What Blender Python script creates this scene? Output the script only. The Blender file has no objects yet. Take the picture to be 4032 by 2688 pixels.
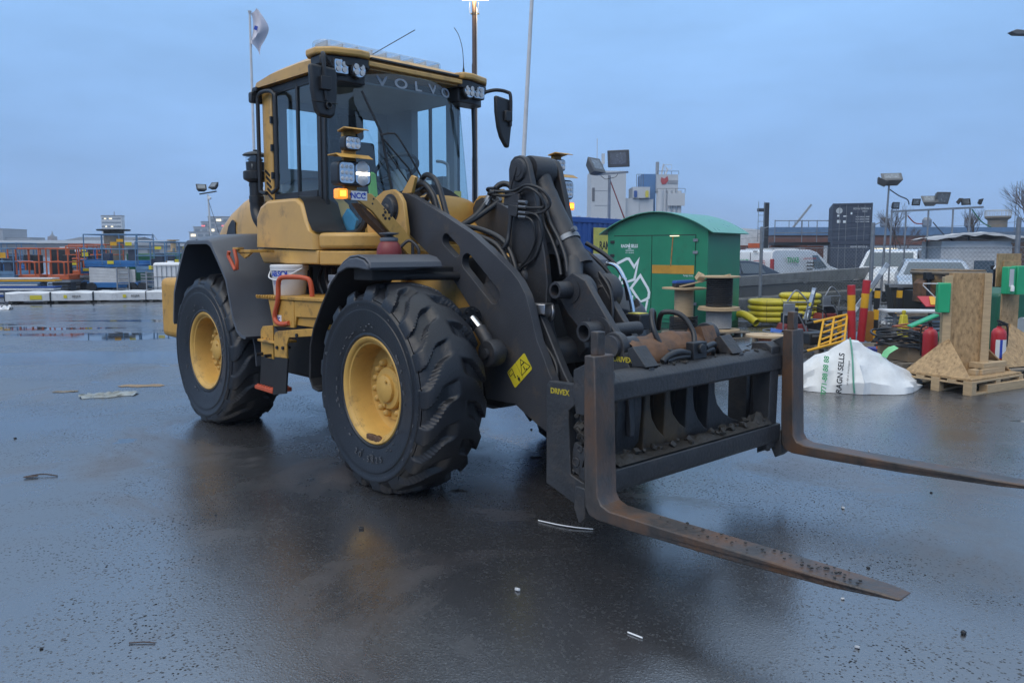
import bpy, bmesh, math, random
from mathutils import Vector, Matrix, geometry
from math import radians, sin, cos, pi, sqrt
random.seed(7)
SC = bpy.context.scene
COL = SC.collection

# ---------------------------------------------------------------- camera
cam_d = bpy.data.cameras.new('camera')
cam = bpy.data.objects.new('camera', cam_d)
COL.objects.link(cam)
cam.location = (0, 0, 1.64)
cam.rotation_euler = (radians(90 - 5.5), 0, 0)
cam_d.sensor_width = 36
cam_d.lens = 27.12
cam_d.shift_y = -0.0153
cam_d.clip_start = 0.05
cam_d.clip_end = 4000
SC.camera = cam

# ---------------------------------------------------------------- sky: low dusk light under an even blue overcast
W = bpy.data.worlds.new('World')
SC.world = W
W.use_nodes = True
nt = W.node_tree
nt.nodes.clear()
N = nt.nodes.new
out = N('ShaderNodeOutputWorld')
bg = N('ShaderNodeBackground')
bg.inputs['Strength'].default_value = 0.1
sky = N('ShaderNodeTexSky')
sky.sky_type = 'NISHITA'
sky.sun_disc = False
sky.sun_elevation = radians(50)
sky.sun_rotation = radians(215)
sky.dust_density = 4
tc = N('ShaderNodeTexCoord')
sep = N('ShaderNodeSeparateXYZ')
nt.links.new(tc.outputs['Generated'], sep.inputs[0])
ramp = N('ShaderNodeValToRGB')
ramp.color_ramp.elements[0].position = 0.0
ramp.color_ramp.elements[0].color = (0.178, 0.318, 0.585, 1)
ramp.color_ramp.elements[1].position = 1.0
ramp.color_ramp.elements[1].color = (0.84, 0.93, 1.0, 1)
e = ramp.color_ramp.elements.new(0.30)
e.color = (0.236, 0.432, 0.75, 1)
nt.links.new(sep.outputs['Z'], ramp.inputs[0])
mp = N('ShaderNodeMapping')
mp.inputs['Scale'].default_value = (1.0, 1.0, 3.6)
nt.links.new(tc.outputs['Generated'], mp.inputs[0])
nz = N('ShaderNodeTexNoise')
nz.inputs['Scale'].default_value = 2.2
nz.inputs['Detail'].default_value = 5
nz.inputs['Roughness'].default_value = 0.6
nt.links.new(mp.outputs[0], nz.inputs['Vector'])
mr = N('ShaderNodeMapRange')
mr.inputs['From Min'].default_value = 0.3
mr.inputs['From Max'].default_value = 0.7
mr.inputs['To Min'].default_value = 9.3
mr.inputs['To Max'].default_value = 12.2
nt.links.new(nz.outputs['Fac'], mr.inputs['Value'])
vm = N('ShaderNodeVectorMath')
vm.operation = 'SCALE'
nt.links.new(ramp.outputs['Color'], vm.inputs[0])
nt.links.new(mr.outputs[0], vm.inputs['Scale'])
mx = N('ShaderNodeMix')
mx.data_type = 'RGBA'
mx.inputs[0].default_value = 0.94
nt.links.new(sky.outputs[0], mx.inputs[6])
nt.links.new(vm.outputs[0], mx.inputs[7])
nt.links.new(mx.outputs[2], bg.inputs['Color'])
nt.links.new(bg.outputs[0], out.inputs[0])

# ---------------------------------------------------------------- sun behind thick cloud
sun_d = bpy.data.lights.new('sun', 'SUN')
sun_d.energy = 1.15
sun_d.angle = radians(50)
sun_d.color = (1.0, 0.90, 0.77)
sun = bpy.data.objects.new('sun', sun_d)
COL.objects.link(sun)
sun.rotation_euler = (radians(40), 0, radians(-35))

SC.view_settings.view_transform = 'Standard'
SC.view_settings.look = 'None'
SC.view_settings.gamma = 1
SC.view_settings.use_curve_mapping = False
SC.view_settings.exposure = 0.35
SC.render.engine = 'CYCLES'
SC.cycles.max_bounces = 8
SC.cycles.transparent_max_bounces = 24
SC.cycles.caustics_reflective = False
SC.cycles.caustics_refractive = False
SC.cycles.use_denoising = True

# ---------------------------------------------------------------- materials
def mat(name, col, rough=0.5, metal=0.0, var=0.18, scale=5.0, bump=0.0, bscale=60.0, dirt=None, coat=0.0, spec=0.5, emit=None, trans=0.0, rvar=0.12, stretch=None):
    m = bpy.data.materials.new(name)
    m.use_nodes = True
    t = m.node_tree
    p = t.nodes['Principled BSDF']
    n = t.nodes.new
    L = t.links.new
    p.inputs['Roughness'].default_value = rough
    p.inputs['Metallic'].default_value = metal
    p.inputs['Specular IOR Level'].default_value = spec
    p.inputs['Coat Weight'].default_value = coat
    p.inputs['Coat Roughness'].default_value = 0.12
    tcn = n('ShaderNodeTexCoord')
    src = tcn.outputs['Object']
    if stretch:
        mpn = n('ShaderNodeMapping')
        mpn.inputs['Scale'].default_value = stretch
        L(src, mpn.inputs[0])
        src = mpn.outputs[0]
    a = n('ShaderNodeTexNoise')
    a.inputs['Scale'].default_value = scale
    a.inputs['Detail'].default_value = 6
    a.inputs['Roughness'].default_value = 0.62
    L(src, a.inputs['Vector'])
    r = n('ShaderNodeValToRGB')
    r.color_ramp.elements[0].position = 0.28
    r.color_ramp.elements[1].position = 0.72
    r.color_ramp.elements[0].color = (*[max(0, c * (1 - var)) for c in col], 1)
    r.color_ramp.elements[1].color = (*[min(1, c * (1 + var * 0.7)) for c in col], 1)
    L(a.outputs['Fac'], r.inputs[0])
    csock = r.outputs['Color']
    if dirt:
        dcol, dlo, dhi, dsc = dirt
        b = n('ShaderNodeTexNoise')
        b.inputs['Scale'].default_value = dsc
        b.inputs['Detail'].default_value = 8
        b.inputs['Roughness'].default_value = 0.7
        L(src, b.inputs['Vector'])
        q = n('ShaderNodeMapRange')
        q.inputs['From Min'].default_value = dlo
        q.inputs['From Max'].default_value = dhi
        L(b.outputs['Fac'], q.inputs['Value'])
        mm = n('ShaderNodeMix')
        mm.data_type = 'RGBA'
        L(q.outputs[0], mm.inputs[0])
        L(csock, mm.inputs[6])
        mm.inputs[7].default_value = (*dcol, 1)
        csock = mm.outputs[2]
    L(csock, p.inputs['Base Color'])
    rr = n('ShaderNodeMapRange')
    rr.inputs['To Min'].default_value = max(0.02, rough - rvar)
    rr.inputs['To Max'].default_value = min(1, rough + rvar)
    L(a.outputs['Fac'], rr.inputs['Value'])
    L(rr.outputs[0], p.inputs['Roughness'])
    if bump > 0:
        bn = n('ShaderNodeTexNoise')
        bn.inputs['Scale'].default_value = bscale
        bn.inputs['Detail'].default_value = 4
        L(src, bn.inputs['Vector'])
        bb = n('ShaderNodeBump')
        bb.inputs['Strength'].default_value = bump
        bb.inputs['Distance'].default_value = 0.01
        L(bn.outputs['Fac'], bb.inputs['Height'])
        L(bb.outputs[0], p.inputs['Normal'])
    if emit:
        p.inputs['Emission Color'].default_value = (*emit[:3], 1)
        p.inputs['Emission Strength'].default_value = emit[3]
    p.inputs['Transmission Weight'].default_value = trans
    return m

def glass(name, tint=(0.75, 0.88, 0.9), refl=1.0, rough=0.02):
    m = bpy.data.materials.new(name)
    m.use_nodes = True
    t = m.node_tree
    t.nodes.clear()
    n = t.nodes.new
    o = n('ShaderNodeOutputMaterial')
    a = n('ShaderNodeBsdfTransparent')
    a.inputs[0].default_value = (*tint, 1)
    g = n('ShaderNodeBsdfGlossy')
    g.inputs['Roughness'].default_value = rough
    f = n('ShaderNodeLayerWeight')
    f.inputs['Blend'].default_value = 0.5
    pw = n('ShaderNodeMath')
    pw.operation = 'POWER'
    pw.inputs[1].default_value = 4.0
    t.links.new(f.outputs['Facing'], pw.inputs[0])
    mu = n('ShaderNodeMath')
    mu.operation = 'MULTIPLY_ADD'
    mu.inputs[1].default_value = 0.85
    mu.inputs[2].default_value = 0.07 * refl
    t.links.new(pw.outputs[0], mu.inputs[0])
    x = n('ShaderNodeMixShader')
    t.links.new(mu.outputs[0], x.inputs[0])
    t.links.new(a.outputs[0], x.inputs[1])
    t.links.new(g.outputs[0], x.inputs[2])
    t.links.new(x.outputs[0], o.inputs[0])
    return m

MUD = (0.035, 0.028, 0.02)
Y = mat('loader yellow paint', (0.56, 0.325, 0.085), 0.42, var=0.14, scale=3, dirt=((0.15, 0.095, 0.04), 0.54, 0.80, 4.5), coat=0.15)
YD = mat('dirty yellow paint', (0.52, 0.285, 0.055), 0.55, var=0.18, scale=5, dirt=((0.09, 0.055, 0.022), 0.52, 0.72, 7.0))
YR = mat('rim yellow paint', (0.60, 0.36, 0.09), 0.55, var=0.14, scale=6, dirt=((0.12, 0.075, 0.03), 0.56, 0.75, 9.0))
GP = mat('grey fender plastic', (0.075, 0.082, 0.098), 0.46, var=0.12, scale=4, bump=0.12, bscale=120)
BK = mat('black plastic', (0.012, 0.013, 0.016), 0.45, var=0.2)
BKM = mat('matte black rubber sheet', (0.008, 0.008, 0.010), 0.7, var=0.2)
BOOM = mat('dark grey boom paint', (0.040, 0.043, 0.052), 0.5, var=0.15, scale=4, bump=0.15, bscale=90, dirt=((0.085, 0.070, 0.055), 0.54, 0.76, 6.0))
LINK = mat('worn black linkage steel', (0.030, 0.032, 0.038), 0.5, var=0.3, scale=8, bump=0.25, bscale=70, dirt=((0.085, 0.055, 0.035), 0.57, 0.74, 9.0))
RUB = mat('tyre rubber', (0.011, 0.0125, 0.017), 0.42, var=0.35, scale=7, bump=0.22, bscale=70, dirt=((0.040, 0.042, 0.048), 0.60, 0.82, 11.0))
RUBL = mat('tyre lettering rubber', (0.10, 0.105, 0.115), 0.7, var=0.5, scale=20)
ORG = mat('orange handrail paint', (0.50, 0.085, 0.03), 0.5, var=0.2, dirt=((0.12, 0.05, 0.03), 0.62, 0.8, 20.0))
STEEL = mat('bare steel', (0.30, 0.30, 0.31), 0.35, metal=0.9, var=0.25, scale=10)
GALV = mat('galvanised steel', (0.22, 0.24, 0.27), 0.5, metal=0.5, var=0.2, scale=9)
CHROME = mat('chrome', (0.6, 0.62, 0.65), 0.12, metal=1.0, var=0.05)
HOSE = mat('hydraulic hose', (0.018, 0.019, 0.022), 0.42, var=0.3, scale=20)
FORK = mat('rusty fork steel', (0.060, 0.054, 0.052), 0.42, var=0.5, scale=8, bump=0.35, bscale=50, dirt=((0.105, 0.055, 0.030), 0.44, 0.64, 4.0), stretch=(1, 1, 0.6))
CARR = mat('muddy black carriage steel', (0.030, 0.032, 0.037), 0.5, var=0.35, scale=7, bump=0.5, bscale=40, dirt=((0.060, 0.050, 0.042), 0.55, 0.75, 6.0))
RUST = mat('rusty orange steel', (0.145, 0.075, 0.04), 0.7, var=0.5, scale=8, bump=0.4, bscale=45, dirt=((0.05, 0.038, 0.032), 0.5, 0.7, 6.0))
MUDM = mat('caked mud', (0.030, 0.027, 0.024), 0.65, var=0.4, scale=14, bump=0.8, bscale=35)
WHT = mat('white plastic', (0.72, 0.73, 0.74), 0.4, var=0.06)
WHTD = mat('weathered white', (0.55, 0.56, 0.57), 0.55, var=0.14, scale=3)
STICK = mat('yellow sticker', (0.62, 0.52, 0.03), 0.45, var=0.06)
INK = mat('black print', (0.012, 0.012, 0.014), 0.5, var=0.05)
INKB = mat('blue print', (0.02, 0.06, 0.42), 0.5, var=0.05)
INKW = mat('white print', (0.72, 0.78, 0.82), 0.5, var=0.05)
INKG = mat('green print', (0.05, 0.32, 0.12), 0.5, var=0.05)
INKR = mat('red print', (0.40, 0.03, 0.03), 0.5, var=0.05)
INKY = mat('yellow print', (0.5, 0.40, 0.03), 0.5, var=0.2)
LENS = glass('clear lamp lens', (0.92, 0.95, 0.97), 1.4, 0.05)
REFL = mat('lamp reflector', (0.55, 0.56, 0.58), 0.2, metal=1.0, var=0.2, scale=30)
LEDON = mat('lit headlamp bar', (0.9, 0.9, 0.85), 0.3, emit=(1.0, 0.88, 0.68, 5.0))
AMBER = mat('lit amber indicator', (0.8, 0.25, 0.02), 0.3, emit=(1.0, 0.33, 0.02, 5.0))
AMBL = mat('amber lens', (0.75, 0.22, 0.02), 0.25, emit=(1.0, 0.3, 0.03, 0.9))
GLS = glass('cab glass', (0.80, 0.92, 0.94), 1.2)
CGLS = mat('dark vehicle glass', (0.05, 0.075, 0.095), 0.06, var=0.1, spec=0.9)
INT = mat('grey cab interior', (0.26, 0.28, 0.30), 0.7, var=0.1)
SEAT = mat('dark seat cloth', (0.025, 0.028, 0.03), 0.85, var=0.2)
WOOD = mat('pale pine', (0.47, 0.34, 0.20), 0.7, var=0.22, scale=6, stretch=(1, 1, 8), dirt=((0.22, 0.15, 0.09), 0.6, 0.8, 5.0))
WOODG = mat('greyed wood', (0.20, 0.17, 0.135), 0.75, var=0.3, scale=8)
OSB = mat('strand board', (0.40, 0.265, 0.135), 0.7, var=0.42, scale=26, stretch=(1.0, 1.0, 0.45), bump=0.3, bscale=60, dirt=((0.20, 0.12, 0.055), 0.55, 0.66, 22.0))
CARD = mat('cardboard', (0.26, 0.185, 0.115), 0.8, var=0.15)
CONC = mat('wet concrete', (0.17, 0.17, 0.16), 0.65, var=0.3, scale=3, dirt=((0.075, 0.075, 0.068), 0.5, 0.72, 2.2))
GRN = mat('green painted steel', (0.014, 0.20, 0.105), 0.42, var=0.14, scale=2, dirt=((0.03, 0.11, 0.065), 0.56, 0.8, 2.5), bump=0.1, bscale=3)
GRNR = mat('pale green roof sheet', (0.09, 0.32, 0.23), 0.3, var=0.15)
GRNL = mat('bright green plastic', (0.02, 0.36, 0.16), 0.4, var=0.08)
GRND = mat('dark green plastic', (0.012, 0.10, 0.055), 0.35, var=0.1)
CBLUE = mat('blue container paint', (0.014, 0.075, 0.30), 0.5, var=0.15, scale=2)
BLUE = mat('blue lift paint', (0.02, 0.135, 0.36), 0.5, var=0.2, scale=4)
BLUEG = mat('faded blue lift paint', (0.10, 0.20, 0.33), 0.55, var=0.25, scale=4)
ORNG = mat('orange lift paint', (0.52, 0.105, 0.03), 0.5, var=0.22, scale=4)
YEL = mat('bright yellow plastic', (0.55, 0.46, 0.03), 0.45, var=0.2, bump=0.5, bscale=45)
AMB = mat('traffic yellow', (0.66, 0.34, 0.012), 0.45, var=0.1)
RED = mat('red plastic', (0.43, 0.022, 0.03), 0.4, var=0.1)
REDD = mat('dark red paint', (0.20, 0.03, 0.03), 0.5, var=0.2)
CORE = mat('orange cable drum core', (0.42, 0.12, 0.035), 0.6, var=0.25, scale=18, stretch=(1, 1, 4))
BROWN = mat('brown container paint', (0.135, 0.052, 0.036), 0.6, var=0.25, scale=2)
NAVY = mat('navy container paint', (0.034, 0.048, 0.080), 0.55, var=0.2, scale=2)
BAG = mat('white woven bag', (0.66, 0.68, 0.69), 0.45, var=0.16, scale=5, bump=0.5, bscale=14, dirt=((0.36, 0.37, 0.36), 0.62, 0.85, 3.0))
TARP = mat('white wrap', (0.60, 0.61, 0.62), 0.4, var=0.2, scale=2.5, bump=0.5, bscale=7, dirt=((0.33, 0.33, 0.33), 0.58, 0.8, 2.0))
CITY = mat('far city wall', (0.25, 0.27, 0.30), 0.8, var=0.15, scale=0.1)
CITYD = mat('far dark roof', (0.10, 0.105, 0.12), 0.8, var=0.2, scale=0.1)
CITYR = mat('far red brick', (0.14, 0.085, 0.075), 0.8, var=0.2, scale=0.1)
CITYW = mat('far pale wall', (0.50, 0.52, 0.54), 0.7, var=0.1, scale=0.1)
LIT = mat('lit window', (0.8, 0.7, 0.5), 0.5, emit=(1.0, 0.85, 0.55, 1.1))
LITR = mat('lit red sign', (0.6, 0.1, 0.1), 0.5, emit=(1.0, 0.15, 0.13, 0.9))
BARK = mat('bare tree bark', (0.075, 0.055, 0.05), 0.85, var=0.3)

# ---------------------------------------------------------------- mesh helpers
def spl(pts, k=6, closed=False):
    P = [Vector(p) for p in pts]
    n = len(P)
    res = []
    rng = n if closed else n - 1
    for i in range(rng):
        if closed:
            a, b, c, d = P[(i - 1) % n], P[i], P[(i + 1) % n], P[(i + 2) % n]
        else:
            a, b, c, d = P[max(i - 1, 0)], P[i], P[i + 1], P[min(i + 2, n - 1)]
        for j in range(k):
            t = j / k
            res.append(0.5 * ((2 * b) + (c - a) * t + (2 * a - 5 * b + 4 * c - d) * t * t + (3 * b - a - 3 * c + d) * t ** 3))
    if not closed:
        res.append(P[-1])
    return res

class B:
    def __init__(s, xf=None):
        s.v = []
        s.f = []
        s.m = []
        s.mi = 0
        s.xf = xf
    def add(s, vs, fs):
        o = len(s.v)
        for v in vs:
            v = Vector(v)
            if s.xf is not None:
                v = s.xf @ v
            s.v.append(tuple(v))
        for f in fs:
            s.f.append(tuple(i + o for i in f))
            s.m.append(s.mi)
        return s
    def box(s, x0, x1, y0, y1, z0, z1):
        return s.add([(x0, y0, z0), (x1, y0, z0), (x1, y1, z0), (x0, y1, z0), (x0, y0, z1), (x1, y0, z1), (x1, y1, z1), (x0, y1, z1)],
                     [(3, 2, 1, 0), (4, 5, 6, 7), (0, 1, 5, 4), (1, 2, 6, 5), (2, 3, 7, 6), (3, 0, 4, 7)])
    def obox(s, c, size, rot=(0, 0, 0)):
        from mathutils import Euler
        R = Euler(rot).to_matrix()
        c = Vector(c)
        hx, hy, hz = [q / 2 for q in size]
        vs = [c + R @ Vector((a * hx, b * hy, d * hz)) for d in (-1, 1) for a, b in ((-1, -1), (1, -1), (1, 1), (-1, 1))]
        return s.add(vs, [(3, 2, 1, 0), (4, 5, 6, 7), (0, 1, 5, 4), (1, 2, 6, 5), (2, 3, 7, 6), (3, 0, 4, 7)])
    def bar(s, p0, p1, w, h, up=(0, 0, 1)):
        p0, p1 = Vector(p0), Vector(p1)
        d = (p1 - p0).normalized()
        u = Vector(up)
        r = d.cross(u)
        if r.length < 1e-4:
            r = d.cross(Vector((1, 0, 0)))
        r.normalize()
        u = r.cross(d).normalized()
        vs = [p + r * a * w / 2 + u * b * h / 2 for p in (p0, p1) for a, b in ((-1, -1), (1, -1), (1, 1), (-1, 1))]
        return s.add(vs, [(0, 1, 2, 3), (7, 6, 5, 4), (0, 4, 5, 1), (1, 5, 6, 2), (2, 6, 7, 3), (3, 7, 4, 0)])
    def prism(s, poly, a, b, axis='y', holes=()):
        loops = [list(poly)] + [list(h) for h in holes]
        def P(q, w):
            if axis == 'y':
                return (q[0], w, q[1])
            if axis == 'x':
                return (w, q[0], q[1])
            return (q[0], q[1], w)
        flat = [q for l in loops for q in l]
        n = len(flat)
        vs = [P(q, a) for q in flat] + [P(q, b) for q in flat]
        fs = []
        if holes:
            tris = geometry.tessellate_polygon([[Vector((q[0], q[1], 0)) for q in l] for l in loops])
            for t in tris:
                fs.append(tuple(t))
                fs.append(tuple(i + n for i in reversed(t)))
        else:
            fs.append(tuple(range(n)))
            fs.append(tuple(range(2 * n - 1, n - 1, -1)))
        o = 0
        for l in loops:
            k = len(l)
            for i in range(k):
                j = (i + 1) % k
                fs.append((o + i, o + j, o + j + n, o + i + n))
            o += k
        return s.add(vs, fs)
    def tube(s, pts, r, n=8, closed=False, cap=True):
        P = [Vector(p) for p in pts]
        m = len(P)
        rad = r if isinstance(r, (list, tuple)) else [r] * m
        T = []
        for i in range(m):
            a = P[(i - 1) % m] if (closed or i > 0) else P[i]
            b = P[(i + 1) % m] if (closed or i < m - 1) else P[i]
            d = (b - a)
            T.append(d.normalized() if d.length > 1e-9 else Vector((0, 0, 1)))
        u = T[0].orthogonal().normalized()
        vs = []
        for i in range(m):
            u = (u - T[i] * u.dot(T[i]))
            u = u.normalized() if u.length > 1e-6 else T[i].orthogonal().normalized()
            w = T[i].cross(u)
            for k in range(n):
                a = 2 * pi * k / n
                vs.append(P[i] + (u * cos(a) + w * sin(a)) * rad[i])
        fs = []
        for i in range(m if closed else m - 1):
            j = (i + 1) % m
            for k in range(n):
                l = (k + 1) % n
                fs.append((i * n + k, i * n + l, j * n + l, j * n + k))
        if cap and not closed:
            fs.append(tuple(reversed(range(n))))
            fs.append(tuple((m - 1) * n + k for k in range(n)))
        return s.add(vs, fs)
    def lathe(s, prof, c=(0, 0, 0), axis=(0, 0, 1), n=24, closed=False, cap=True):
        A = Vector(axis).normalized()
        u = A.orthogonal().normalized()
        if abs(A.z) > 0.99:
            u = Vector((1, 0, 0))
        w = A.cross(u)
        c = Vector(c)
        vs = []
        for (r, h) in prof:
            for k in range(n):
                a = 2 * pi * k / n
                vs.append(c + A * h + (u * cos(a) + w * sin(a)) * r)
        m = len(prof)
        fs = []
        for i in range(m if closed else m - 1):
            j = (i + 1) % m
            for k in range(n):
                l = (k + 1) % n
                fs.append((i * n + k, i * n + l, j * n + l, j * n + k))
        if not closed and cap:
            if prof[0][0] > 1e-5:
                fs.append(tuple(reversed(range(n))))
            if prof[-1][0] > 1e-5:
                fs.append(tuple((m - 1) * n + k for k in range(n)))
        return s.add(vs, fs)
    def cyl(s, p0, p1, r0, r1=None, n=16):
        return s.tube([p0, p1], [r0, r0 if r1 is None else r1], n)
    def grid(s, rows, closed=False, two=0.0):
        R = len(rows)
        Cn = len(rows[0])
        vs = [p for r in rows for p in r]
        fs = []
        for i in range(R - 1):
            for k in range(Cn if closed else Cn - 1):
                l = (k + 1) % Cn
                fs.append((i * Cn + k, i * Cn + l, (i + 1) * Cn + l, (i + 1) * Cn + k))
        return s.add(vs, fs)
    def shell(s, prof, y0, y1, t, lip=0.0):
        # a bent sheet: prof is an (x, z) polyline, swept from y0 to y1, thickness t downwards
        P = [Vector((p[0], 0, p[1])) for p in prof]
        m = len(P)
        inn = []
        for i in range(m):
            d = (P[min(i + 1, m - 1)] - P[max(i - 1, 0)]).normalized()
            nrm = Vector((-d.z, 0, d.x))
            inn.append(P[i] - nrm * t)
        poly = [(p.x, p.z) for p in P] + [(p.x, p.z) for p in reversed(inn)]
        return s.prism(poly, y0, y1, 'y')
    def build(s, name, mats, parent=None, bevel=0.0, seg=2, smooth=35, sub=0):
        me = bpy.data.meshes.new(name)
        me.from_pydata(s.v, [], s.f)
        if not isinstance(mats, (list, tuple)):
            mats = [mats]
        for x in mats:
            me.materials.append(x)
        if len(mats) > 1:
            me.polygons.foreach_set('material_index', s.m)
        bm = bmesh.new()
        bm.from_mesh(me)
        bmesh.ops.recalc_face_normals(bm, faces=bm.faces)
        bm.to_mesh(me)
        bm.free()
        if smooth:
            me.polygons.foreach_set('use_smooth', [True] * len(me.polygons))
            me.set_sharp_from_angle(angle=radians(smooth))
        o = bpy.data.objects.new(name, me)
        COL.objects.link(o)
        if parent is not None:
            o.parent = parent
        if bevel > 0:
            q = o.modifiers.new('bevel', 'BEVEL')
            q.width = bevel
            q.segments = seg
            q.limit_method = 'ANGLE'
            q.angle_limit = radians(40)
        if sub:
            q = o.modifiers.new('sub', 'SUBSURF')
            q.levels = sub
            q.render_levels = sub
        return o

def tag(o, label, cat, group=None, kind=None):
    if label:
        o['label'] = label
    if cat:
        o['category'] = cat
    if group:
        o['group'] = group
    if kind:
        o['kind'] = kind
    return o

def empty(name, loc=(0, 0, 0), rz=0.0, label=None, cat=None, group=None):
    o = bpy.data.objects.new(name, None)
    COL.objects.link(o)
    o.location = loc
    o.rotation_euler = (0, 0, rz)
    o.empty_display_size = 0.2
    return tag(o, label, cat, group)

def put(o, loc, rz=0.0, rx=0.0, ry=0.0):
    o.location = loc
    o.rotation_euler = (rx, ry, rz)
    return o

def kids(o):
    return [c for c in bpy.data.objects if c.parent == o]

def dup(o, parent=None):
    c = o.copy()
    COL.objects.link(c)
    if parent is not None:
        c.parent = parent
    for ch in kids(o):
        dup(ch, c)
    return c

def text(name, body, size, m, parent, origin, right, up, extrude=0.001, align='CENTER', bold=0.0, sx=1.0):
    cu = bpy.data.curves.new(name, 'FONT')
    cu.body = body
    cu.size = size
    cu.extrude = extrude
    cu.offset = bold
    cu.align_x = align
    cu.align_y = 'CENTER'
    t = bpy.data.objects.new(name, cu)
    COL.objects.link(t)
    bpy.context.view_layer.update()
    dg = bpy.context.evaluated_depsgraph_get()
    me = bpy.data.meshes.new_from_object(t.evaluated_get(dg))
    bpy.data.objects.remove(t)
    bpy.data.curves.remove(cu)
    r = Vector(right).normalized()
    u = Vector(up)
    u = (u - r * u.dot(r)).normalized()
    n = r.cross(u)
    Mx = Matrix((r * sx, u, n)).transposed().to_4x4()
    Mx.translation = Vector(origin)
    me.transform(Mx)
    me.materials.clear()
    me.materials.append(m)
    me.name = name
    o = bpy.data.objects.new(name, me)
    COL.objects.link(o)
    if parent is not None:
        o.parent = parent
    return o

def rect_loop(x0, x1, z0, z1, r=0.0, k=4):
    if r <= 0:
        return [(x0, z0), (x1, z0), (x1, z1), (x0, z1)]
    res = []
    for cx, cz, a in ((x1 - r, z0 + r, -90), (x1 - r, z1 - r, 0), (x0 + r, z1 - r, 90), (x0 + r, z0 + r, 180)):
        for i in range(k + 1):
            t = radians(a + 90 * i / k)
            res.append((cx + r * cos(t), cz + r * sin(t)))
    return res

# ================================================================ ground
def ground_mat():
    m = bpy.data.materials.new('wet asphalt')
    m.use_nodes = True
    t = m.node_tree
    p = t.nodes['Principled BSDF']
    n = t.nodes.new
    L = t.links.new
    tcn = n('ShaderNodeTexCoord')
    V = tcn.outputs['Object']
    def noise(scale, det=4, rough=0.6, dist=0.0, vec=None):
        q = n('ShaderNodeTexNoise')
        q.inputs['Scale'].default_value = scale
        q.inputs['Detail'].default_value = det
        q.inputs['Roughness'].default_value = rough
        q.inputs['Distortion'].default_value = dist
        L(vec or V, q.inputs['Vector'])
        return q.outputs['Fac']
    def rng(v, a, b, c=0.0, d=1.0):
        q = n('ShaderNodeMapRange')
        q.inputs['From Min'].default_value = a
        q.inputs['From Max'].default_value = b
        q.inputs['To Min'].default_value = c
        q.inputs['To Max'].default_value = d
        L(v, q.inputs['Value'])
        return q.outputs[0]
    def mul(a, b, op='MULTIPLY'):
        q = n('ShaderNodeMath')
        q.operation = op
        for i, x in enumerate((a, b)):
            if isinstance(x, (int, float)):
                q.inputs[i].default_value = x
            else:
                L(x, q.inputs[i])
        return q.outputs[0]
    def mix(f, a, b):
        q = n('ShaderNodeMix')
        q.data_type = 'RGBA'
        L(f, q.inputs[0])
        for i, x in ((6, a), (7, b)):
            if isinstance(x, tuple):
                q.inputs[i].default_value = (*x, 1)
            else:
                L(x, q.inputs[i])
        return q.outputs[2]
    big = noise(0.16, 3, 0.5, 0.6)
    mid = noise(0.9, 5, 0.6, 0.4)
    # stretched pools, mostly in the far yard
    mpn = n('ShaderNodeMapping')
    mpn.inputs['Scale'].default_value = (0.10, 0.34, 1)
    L(V, mpn.inputs[0])
    poolf = noise(1.0, 4, 0.5, 0.3, mpn.outputs[0])
    sx = n('ShaderNodeSeparateXYZ')
    L(V, sx.inputs[0])
    pool = mul(rng(poolf, 0.53, 0.56), rng(sx.outputs['Y'], 9.0, 13.0))
    small = mul(rng(noise(1.3, 3, 0.5, 0.2), 0.69, 0.71), 1.0)
    pool = mul(pool, small, 'MAXIMUM')
    # aggregate
    vo = n('ShaderNodeTexVoronoi')
    vo.inputs['Scale'].default_value = 75
    L(V, vo.inputs['Vector'])
    vo2 = n('ShaderNodeTexVoronoi')
    vo2.inputs['Scale'].default_value = 58
    L(V, vo2.inputs['Vector'])
    fine = noise(95, 3, 0.7)
    # dark grit standing out of the film of water
    grit = mul(rng(vo2.outputs['Distance'], 0.40, 0.30), rng(noise(0.8, 6, 0.75), 0.42, 0.60))
    grit = mul(grit, rng(noise(37, 2, 0.5), 0.475, 0.51))
    base = mix(rng(mid, 0.35, 0.65), (0.020, 0.021, 0.024), (0.036, 0.036, 0.039))
    stain = rng(noise(0.55, 6, 0.7, 0.7), 0.53, 0.66)
    base = mix(stain, base, (0.054, 0.046, 0.047))
    base = mix(rng(vo.outputs['Distance'], 0.16, 0.05, 0.0, 0.55), base, (0.085, 0.085, 0.088))
    base = mix(rng(noise(170, 2, 0.5), 0.70, 0.74, 0.0, 0.8), base, (0.28, 0.28, 0.28))
    base = mix(grit, base, (0.010, 0.010, 0.011))
    base = mix(mul(pool, 0.75), base, (0.010, 0.011, 0.012))
    L(base, p.inputs['Base Color'])
    wet = rng(mul(big, mul(mid, 0.7), 'ADD'), 0.66, 0.98)
    rough = mul(rng(wet, 0, 1, 0.33, 0.16), mul(stain, 0.16), 'ADD')
    rough = mul(rough, mul(grit, 0.5), 'ADD')
    rough = mul(rough, rng(pool, 0, 1, 1.0, 0.10))
    L(rough, p.inputs['Roughness'])
    p.inputs['IOR'].default_value = 3.0
    p.inputs['Specular IOR Level'].default_value = 0.95
    spec = mul(rng(grit, 0, 1, 0.55, 0.03), rng(stain, 0, 1, 1.0, 0.5))
    L(spec, p.inputs['Specular IOR Level'])
    h = mul(mul(rng(vo.outputs['Distance'], 0, 0.5, 1, 0), 0.5), mul(fine, 0.6), 'ADD')
    h = mul(h, mul(noise(9, 4, 0.6), 0.8), 'ADD')
    b = n('ShaderNodeBump')
    b.inputs['Distance'].default_value = 0.004
    L(mul(rng(pool, 0, 1, 1.0, 0.03), rng(wet, 0, 1, 0.42, 0.10)), b.inputs['Strength'])
    L(h, b.inputs['Height'])
    L(b.outputs[0], p.inputs['Normal'])
    return m

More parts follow.
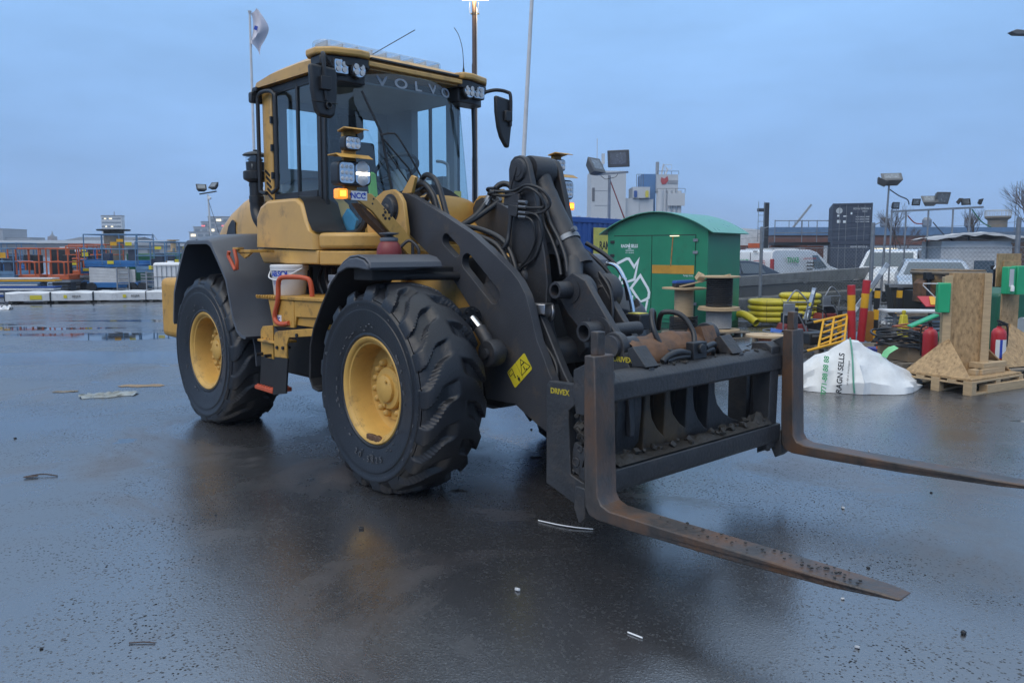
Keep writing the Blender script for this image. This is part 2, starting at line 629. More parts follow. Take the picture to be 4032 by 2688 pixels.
g = B()
S = 3000
g.add([(-S, -60, 0), (S, -60, 0), (S, S, 0), (-S, S, 0)], [(0, 1, 2, 3)])
o = g.build('ground', ground_mat(), smooth=0)
o['kind'] = 'structure'

# strip of stony soil along the fence
SOIL = mat('stony soil', (0.055, 0.045, 0.038), 0.8, var=0.5, scale=9, bump=0.9, bscale=22)
g = B()
rows = []
fx0, fy0, fx1, fy1 = 4.2, 23.4, 10.2, 12.9
nx, ny = 60, 10
for i in range(nx + 1):
    r = []
    for k in range(ny + 1):
        a = i / nx
        w = -1.25 + 2.0 * k / ny
        px = fx0 + (fx1 - fx0) * a + 0.868 * w
        py = fy0 + (fy1 - fy0) * a + 0.496 * w
        edge = 1 - abs(2 * k / ny - 1) ** 3
        r.append((px + random.uniform(-.03, .03), py, 0.004 + 0.06 * edge * random.uniform(0.3, 1)))
    rows.append(r)
g.grid(rows)
o = g.build('soil_strip', SOIL)
o['kind'] = 'structure'
g = B()
for i in range(420):
    a = random.random()
    w = random.uniform(-1.1, 0.6)
    s = random.uniform(0.015, 0.045)
    g.obox((fx0 + (fx1 - fx0) * a + .868 * w, fy0 + (fy1 - fy0) * a + .496 * w, 0.05), (s * 1.4, s, s * .8), (random.random(), random.random(), random.random() * 3))
o = g.build('gravel', mat('loose stones', (0.10, 0.09, 0.08), 0.75, var=0.5, scale=30), bevel=0.0, smooth=0)
tag(o, 'loose stones scattered on the soil below the chain-link fence', 'gravel', kind='stuff')

# ================================================================ wheel loader
WL = empty('wheel_loader', (-0.098, 6.0, 0), radians(-48.25), 'large yellow wheel loader carrying a pair of long rusty forks on the wet yard', 'wheel loader')
WB = 2.954
J = Vector((-WB / 2, 0, 0))
REAR = Matrix.Translation(J) @ Matrix.Rotation(radians(2.22), 4, 'Z') @ Matrix.Translation(-J)
NS = -1   # the side with the steps

def FB():
    return B()
def RB():
    return B(REAR)
def rp(x, y, z):
    return REAR @ Vector((x, y, z))
def rd(x, y, z):
    return REAR.to_3x3() @ Vector((x, y, z))

# ---- wheels
ZH = 0.690
def tyre_mesh(name, depth, nl):
    g = B()
    side = [(-.200, .340), (-.222, .375), (-.234, .383), (-.235, .396), (-.231, .400), (-.240, .43), (-.252, .475), (-.262, .53), (-.268, .548), (-.268, .558), (-.262, .562), (-.263, .595), (-.268, .602), (-.266, .618), (-.258, .622), (-.255, .645), (-.250, .660)]
    nt_ = 34
    tread = [(-.245 + .49 * i / nt_) for i in range(nt_ + 1)]
    nth = 720
    rows = []
    for i in range(nth):
        th = 2 * pi * i / nth
        row = []
        def lug(y, th):
            a = abs(y) / .245
            s = 0.0 if y < 0 else 0.5
            ph = (nl * th / (2 * pi) + s + 0.85 * a ** 1.25 + 0.06 * sin(9 * a)) % 1.0
            d = abs(ph - 0.5) * 2     # 0 in the middle of the groove
            w = 0.40 + 0.16 * a
            k = min(1, max(0, (w - d) / 0.11))
            k = k * k * (3 - 2 * k)
            c = min(1, max(0, (a - 0.10) / 0.22))
            return depth * k * c
        for (y, r) in side:
            dr = lug(-.245, th) * (1.0 if r > .65 else (0.35 if r > .63 else 0))
            row.append((r - dr, y + dr * .35))
        for y in tread:
            a = abs(y) / .245
            r = .738 - .048 * a ** 2.6 - (0.014 * max(0, (a - .88) / .12) ** 1.5) - lug(y, th)
            row.append((r, y))
        for (y, r) in reversed(side):
            dr = lug(.245, th) * (1.0 if r > .65 else (0.35 if r > .63 else 0))
            row.append((r - dr, -y - dr * .35))
        pr = []
        for (r, y) in row:
            x, z = r * cos(th), r * sin(th)
            if z < -ZH + .001:
                z = -ZH + .001
            if z < -.5 and abs(y) > .2:
                y += math.copysign(.010 * (-.5 - z) / .19, y)
            pr.append((x, y, z))
        rows.append(pr)
    rows.append(rows[0])
    g.grid(rows)
    o = g.build(name, RUB, None, smooth=50)
    me = o.data
    bpy.data.objects.remove(o)
    return me
TY_F = tyre_mesh('tyre', .042, 17)
TY_R = tyre_mesh('tyre', .020, 15)
def lathe_y(prof, n=48, m=None):
    g = B()
    g.lathe([(r, -y) for (r, y) in prof], (0, 0, 0), (0, -1, 0), n)
    return g
def mesh_of(g, name, m, **k):
    o = g.build(name, m, None, **k)
    me = o.data
    bpy.data.objects.remove(o)
    return me
# y runs inwards; outer face at negative y
g = B()
rim_prof = [(.335, -.17), (.345, -.20), (.368, -.212), (.374, -.222), (.366, -.230), (.350, -.226), (.338, -.214), (.334, -.205), (.322, -.200), (.318, -.190), (.312, -.17), (.306, -.10), (.302, -.06), (.298, -.042), (.275, -.031), (.0, -.029)]
g.lathe([(r, -y) for r, y in rim_prof], (0, 0, 0), (0, -1, 0), 64, cap=False)
RIM = mesh_of(g, 'rim', YR, smooth=40)
g = B()
g.lathe([(.232, -.02), (.228, .0), (.148, .004), (.145, .030), (.148, .041), (.141, .051), (.118, .054), (.098, .055), (.095, .074), (.086, .081), (.0, .082)], (0, -0.045, 0), (0, -1, 0), 40)
g.cyl((.04, -.10, .055), (.04, -.138, .055), .010, n=6)
g.cyl((-.02, -.08, -.118), (-.02, -.112, -.118), .012, n=6)
HUB = mesh_of(g, 'hub', YR, smooth=40)
g = B()
g.lathe([(.027, 0), (.027, .022), (.021, .042), (.009, .05), (.0, .05)], (0, 0, 0), (0, -1, 0), 8)
NUT = mesh_of(g, 'wheel_nut', YR, smooth=50)
g = B()
g.obox((0, 0, 0), (.10, .05, .07), (0, .1, .1))
MUDC = mesh_of(g, 'mud_clod', RUST)

def wheel(x, side, front):
    w = empty('wheel')
    w.parent = WL
    c = Vector((x, .94 * side, ZH))
    if not front:
        c = REAR @ c
        w.rotation_euler = (0, 0, radians(2.22) + (pi if side > 0 else 0))
    else:
        w.rotation_euler = (0, 0, pi if side > 0 else 0)
    w.location = c
    for nm, me in (('tyre', TY_F if front else TY_R), ('rim', RIM), ('hub', HUB)):
        o = bpy.data.objects.new(nm, me)
        COL.objects.link(o)
        o.parent = w
    if side < 0:
        for i in range(16):
            if front and i in (4, 12):
                continue
            o = bpy.data.objects.new('wheel_nut', NUT)
            COL.objects.link(o)
            o.parent = w
            a = 2 * pi * (i + .3) / 16
            o.location = (.190 * cos(a), -.044, .190 * sin(a))
        # raised marking round the sidewall
        marks = ('20.5R25', 250, .475, .062) if front else ('20.5R25', 40, .475, .05)
        s_, a0, rr, sz = marks
        for i, ch in enumerate(s_):
            a = radians(a0 + i * 6.6) if front else radians(a0 - i * 6.6)
            # read with the base of each letter towards the hub when near the top, rim outwards below
            ax = Vector((-sin(a), 0, cos(a)))
            rad_ = Vector((cos(a), 0, sin(a)))
            text('marking', ch, sz, RUBL, w, rad_ * rr + Vector((0, -.258, 0)), ax, -rad_, .002)
        g = B()
        for i in range(70 if front else 30):
            a = random.uniform(0, 2 * pi)
            r = random.choice((.43, .44, .455, .60, .615, .59)) + random.uniform(-.015, .015)
            ln = random.uniform(.006, .03)
            P = Vector((r * cos(a), -.247 - .016 * (1 if r > .5 else .2), r * sin(a)))
            g.obox(P, (ln, .006, .007), (0, -a + pi / 2, 0))
        g.build('sidewall_scuffs', RUBL, w, smooth=0)['kind'] = 'stuff'
    return w
WFN = wheel(0, -1, True)
WFF = wheel(0, 1, True)
WRN = wheel(-WB, -1, False)
WRF = wheel(-WB, 1, False)
# mud cake on the lower lip of the front rim
g = B()
for i in range(5):
    g.obox((-.01 + .03 * i - .03, -.214, -.325 - .006 * (i % 2)), (.05, .03, .035), (0, .1 * i, .2))
g.build('mud_clod', RUST, WFN, bevel=.006)

# ---- axles and black underbody
g = FB()
g.cyl((0, -.95, ZH), (0, .95, ZH), .15, n=16)
g.lathe([(.0, -.3), (.2, -.26), (.27, -.1), (.27, .1), (.2, .26), (0, .3)], (0, 0, ZH), (0, 1, 0), 20)
g.build('front_axle', BK, WL)
g = RB()
g.cyl((-WB, -.95, ZH), (-WB, .95, ZH), .15, n=16)
g.lathe([(.0, -.3), (.2, -.26), (.27, -.1), (.27, .1), (.2, .26), (0, .3)], (-WB, 0, ZH), (0, 1, 0), 20)
g.build('rear_axle', BK, WL)
g = RB()
g.box(-3.9, -1.05, -.55, .55, .62, 1.55)
g.box(-2.3, -1.45, -.88, .88, .56, 1.05)
g.box(-3.75, -2.2, -.74, .74, 1.0, 1.70)
g.build('rear_frame', BKM, WL, bevel=.03)
g = FB()
g.prism([(-1.2, .55), (.35, .5), (.55, .75), (.45, 1.25), (.1, 1.6), (-.95, 1.55), (-1.25, 1.1)], -.30, .30)
g.build('front_frame_core', BKM, WL, bevel=.02)
# engine bay clutter seen under the cab
g = RB()
for i in range(9):
    a = [(-2.05 + .12 * i, -.62 - .02 * (i % 3), 1.50), (-2.0 + .13 * i, -.70, 1.38), (-1.9 + .12 * i, -.68, 1.22)]
    g.tube(spl(a, 4), .016, 6)
g.cyl((-.95, -.72, 1.42), (-.95, -.84, 1.42), .05)
g.build('underbody_hose', HOSE, WL)
g = RB()
g.cyl((-1.02, -.84, 1.36), (-1.02, -.93, 1.36), .055, n=12)
g.cyl((-1.02, -.93, 1.36), (-1.02, -.95, 1.36), .03, n=12)
g.obox((-1.02, -.9, 1.43), (.1, .06, .05))
g.build('valve', GALV, WL, bevel=.005)

# ---- yellow front frame: tower plates, cross tube, lower body
plate = [(-1.02, 1.35), (-.58, 1.35), (-.49, 1.62), (-.475, 1.80), (-.52, 2.02), (-.575, 2.085), (-.66, 2.125), (-.80, 2.12), (-.93, 2.07), (-1.05, 1.95), (-1.12, 1.7)]
for sgn, nm in ((-1, 'tower_plate'), (1, 'tower_plate')):
    g = FB()
    hole = [] if sgn < 0 else [[(-.56 + .055 * cos(2 * pi * i / 14), 1.97 + .075 * sin(2 * pi * i / 14)) for i in range(14)]]
    pl = plate if sgn < 0 else [(-1.02, 1.35), (-.40, 1.35), (-.39, 1.62), (-.40, 1.86), (-.45, 2.0), (-.55, 2.07), (-.68, 2.13), (-.86, 2.135), (-.93, 2.08), (-1.0, 2.0), (-1.15, 1.95), (-1.2, 1.7)]
    g.prism(pl, sgn * .535, sgn * .50, holes=hole)
    g.build(nm, Y, WL, bevel=.006)
    g = FB()
    cx = -.70 if sgn < 0 else -.72
    g.lathe([(.0, .05), (.03, .05), (.04, .038), (.085, .036), (.095, .028), (.098, .0)], (cx, sgn * .535, 1.975), (0, sgn, 0) if sgn < 0 else (0, -1, 0), 24)
    if sgn > 0:
        g = FB()
        g.lathe([(.0, .03), (.03, .03), (.075, .026), (.085, .0)], (cx, .497, 1.93), (0, -1, 0), 24)
    o = g.build('pivot_pin', LINK, WL)
    if sgn < 0:
        g = FB()
        g.lathe([(.118, .003), (.0, .004)], (cx, -.535, 1.975), (0, -1, 0), 24)
        g.build('grease_ring', LINK, o)
g = FB()
g.lathe([(.11, -.50), (.115, -.3), (.14, 0), (.115, .3), (.11, .50)], (-.82, 0, 1.78), (0, 1, 0), 24)
g.box(-1.15, -.70, -.5, .5, 1.35, 1.70)
g.build('cross_tube', Y, WL, bevel=.01)
g = FB()
g.prism([(-1.0, .75), (-.2, .62), (.32, .80), (.34, 1.02), (.05, 1.42), (-.30, 1.62), (-.6, 1.66), (-1.05, 1.5)], -.385, -.34)
g.build('front_frame_plate', Y, WL, bevel=.006)
g = FB()
g.prism([(-1.0, .75), (-.2, .62), (.32, .80), (.34, 1.02), (.05, 1.42), (-.30, 1.62), (-.6, 1.66), (-1.05, 1.5)], .34, .385)
g.build('front_frame_plate', Y, WL, bevel=.006)
g = FB()
g.prism([(.02, 1.42), (.07, 1.44), (.38, 1.03), (.34, .99)], -.42, -.30)
g.build('frame_flange', Y, WL, bevel=.004)

# ---- boom arms
up = [(-.80, 2.02), (-.76, 2.08), (-.68, 2.105), (-.56, 2.085), (-.45, 2.045), (-.15, 1.925), (.22, 1.765), (.50, 1.60), (.64, 1.51), (.72, 1.44), (.785, 1.355), (.825, 1.26), (.86, 1.16), (.895, 1.06), (.95, .97), (1.01, .86), (1.055, .79), (1.10, .66), (1.20, .60), (1.22, .46), (1.12, .42), (1.04, .445), (.90, .50), (.79, .55), (.68, .605), (.52, .60), (.38, .60), (.345, .72), (.35, .86), (.40, 1.0), (.42, 1.06), (.24, 1.20), (-.02, 1.45), (-.37, 1.66), (-.58, 1.785), (-.74, 1.86), (-.80, 1.94)]
def slot(x0, z0, x1, z1, r):
    a = math.atan2(z1 - z0, x1 - x0)
    res = []
    for i in range(9):
        t = a + pi / 2 + pi * i / 8
        res.append((x0 + r * cos(t), z0 + r * sin(t)))
    for i in range(9):
        t = a - pi / 2 + pi * i / 8
        res.append((x1 + r * cos(t), z1 + r * sin(t)))
    return res
holes = [slot(-.085, 1.725, .035, 1.645, .048), slot(.165, 1.565, .465, 1.335, .062)]
for sgn in (-1, 1):
    g = FB()
    g.prism(up, sgn * .45, sgn * .385, holes=holes)
    g.build('boom_arm', BOOM, WL, bevel=.007)
# boom cross tube
g = FB()
g.cyl((.34, -.385, 1.30), (.34, .385, 1.30), .125, n=24)
g.cyl((.62, -.385, .92), (.62, .385, .92), .10, n=20)
g.build('boom_cross_tube', BOOM, WL)
# lift cylinders
for sgn in (-1, 1):
    y = sgn * .56
    g = FB()
    g.cyl((-.62, y * .98, 1.02), (.28, y, 1.16), .075, n=20)
    g.cyl((.22, y, 1.152), (.36, y, 1.172), .088, n=20)
    for i in range(8):
        a = 2 * pi * i / 8
        g.cyl((.355, y + .065 * cos(a), 1.172 + .065 * sin(a)), (.38, y + .065 * cos(a), 1.175 + .065 * sin(a)), .009, n=6)
    c = g.build('lift_cylinder', BK, WL)
    g = FB()
    g.cyl((.36, y, 1.172), (.47, y, 1.09), .035, n=16)
    g.build('piston_rod', CHROME, c)
    g = FB()
    g.tube(spl([(.44, y, 1.11), (.50, y, 1.05), (.55, y, .98)], 4), [.045] * 9, 12)
    g.lathe([(.035, -.055), (.085, -.055), (.092, -.04), (.092, .04), (.085, .055), (.035, .055)], (.575, y, .955), (0, 1, 0), 24, closed=True)
    g.build('rod_eye', LINK, c)
    g = FB()
    g.cyl((.575, sgn * .64, .955), (.575, sgn * .42, .955), .036, n=16)
    g.build('rod_pin', LINK, c)

# ---- central tilt lever: two tall plates with the link between them
lev = [(.42, 1.36), (.36, 1.47), (.33, 1.60), (.335, 1.79), (.31, 2.06), (.305, 2.23), (.325, 2.285), (.365, 2.315), (.42, 2.32), (.475, 2.30), (.51, 2.25), (.53, 2.18), (.585, 2.0), (.64, 1.78), (.685, 1.60), (.71, 1.42), (.70, 1.28), (.74, 1.10), (.80, .95), (.74, .88), (.66, .95), (.58, 1.10), (.52, 1.25)]
for y0, y1 in ((-.175, -.125), (.125, .175)):
    g = FB()
    g.prism(lev, y0, y1)
    o = g.build('tilt_lever', LINK, WL, bevel=.008)
    if y0 < 0:
        g = FB()
        g.lathe([(0, .022), (.05, .022), (.075, .018), (.085, .0)], (.415, -.175, 2.215), (0, -1, 0), 22)
        g.tube(spl([(.415, -.20, 2.235), (.40, -.205, 2.18), (.36, -.20, 2.10), (.36, -.19, 2.06)], 4), .007, 6)
        g.build('lever_pin', LINK, o)
        g = FB()
        g.lathe([(0, .035), (.06, .035), (.085, .02), (.095, .0)], (.42, -.175, 1.46), (0, -1, 0), 22)
        g.build('lever_boss', LINK, o)
g = FB()
g.cyl((.415, -.20, 2.215), (.415, .20, 2.215), .05, n=16)
g.build('lever_pin_shaft', LINK, WL)
g = FB()
g.cyl((.36, -.38, 1.42), (.36, .38, 1.42), .075, n=18)
g.build('lever_pivot_shaft', LINK, WL)
g = FB()
g.box(.34, .62, -.125, .125, 1.62, 1.70)
g.build('lever_web', LINK, WL)
# link rod
g = FB()
g.lathe([(.055, -.10), (.10, -.10), (.105, -.085), (.105, .085), (.10, .10), (.055, .10)], (.43, 0, 2.22), (0, 1, 0), 24, closed=True)
g.tube(spl([(.46, 0, 2.17), (.54, 0, 2.0), (.66, 0, 1.82), (.80, 0, 1.62), (.86, 0, 1.53)], 5), [.075] * 4 + [.083] * 12 + [.095] * 5, 18)
for y in (-.13, .13):
    g.tube(spl([(.84, y * .35, 1.56), (.90, y * .8, 1.49), (.95, y, 1.42), (.97, y, 1.38)], 4), [.075, .07, .065, .062, .06, .06, .06, .06, .062, .065, .068, .07, .07], 12)
    g.lathe([(.0, -.055), (.12, -.055), (.13, -.04), (.13, .04), (.12, .055), (.0, .055)], (.97, y, 1.36), (0, 1, 0), 26)
lk = g.build('tilt_link', LINK, WL, smooth=45)
g = FB()
g.lathe([(.088, -.02), (.092, -.018), (.092, .018), (.088, .02)], (.735, 0, 1.715), Vector((.12, 0, -.17)), 22, closed=True)
g.cyl((.80, -.02, 1.79), (.83, -.02, 1.80), .018, n=8)
g.build('hose_clamp', GALV, lk)
g = FB()
g.lathe([(.038, .0), (.038, .13), (.055, .13), (.058, .12), (.058, .0)], (.93, -.19, 1.385), (0, -1, 0), 20, closed=True)
g.lathe([(.0, .0), (.085, .0), (.085, .03), (.0, .03)], (.95, -.165, 1.38), (0, -1, 0), 20)
g.build('link_pin', LINK, lk)
# lower lever going down to the coupler
for y, dx in ((-.16, -.02), (.10, -.13)):
    g = B(Matrix.Translation((dx, 0, 0)))
    g.prism([(.88, 1.44), (.98, 1.50), (1.10, 1.45), (1.22, 1.30), (1.32, 1.18), (1.46, 1.02), (1.53, .86), (1.48, .74), (1.40, .72), (1.34, .84), (1.22, .98), (1.08, 1.10), (.94, 1.22), (.85, 1.34)], y - .028, y + .028)
    g.build('coupler_lever', LINK, WL, bevel=.007)
g = FB()
g.lathe([(.045, .0), (.045, .14), (.062, .14), (.066, .125), (.066, .0)], (1.20, -.19, 1.13), (0, -1, 0), 20, closed=True)
g.lathe([(.0, .0), (.10, .0), (.10, .04), (.0, .04)], (1.22, -.165, 1.12), (0, -1, 0), 22)
g.cyl((1.2, -.28, 1.19), (1.2, -.28, 1.215), .012, n=8)
g.build('lever_joint_pin', LINK, WL)
g = FB()
g.cyl((1.22, -.19, 1.12), (1.22, .19, 1.12), .05, n=14)
g.build('lever_joint_shaft', LINK, WL)
# boom nose bosses and coupler pins
g = FB()
g.cyl((1.13, -.47, .53), (1.13, .47, .53), .075, n=18)
g.build('boom_nose_pin', LINK, WL)
# rough casting under the lever (near side)
g = FB()
g.prism([(.62, 1.28), (.80, 1.22), (1.02, .86), (1.20, .62), (1.14, .56), (.96, .74), (.72, 1.06), (.58, 1.18)], -.33, -.27)
g.build('near_lever', LINK, WL, bevel=.008)

# ---- hydraulic couplings, blocks and hoses
g = FB()
g.lathe([(.0, -.09), (.058, -.09), (.062, -.08), (.062, -.065), (.04, -.06), (.04, .06), (.062, .065), (.062, .08), (.058, .09), (0, .09)], (.77, -.30, 1.235), (.35, .9, -.1), 18)
g.obox((.77, -.30, 1.255), (.14, .14, .07), (0, 0, .35))
g.build('coupling_head', STEEL, WL, bevel=.006)
g = FB()
g.lathe([(.0, -.05), (.045, -.05), (.05, -.03), (.05, .03), (.04, .05), (.0, .05)], (.735, -.36, 1.115), (.2, -1, .1), 14)
g.cyl((.72, -.3, 1.11), (.74, -.40, 1.11), .02, n=10)
g.build('coupling_cap', GALV, WL)
g = FB()
g.obox((.385, -.195, 2.01), (.16, .05, .10), (0, .15, 0))
g.obox((.40, -.20, 1.93), (.10, .05, .08), (0, .15, 0))
g.build('valve_block', LINK, WL, bevel=.006)
for i, z in enumerate((1.99, 1.955, 1.915, 1.885)):
    g = FB()
    g.cyl((.46, -.21, z), (.54, -.215, z - .008), .014, n=8)
    g.build('fitting', STEEL, WL)
HS = [
 # big pair sweeping over the cross tube
 ([(-.80, -.28, 1.90), (-.74, -.2, 1.84), (-.62, .02, 1.83), (-.55, .2, 1.93), (-.55, .34, 2.07), (-.50, .43, 2.20), (-.40, .47, 2.19), (-.32, .46, 2.05), (-.25, .44, 1.8), (-.12, .40, 1.6), (.05, .30, 1.45)], .026),
 ([(-.80, -.22, 1.87), (-.70, -.1, 1.82), (-.58, .1, 1.86), (-.52, .3, 1.98), (-.50, .46, 2.09), (-.58, .47, 2.12), (-.66, .47, 2.03), (-.64, .46, 1.88), (-.52, .45, 1.70), (-.36, .42, 1.58)], .024),
 ([(-.62, -.30, 2.20), (-.50, -.32, 2.24), (-.36, -.33, 2.18), (-.28, -.33, 2.03), (-.22, -.33, 1.90), (-.10, -.33, 1.78)], .022),
 ([(-.64, -.34, 2.15), (-.50, -.35, 2.17), (-.38, -.35, 2.08), (-.32, -.35, 1.96), (-.26, -.35, 1.88)], .022),
 ([(-.64, -.28, 2.11), (-.52, -.30, 2.13), (-.42, -.31, 2.05), (-.36, -.31, 1.95), (-.30, -.31, 1.85)], .024),
 ([(-.62, -.24, 2.06), (-.54, -.26, 2.08), (-.46, -.27, 2.00), (-.40, -.28, 1.9), (-.34, -.28, 1.82)], .022),
 # bundle running down between the arms
 ([(-.20, -.30, 1.80), (.05, -.28, 1.76), (.28, -.26, 1.68), (.42, -.27, 1.52), (.46, -.30, 1.35)], .022),
 ([(-.18, -.26, 1.83), (.08, -.24, 1.80), (.32, -.22, 1.70), (.46, -.24, 1.50), (.48, -.27, 1.30)], .020),
 ([(-.20, -.22, 1.78), (.02, -.20, 1.73), (.22, -.2, 1.60), (.36, -.22, 1.42), (.40, -.25, 1.25)], .022),
 ([(-.22, -.33, 1.74), (.0, -.33, 1.70), (.20, -.33, 1.60), (.36, -.33, 1.45)], .020),
 ([(-.25, -.18, 1.72), (-.05, -.15, 1.66), (.15, -.15, 1.52), (.30, -.18, 1.35)], .022),
 # loops on the lever head
 ([(.30, -.30, 2.09), (.22, -.30, 2.09), (.20, -.27, 2.075), (.26, -.24, 2.07), (.40, -.21, 2.07), (.55, -.22, 2.10), (.68, -.20, 2.06), (.72, -.16, 1.97), (.66, -.18, 1.91), (.54, -.215, 1.90)], .011),
 ([(.30, -.30, 2.06), (.23, -.30, 2.055), (.24, -.26, 2.045), (.40, -.21, 2.04), (.56, -.23, 2.08), (.66, -.21, 2.03), (.68, -.18, 1.95), (.62, -.2, 1.94), (.54, -.215, 1.945)], .011),
 ([(.54, -.215, 1.91), (.64, -.20, 1.88), (.66, -.18, 1.75), (.60, -.19, 1.60), (.48, -.21, 1.52), (.42, -.24, 1.44)], .010),
 ([(.54, -.215, 1.88), (.60, -.21, 1.84), (.60, -.19, 1.72), (.54, -.2, 1.60), (.44, -.22, 1.50)], .010),
 ([(.37, -.21, 1.90), (.36, -.22, 1.78), (.36, -.24, 1.70), (.30, -.27, 1.62), (.20, -.30, 1.56)], .017),
 # along the link
 ([(.60, -.10, 2.0), (.66, -.11, 1.86), (.76, -.11, 1.72), (.84, -.13, 1.60), (.88, -.15, 1.50)], .013),
 ([(.58, -.10, 1.95), (.62, -.12, 1.84), (.70, -.12, 1.72), (.78, -.14, 1.60), (.83, -.16, 1.48)], .013),
 # far side loops down to the coupler
 ([(.74, .14, 1.66), (.86, .2, 1.56), (.95, .24, 1.44), (1.0, .25, 1.30)], .016),
 ([(.76, .16, 1.70), (.90, .24, 1.60), (1.01, .28, 1.46), (1.06, .28, 1.30)], .016),
 ([(.98, .06, 1.50), (1.08, .06, 1.38), (1.12, .04, 1.22), (1.12, .02, 1.10)], .013),
 # near side, below the coupling heads
 ([(.60, -.33, 1.36), (.66, -.34, 1.32), (.71, -.33, 1.28)], .016),
 ([(.52, -.34, 1.30), (.55, -.36, 1.36), (.62, -.36, 1.33), (.68, -.35, 1.27)], .012),
 ([(.74, -.38, 1.06), (.82, -.38, .98), (.90, -.38, .86), (.94, -.40, .74)], .018),
 ([(.70, -.36, 1.02), (.80, -.36, .92), (.88, -.37, .82), (.91, -.40, .72)], .018),
 ([(.66, -.36, .98), (.74, -.36, .90), (.82, -.38, .80), (.88, -.42, .70)], .018),
 ([(.72, -.34, 1.08), (.86, -.33, 1.0), (.97, -.34, .88), (1.0, -.38, .76)], .016),
 ([(.66, -.36, 1.20), (.62, -.38, 1.12), (.68, -.38, 1.04), (.76, -.37, 1.05), (.80, -.36, 1.0)], .013),
]
for i, (pts, r) in enumerate(HS):
    g = FB()
    g.tube(spl(pts, 6), r, 9)
    g.build('hydraulic_hose', HOSE, WL, smooth=60)
for c, d in (((-.62, -.30, 2.20), (.3, 0, .1)), ((-.66, -.34, 2.15), (1, 0, .1)), ((-.66, -.28, 2.11), (1, 0, .1)), ((-.55, .34, 2.07), (0, .4, .6)), ((-.50, .46, 2.09), (0, .6, .2)), ((-.66, -.24, 2.05), (1, 0, .1))):
    g = FB()
    d = Vector(d).normalized() * .05
    c = Vector(c)
    g.cyl(c - d, c, .030, n=6)
    g.cyl(c, c + d, .027, n=12)
    g.build('fitting', GALV, WL)
g = FB()
g.prism([(-.75, 2.10), (-.60, 2.10), (-.55, 2.22), (-.60, 2.24)], -.40, -.37)
g.build('hose_bracket', Y, WL, bevel=.004)
g = FB()
g.box(-.53, -.47, .44, .47, 2.02, 2.17)
g.build('hose_bracket', Y, WL, bevel=.004)
# chrome handle and yellow-labelled coupling box by the far arm
g = FB()
g.tube(spl([(.86, .22, 1.50), (.90, .24, 1.555), (.97, .26, 1.53), (1.03, .27, 1.44), (1.08, .28, 1.30), (1.10, .28, 1.22)], 5), .016, 10)
g.build('chrome_handle', CHROME, WL)
g = FB()
g.box(1.06, 1.20, .24, .36, 1.10, 1.21)
o = g.build('coupling_box', BK, WL, bevel=.01)
g = FB()
g.box(1.08, 1.18, .25, .35, 1.211, 1.214)
g.build('yellow_label', STICK, o)

# ---- fork carriage
XB = 1.88
FC = empty('fork_carriage')
FC.parent = WL
def bar_poly(z0, z1):
    return [(XB - .13, z0), (XB - .012, z0), (XB, z0 + .015), (XB, z1 - .045), (XB - .03, z1 - .012), (XB - .06, z1), (XB - .13, z1)]
g = FB()
g.prism(bar_poly(.835, .985), -.93, .93)
g.build('upper_crossbar', CARR, FC, bevel=.006)
g = FB()
g.prism([(XB - .15, .335), (XB - .02, .335), (XB - .005, .36), (XB, .37), (XB, .465), (XB - .15, .485)], -.93, .93)
g.build('lower_crossbar', CARR, FC, bevel=.006)
for sgn in (-1, 1):
    y0, y1 = sorted((sgn * .905, sgn * .80))
    g = FB()
    g.prism([(1.78, .30), (XB - .10, .26), (XB - .02, .30), (XB - .01, 1.0), (XB - .06, 1.03), (1.72, 1.02), (1.70, .9), (1.73, .8), (1.75, .45), (1.72, .36)], y0, y1)
    g.build('side_post', CARR, FC, bevel=.006)
    ye = sgn * .905
    g = FB()
    g.prism([(1.50, .90), (1.50, .34), (1.56, .325), (1.72, .275), (1.80, .255), (1.80, .40), (1.69, .43), (1.68, .60), (1.67, .78), (1.72, .82), (1.80, .85), (1.80, .99), (1.74, 1.01), (1.73, .93), (1.52, .925)], ye - sgn * .0, ye + sgn * .045, holes=[])
    g.build('end_plate', CARR, FC, bevel=.005)
    g = FB()
    g.prism([(1.515, .88), (1.66, .88), (1.66, .36), (1.515, .36)], ye - sgn * .06, ye - sgn * .01)
    g.build('hook_plate', CARR, FC, bevel=.004)
    g = FB()
    for (x, z, r) in ((1.71, .50, .028), (1.74, .58, .022), (1.68, .44, .02)):
        g.lathe([(r * .5, .0), (r * .5, .03), (r, .03), (r, .0)], (x, ye, z), (0, sgn, 0), 14, closed=True)
    g.obox((1.72, ye + sgn * .01, .52), (.09, .03, .16), (0, .3, 0))
    g.build('lock_lug', CARR, FC, bevel=.003)
g = FB()
for i in range(26):
    a = random.random()
    g.obox((1.74 + random.uniform(-.03, .04), -.905 - random.uniform(.0, .05), .62 + .33 * a), (random.uniform(.02, .06), random.uniform(.02, .05), random.uniform(.02, .07)), (random.random(), random.random(), random.random()))
g.build('caked_mud', MUDM, FC, bevel=.004)['kind'] = 'stuff'
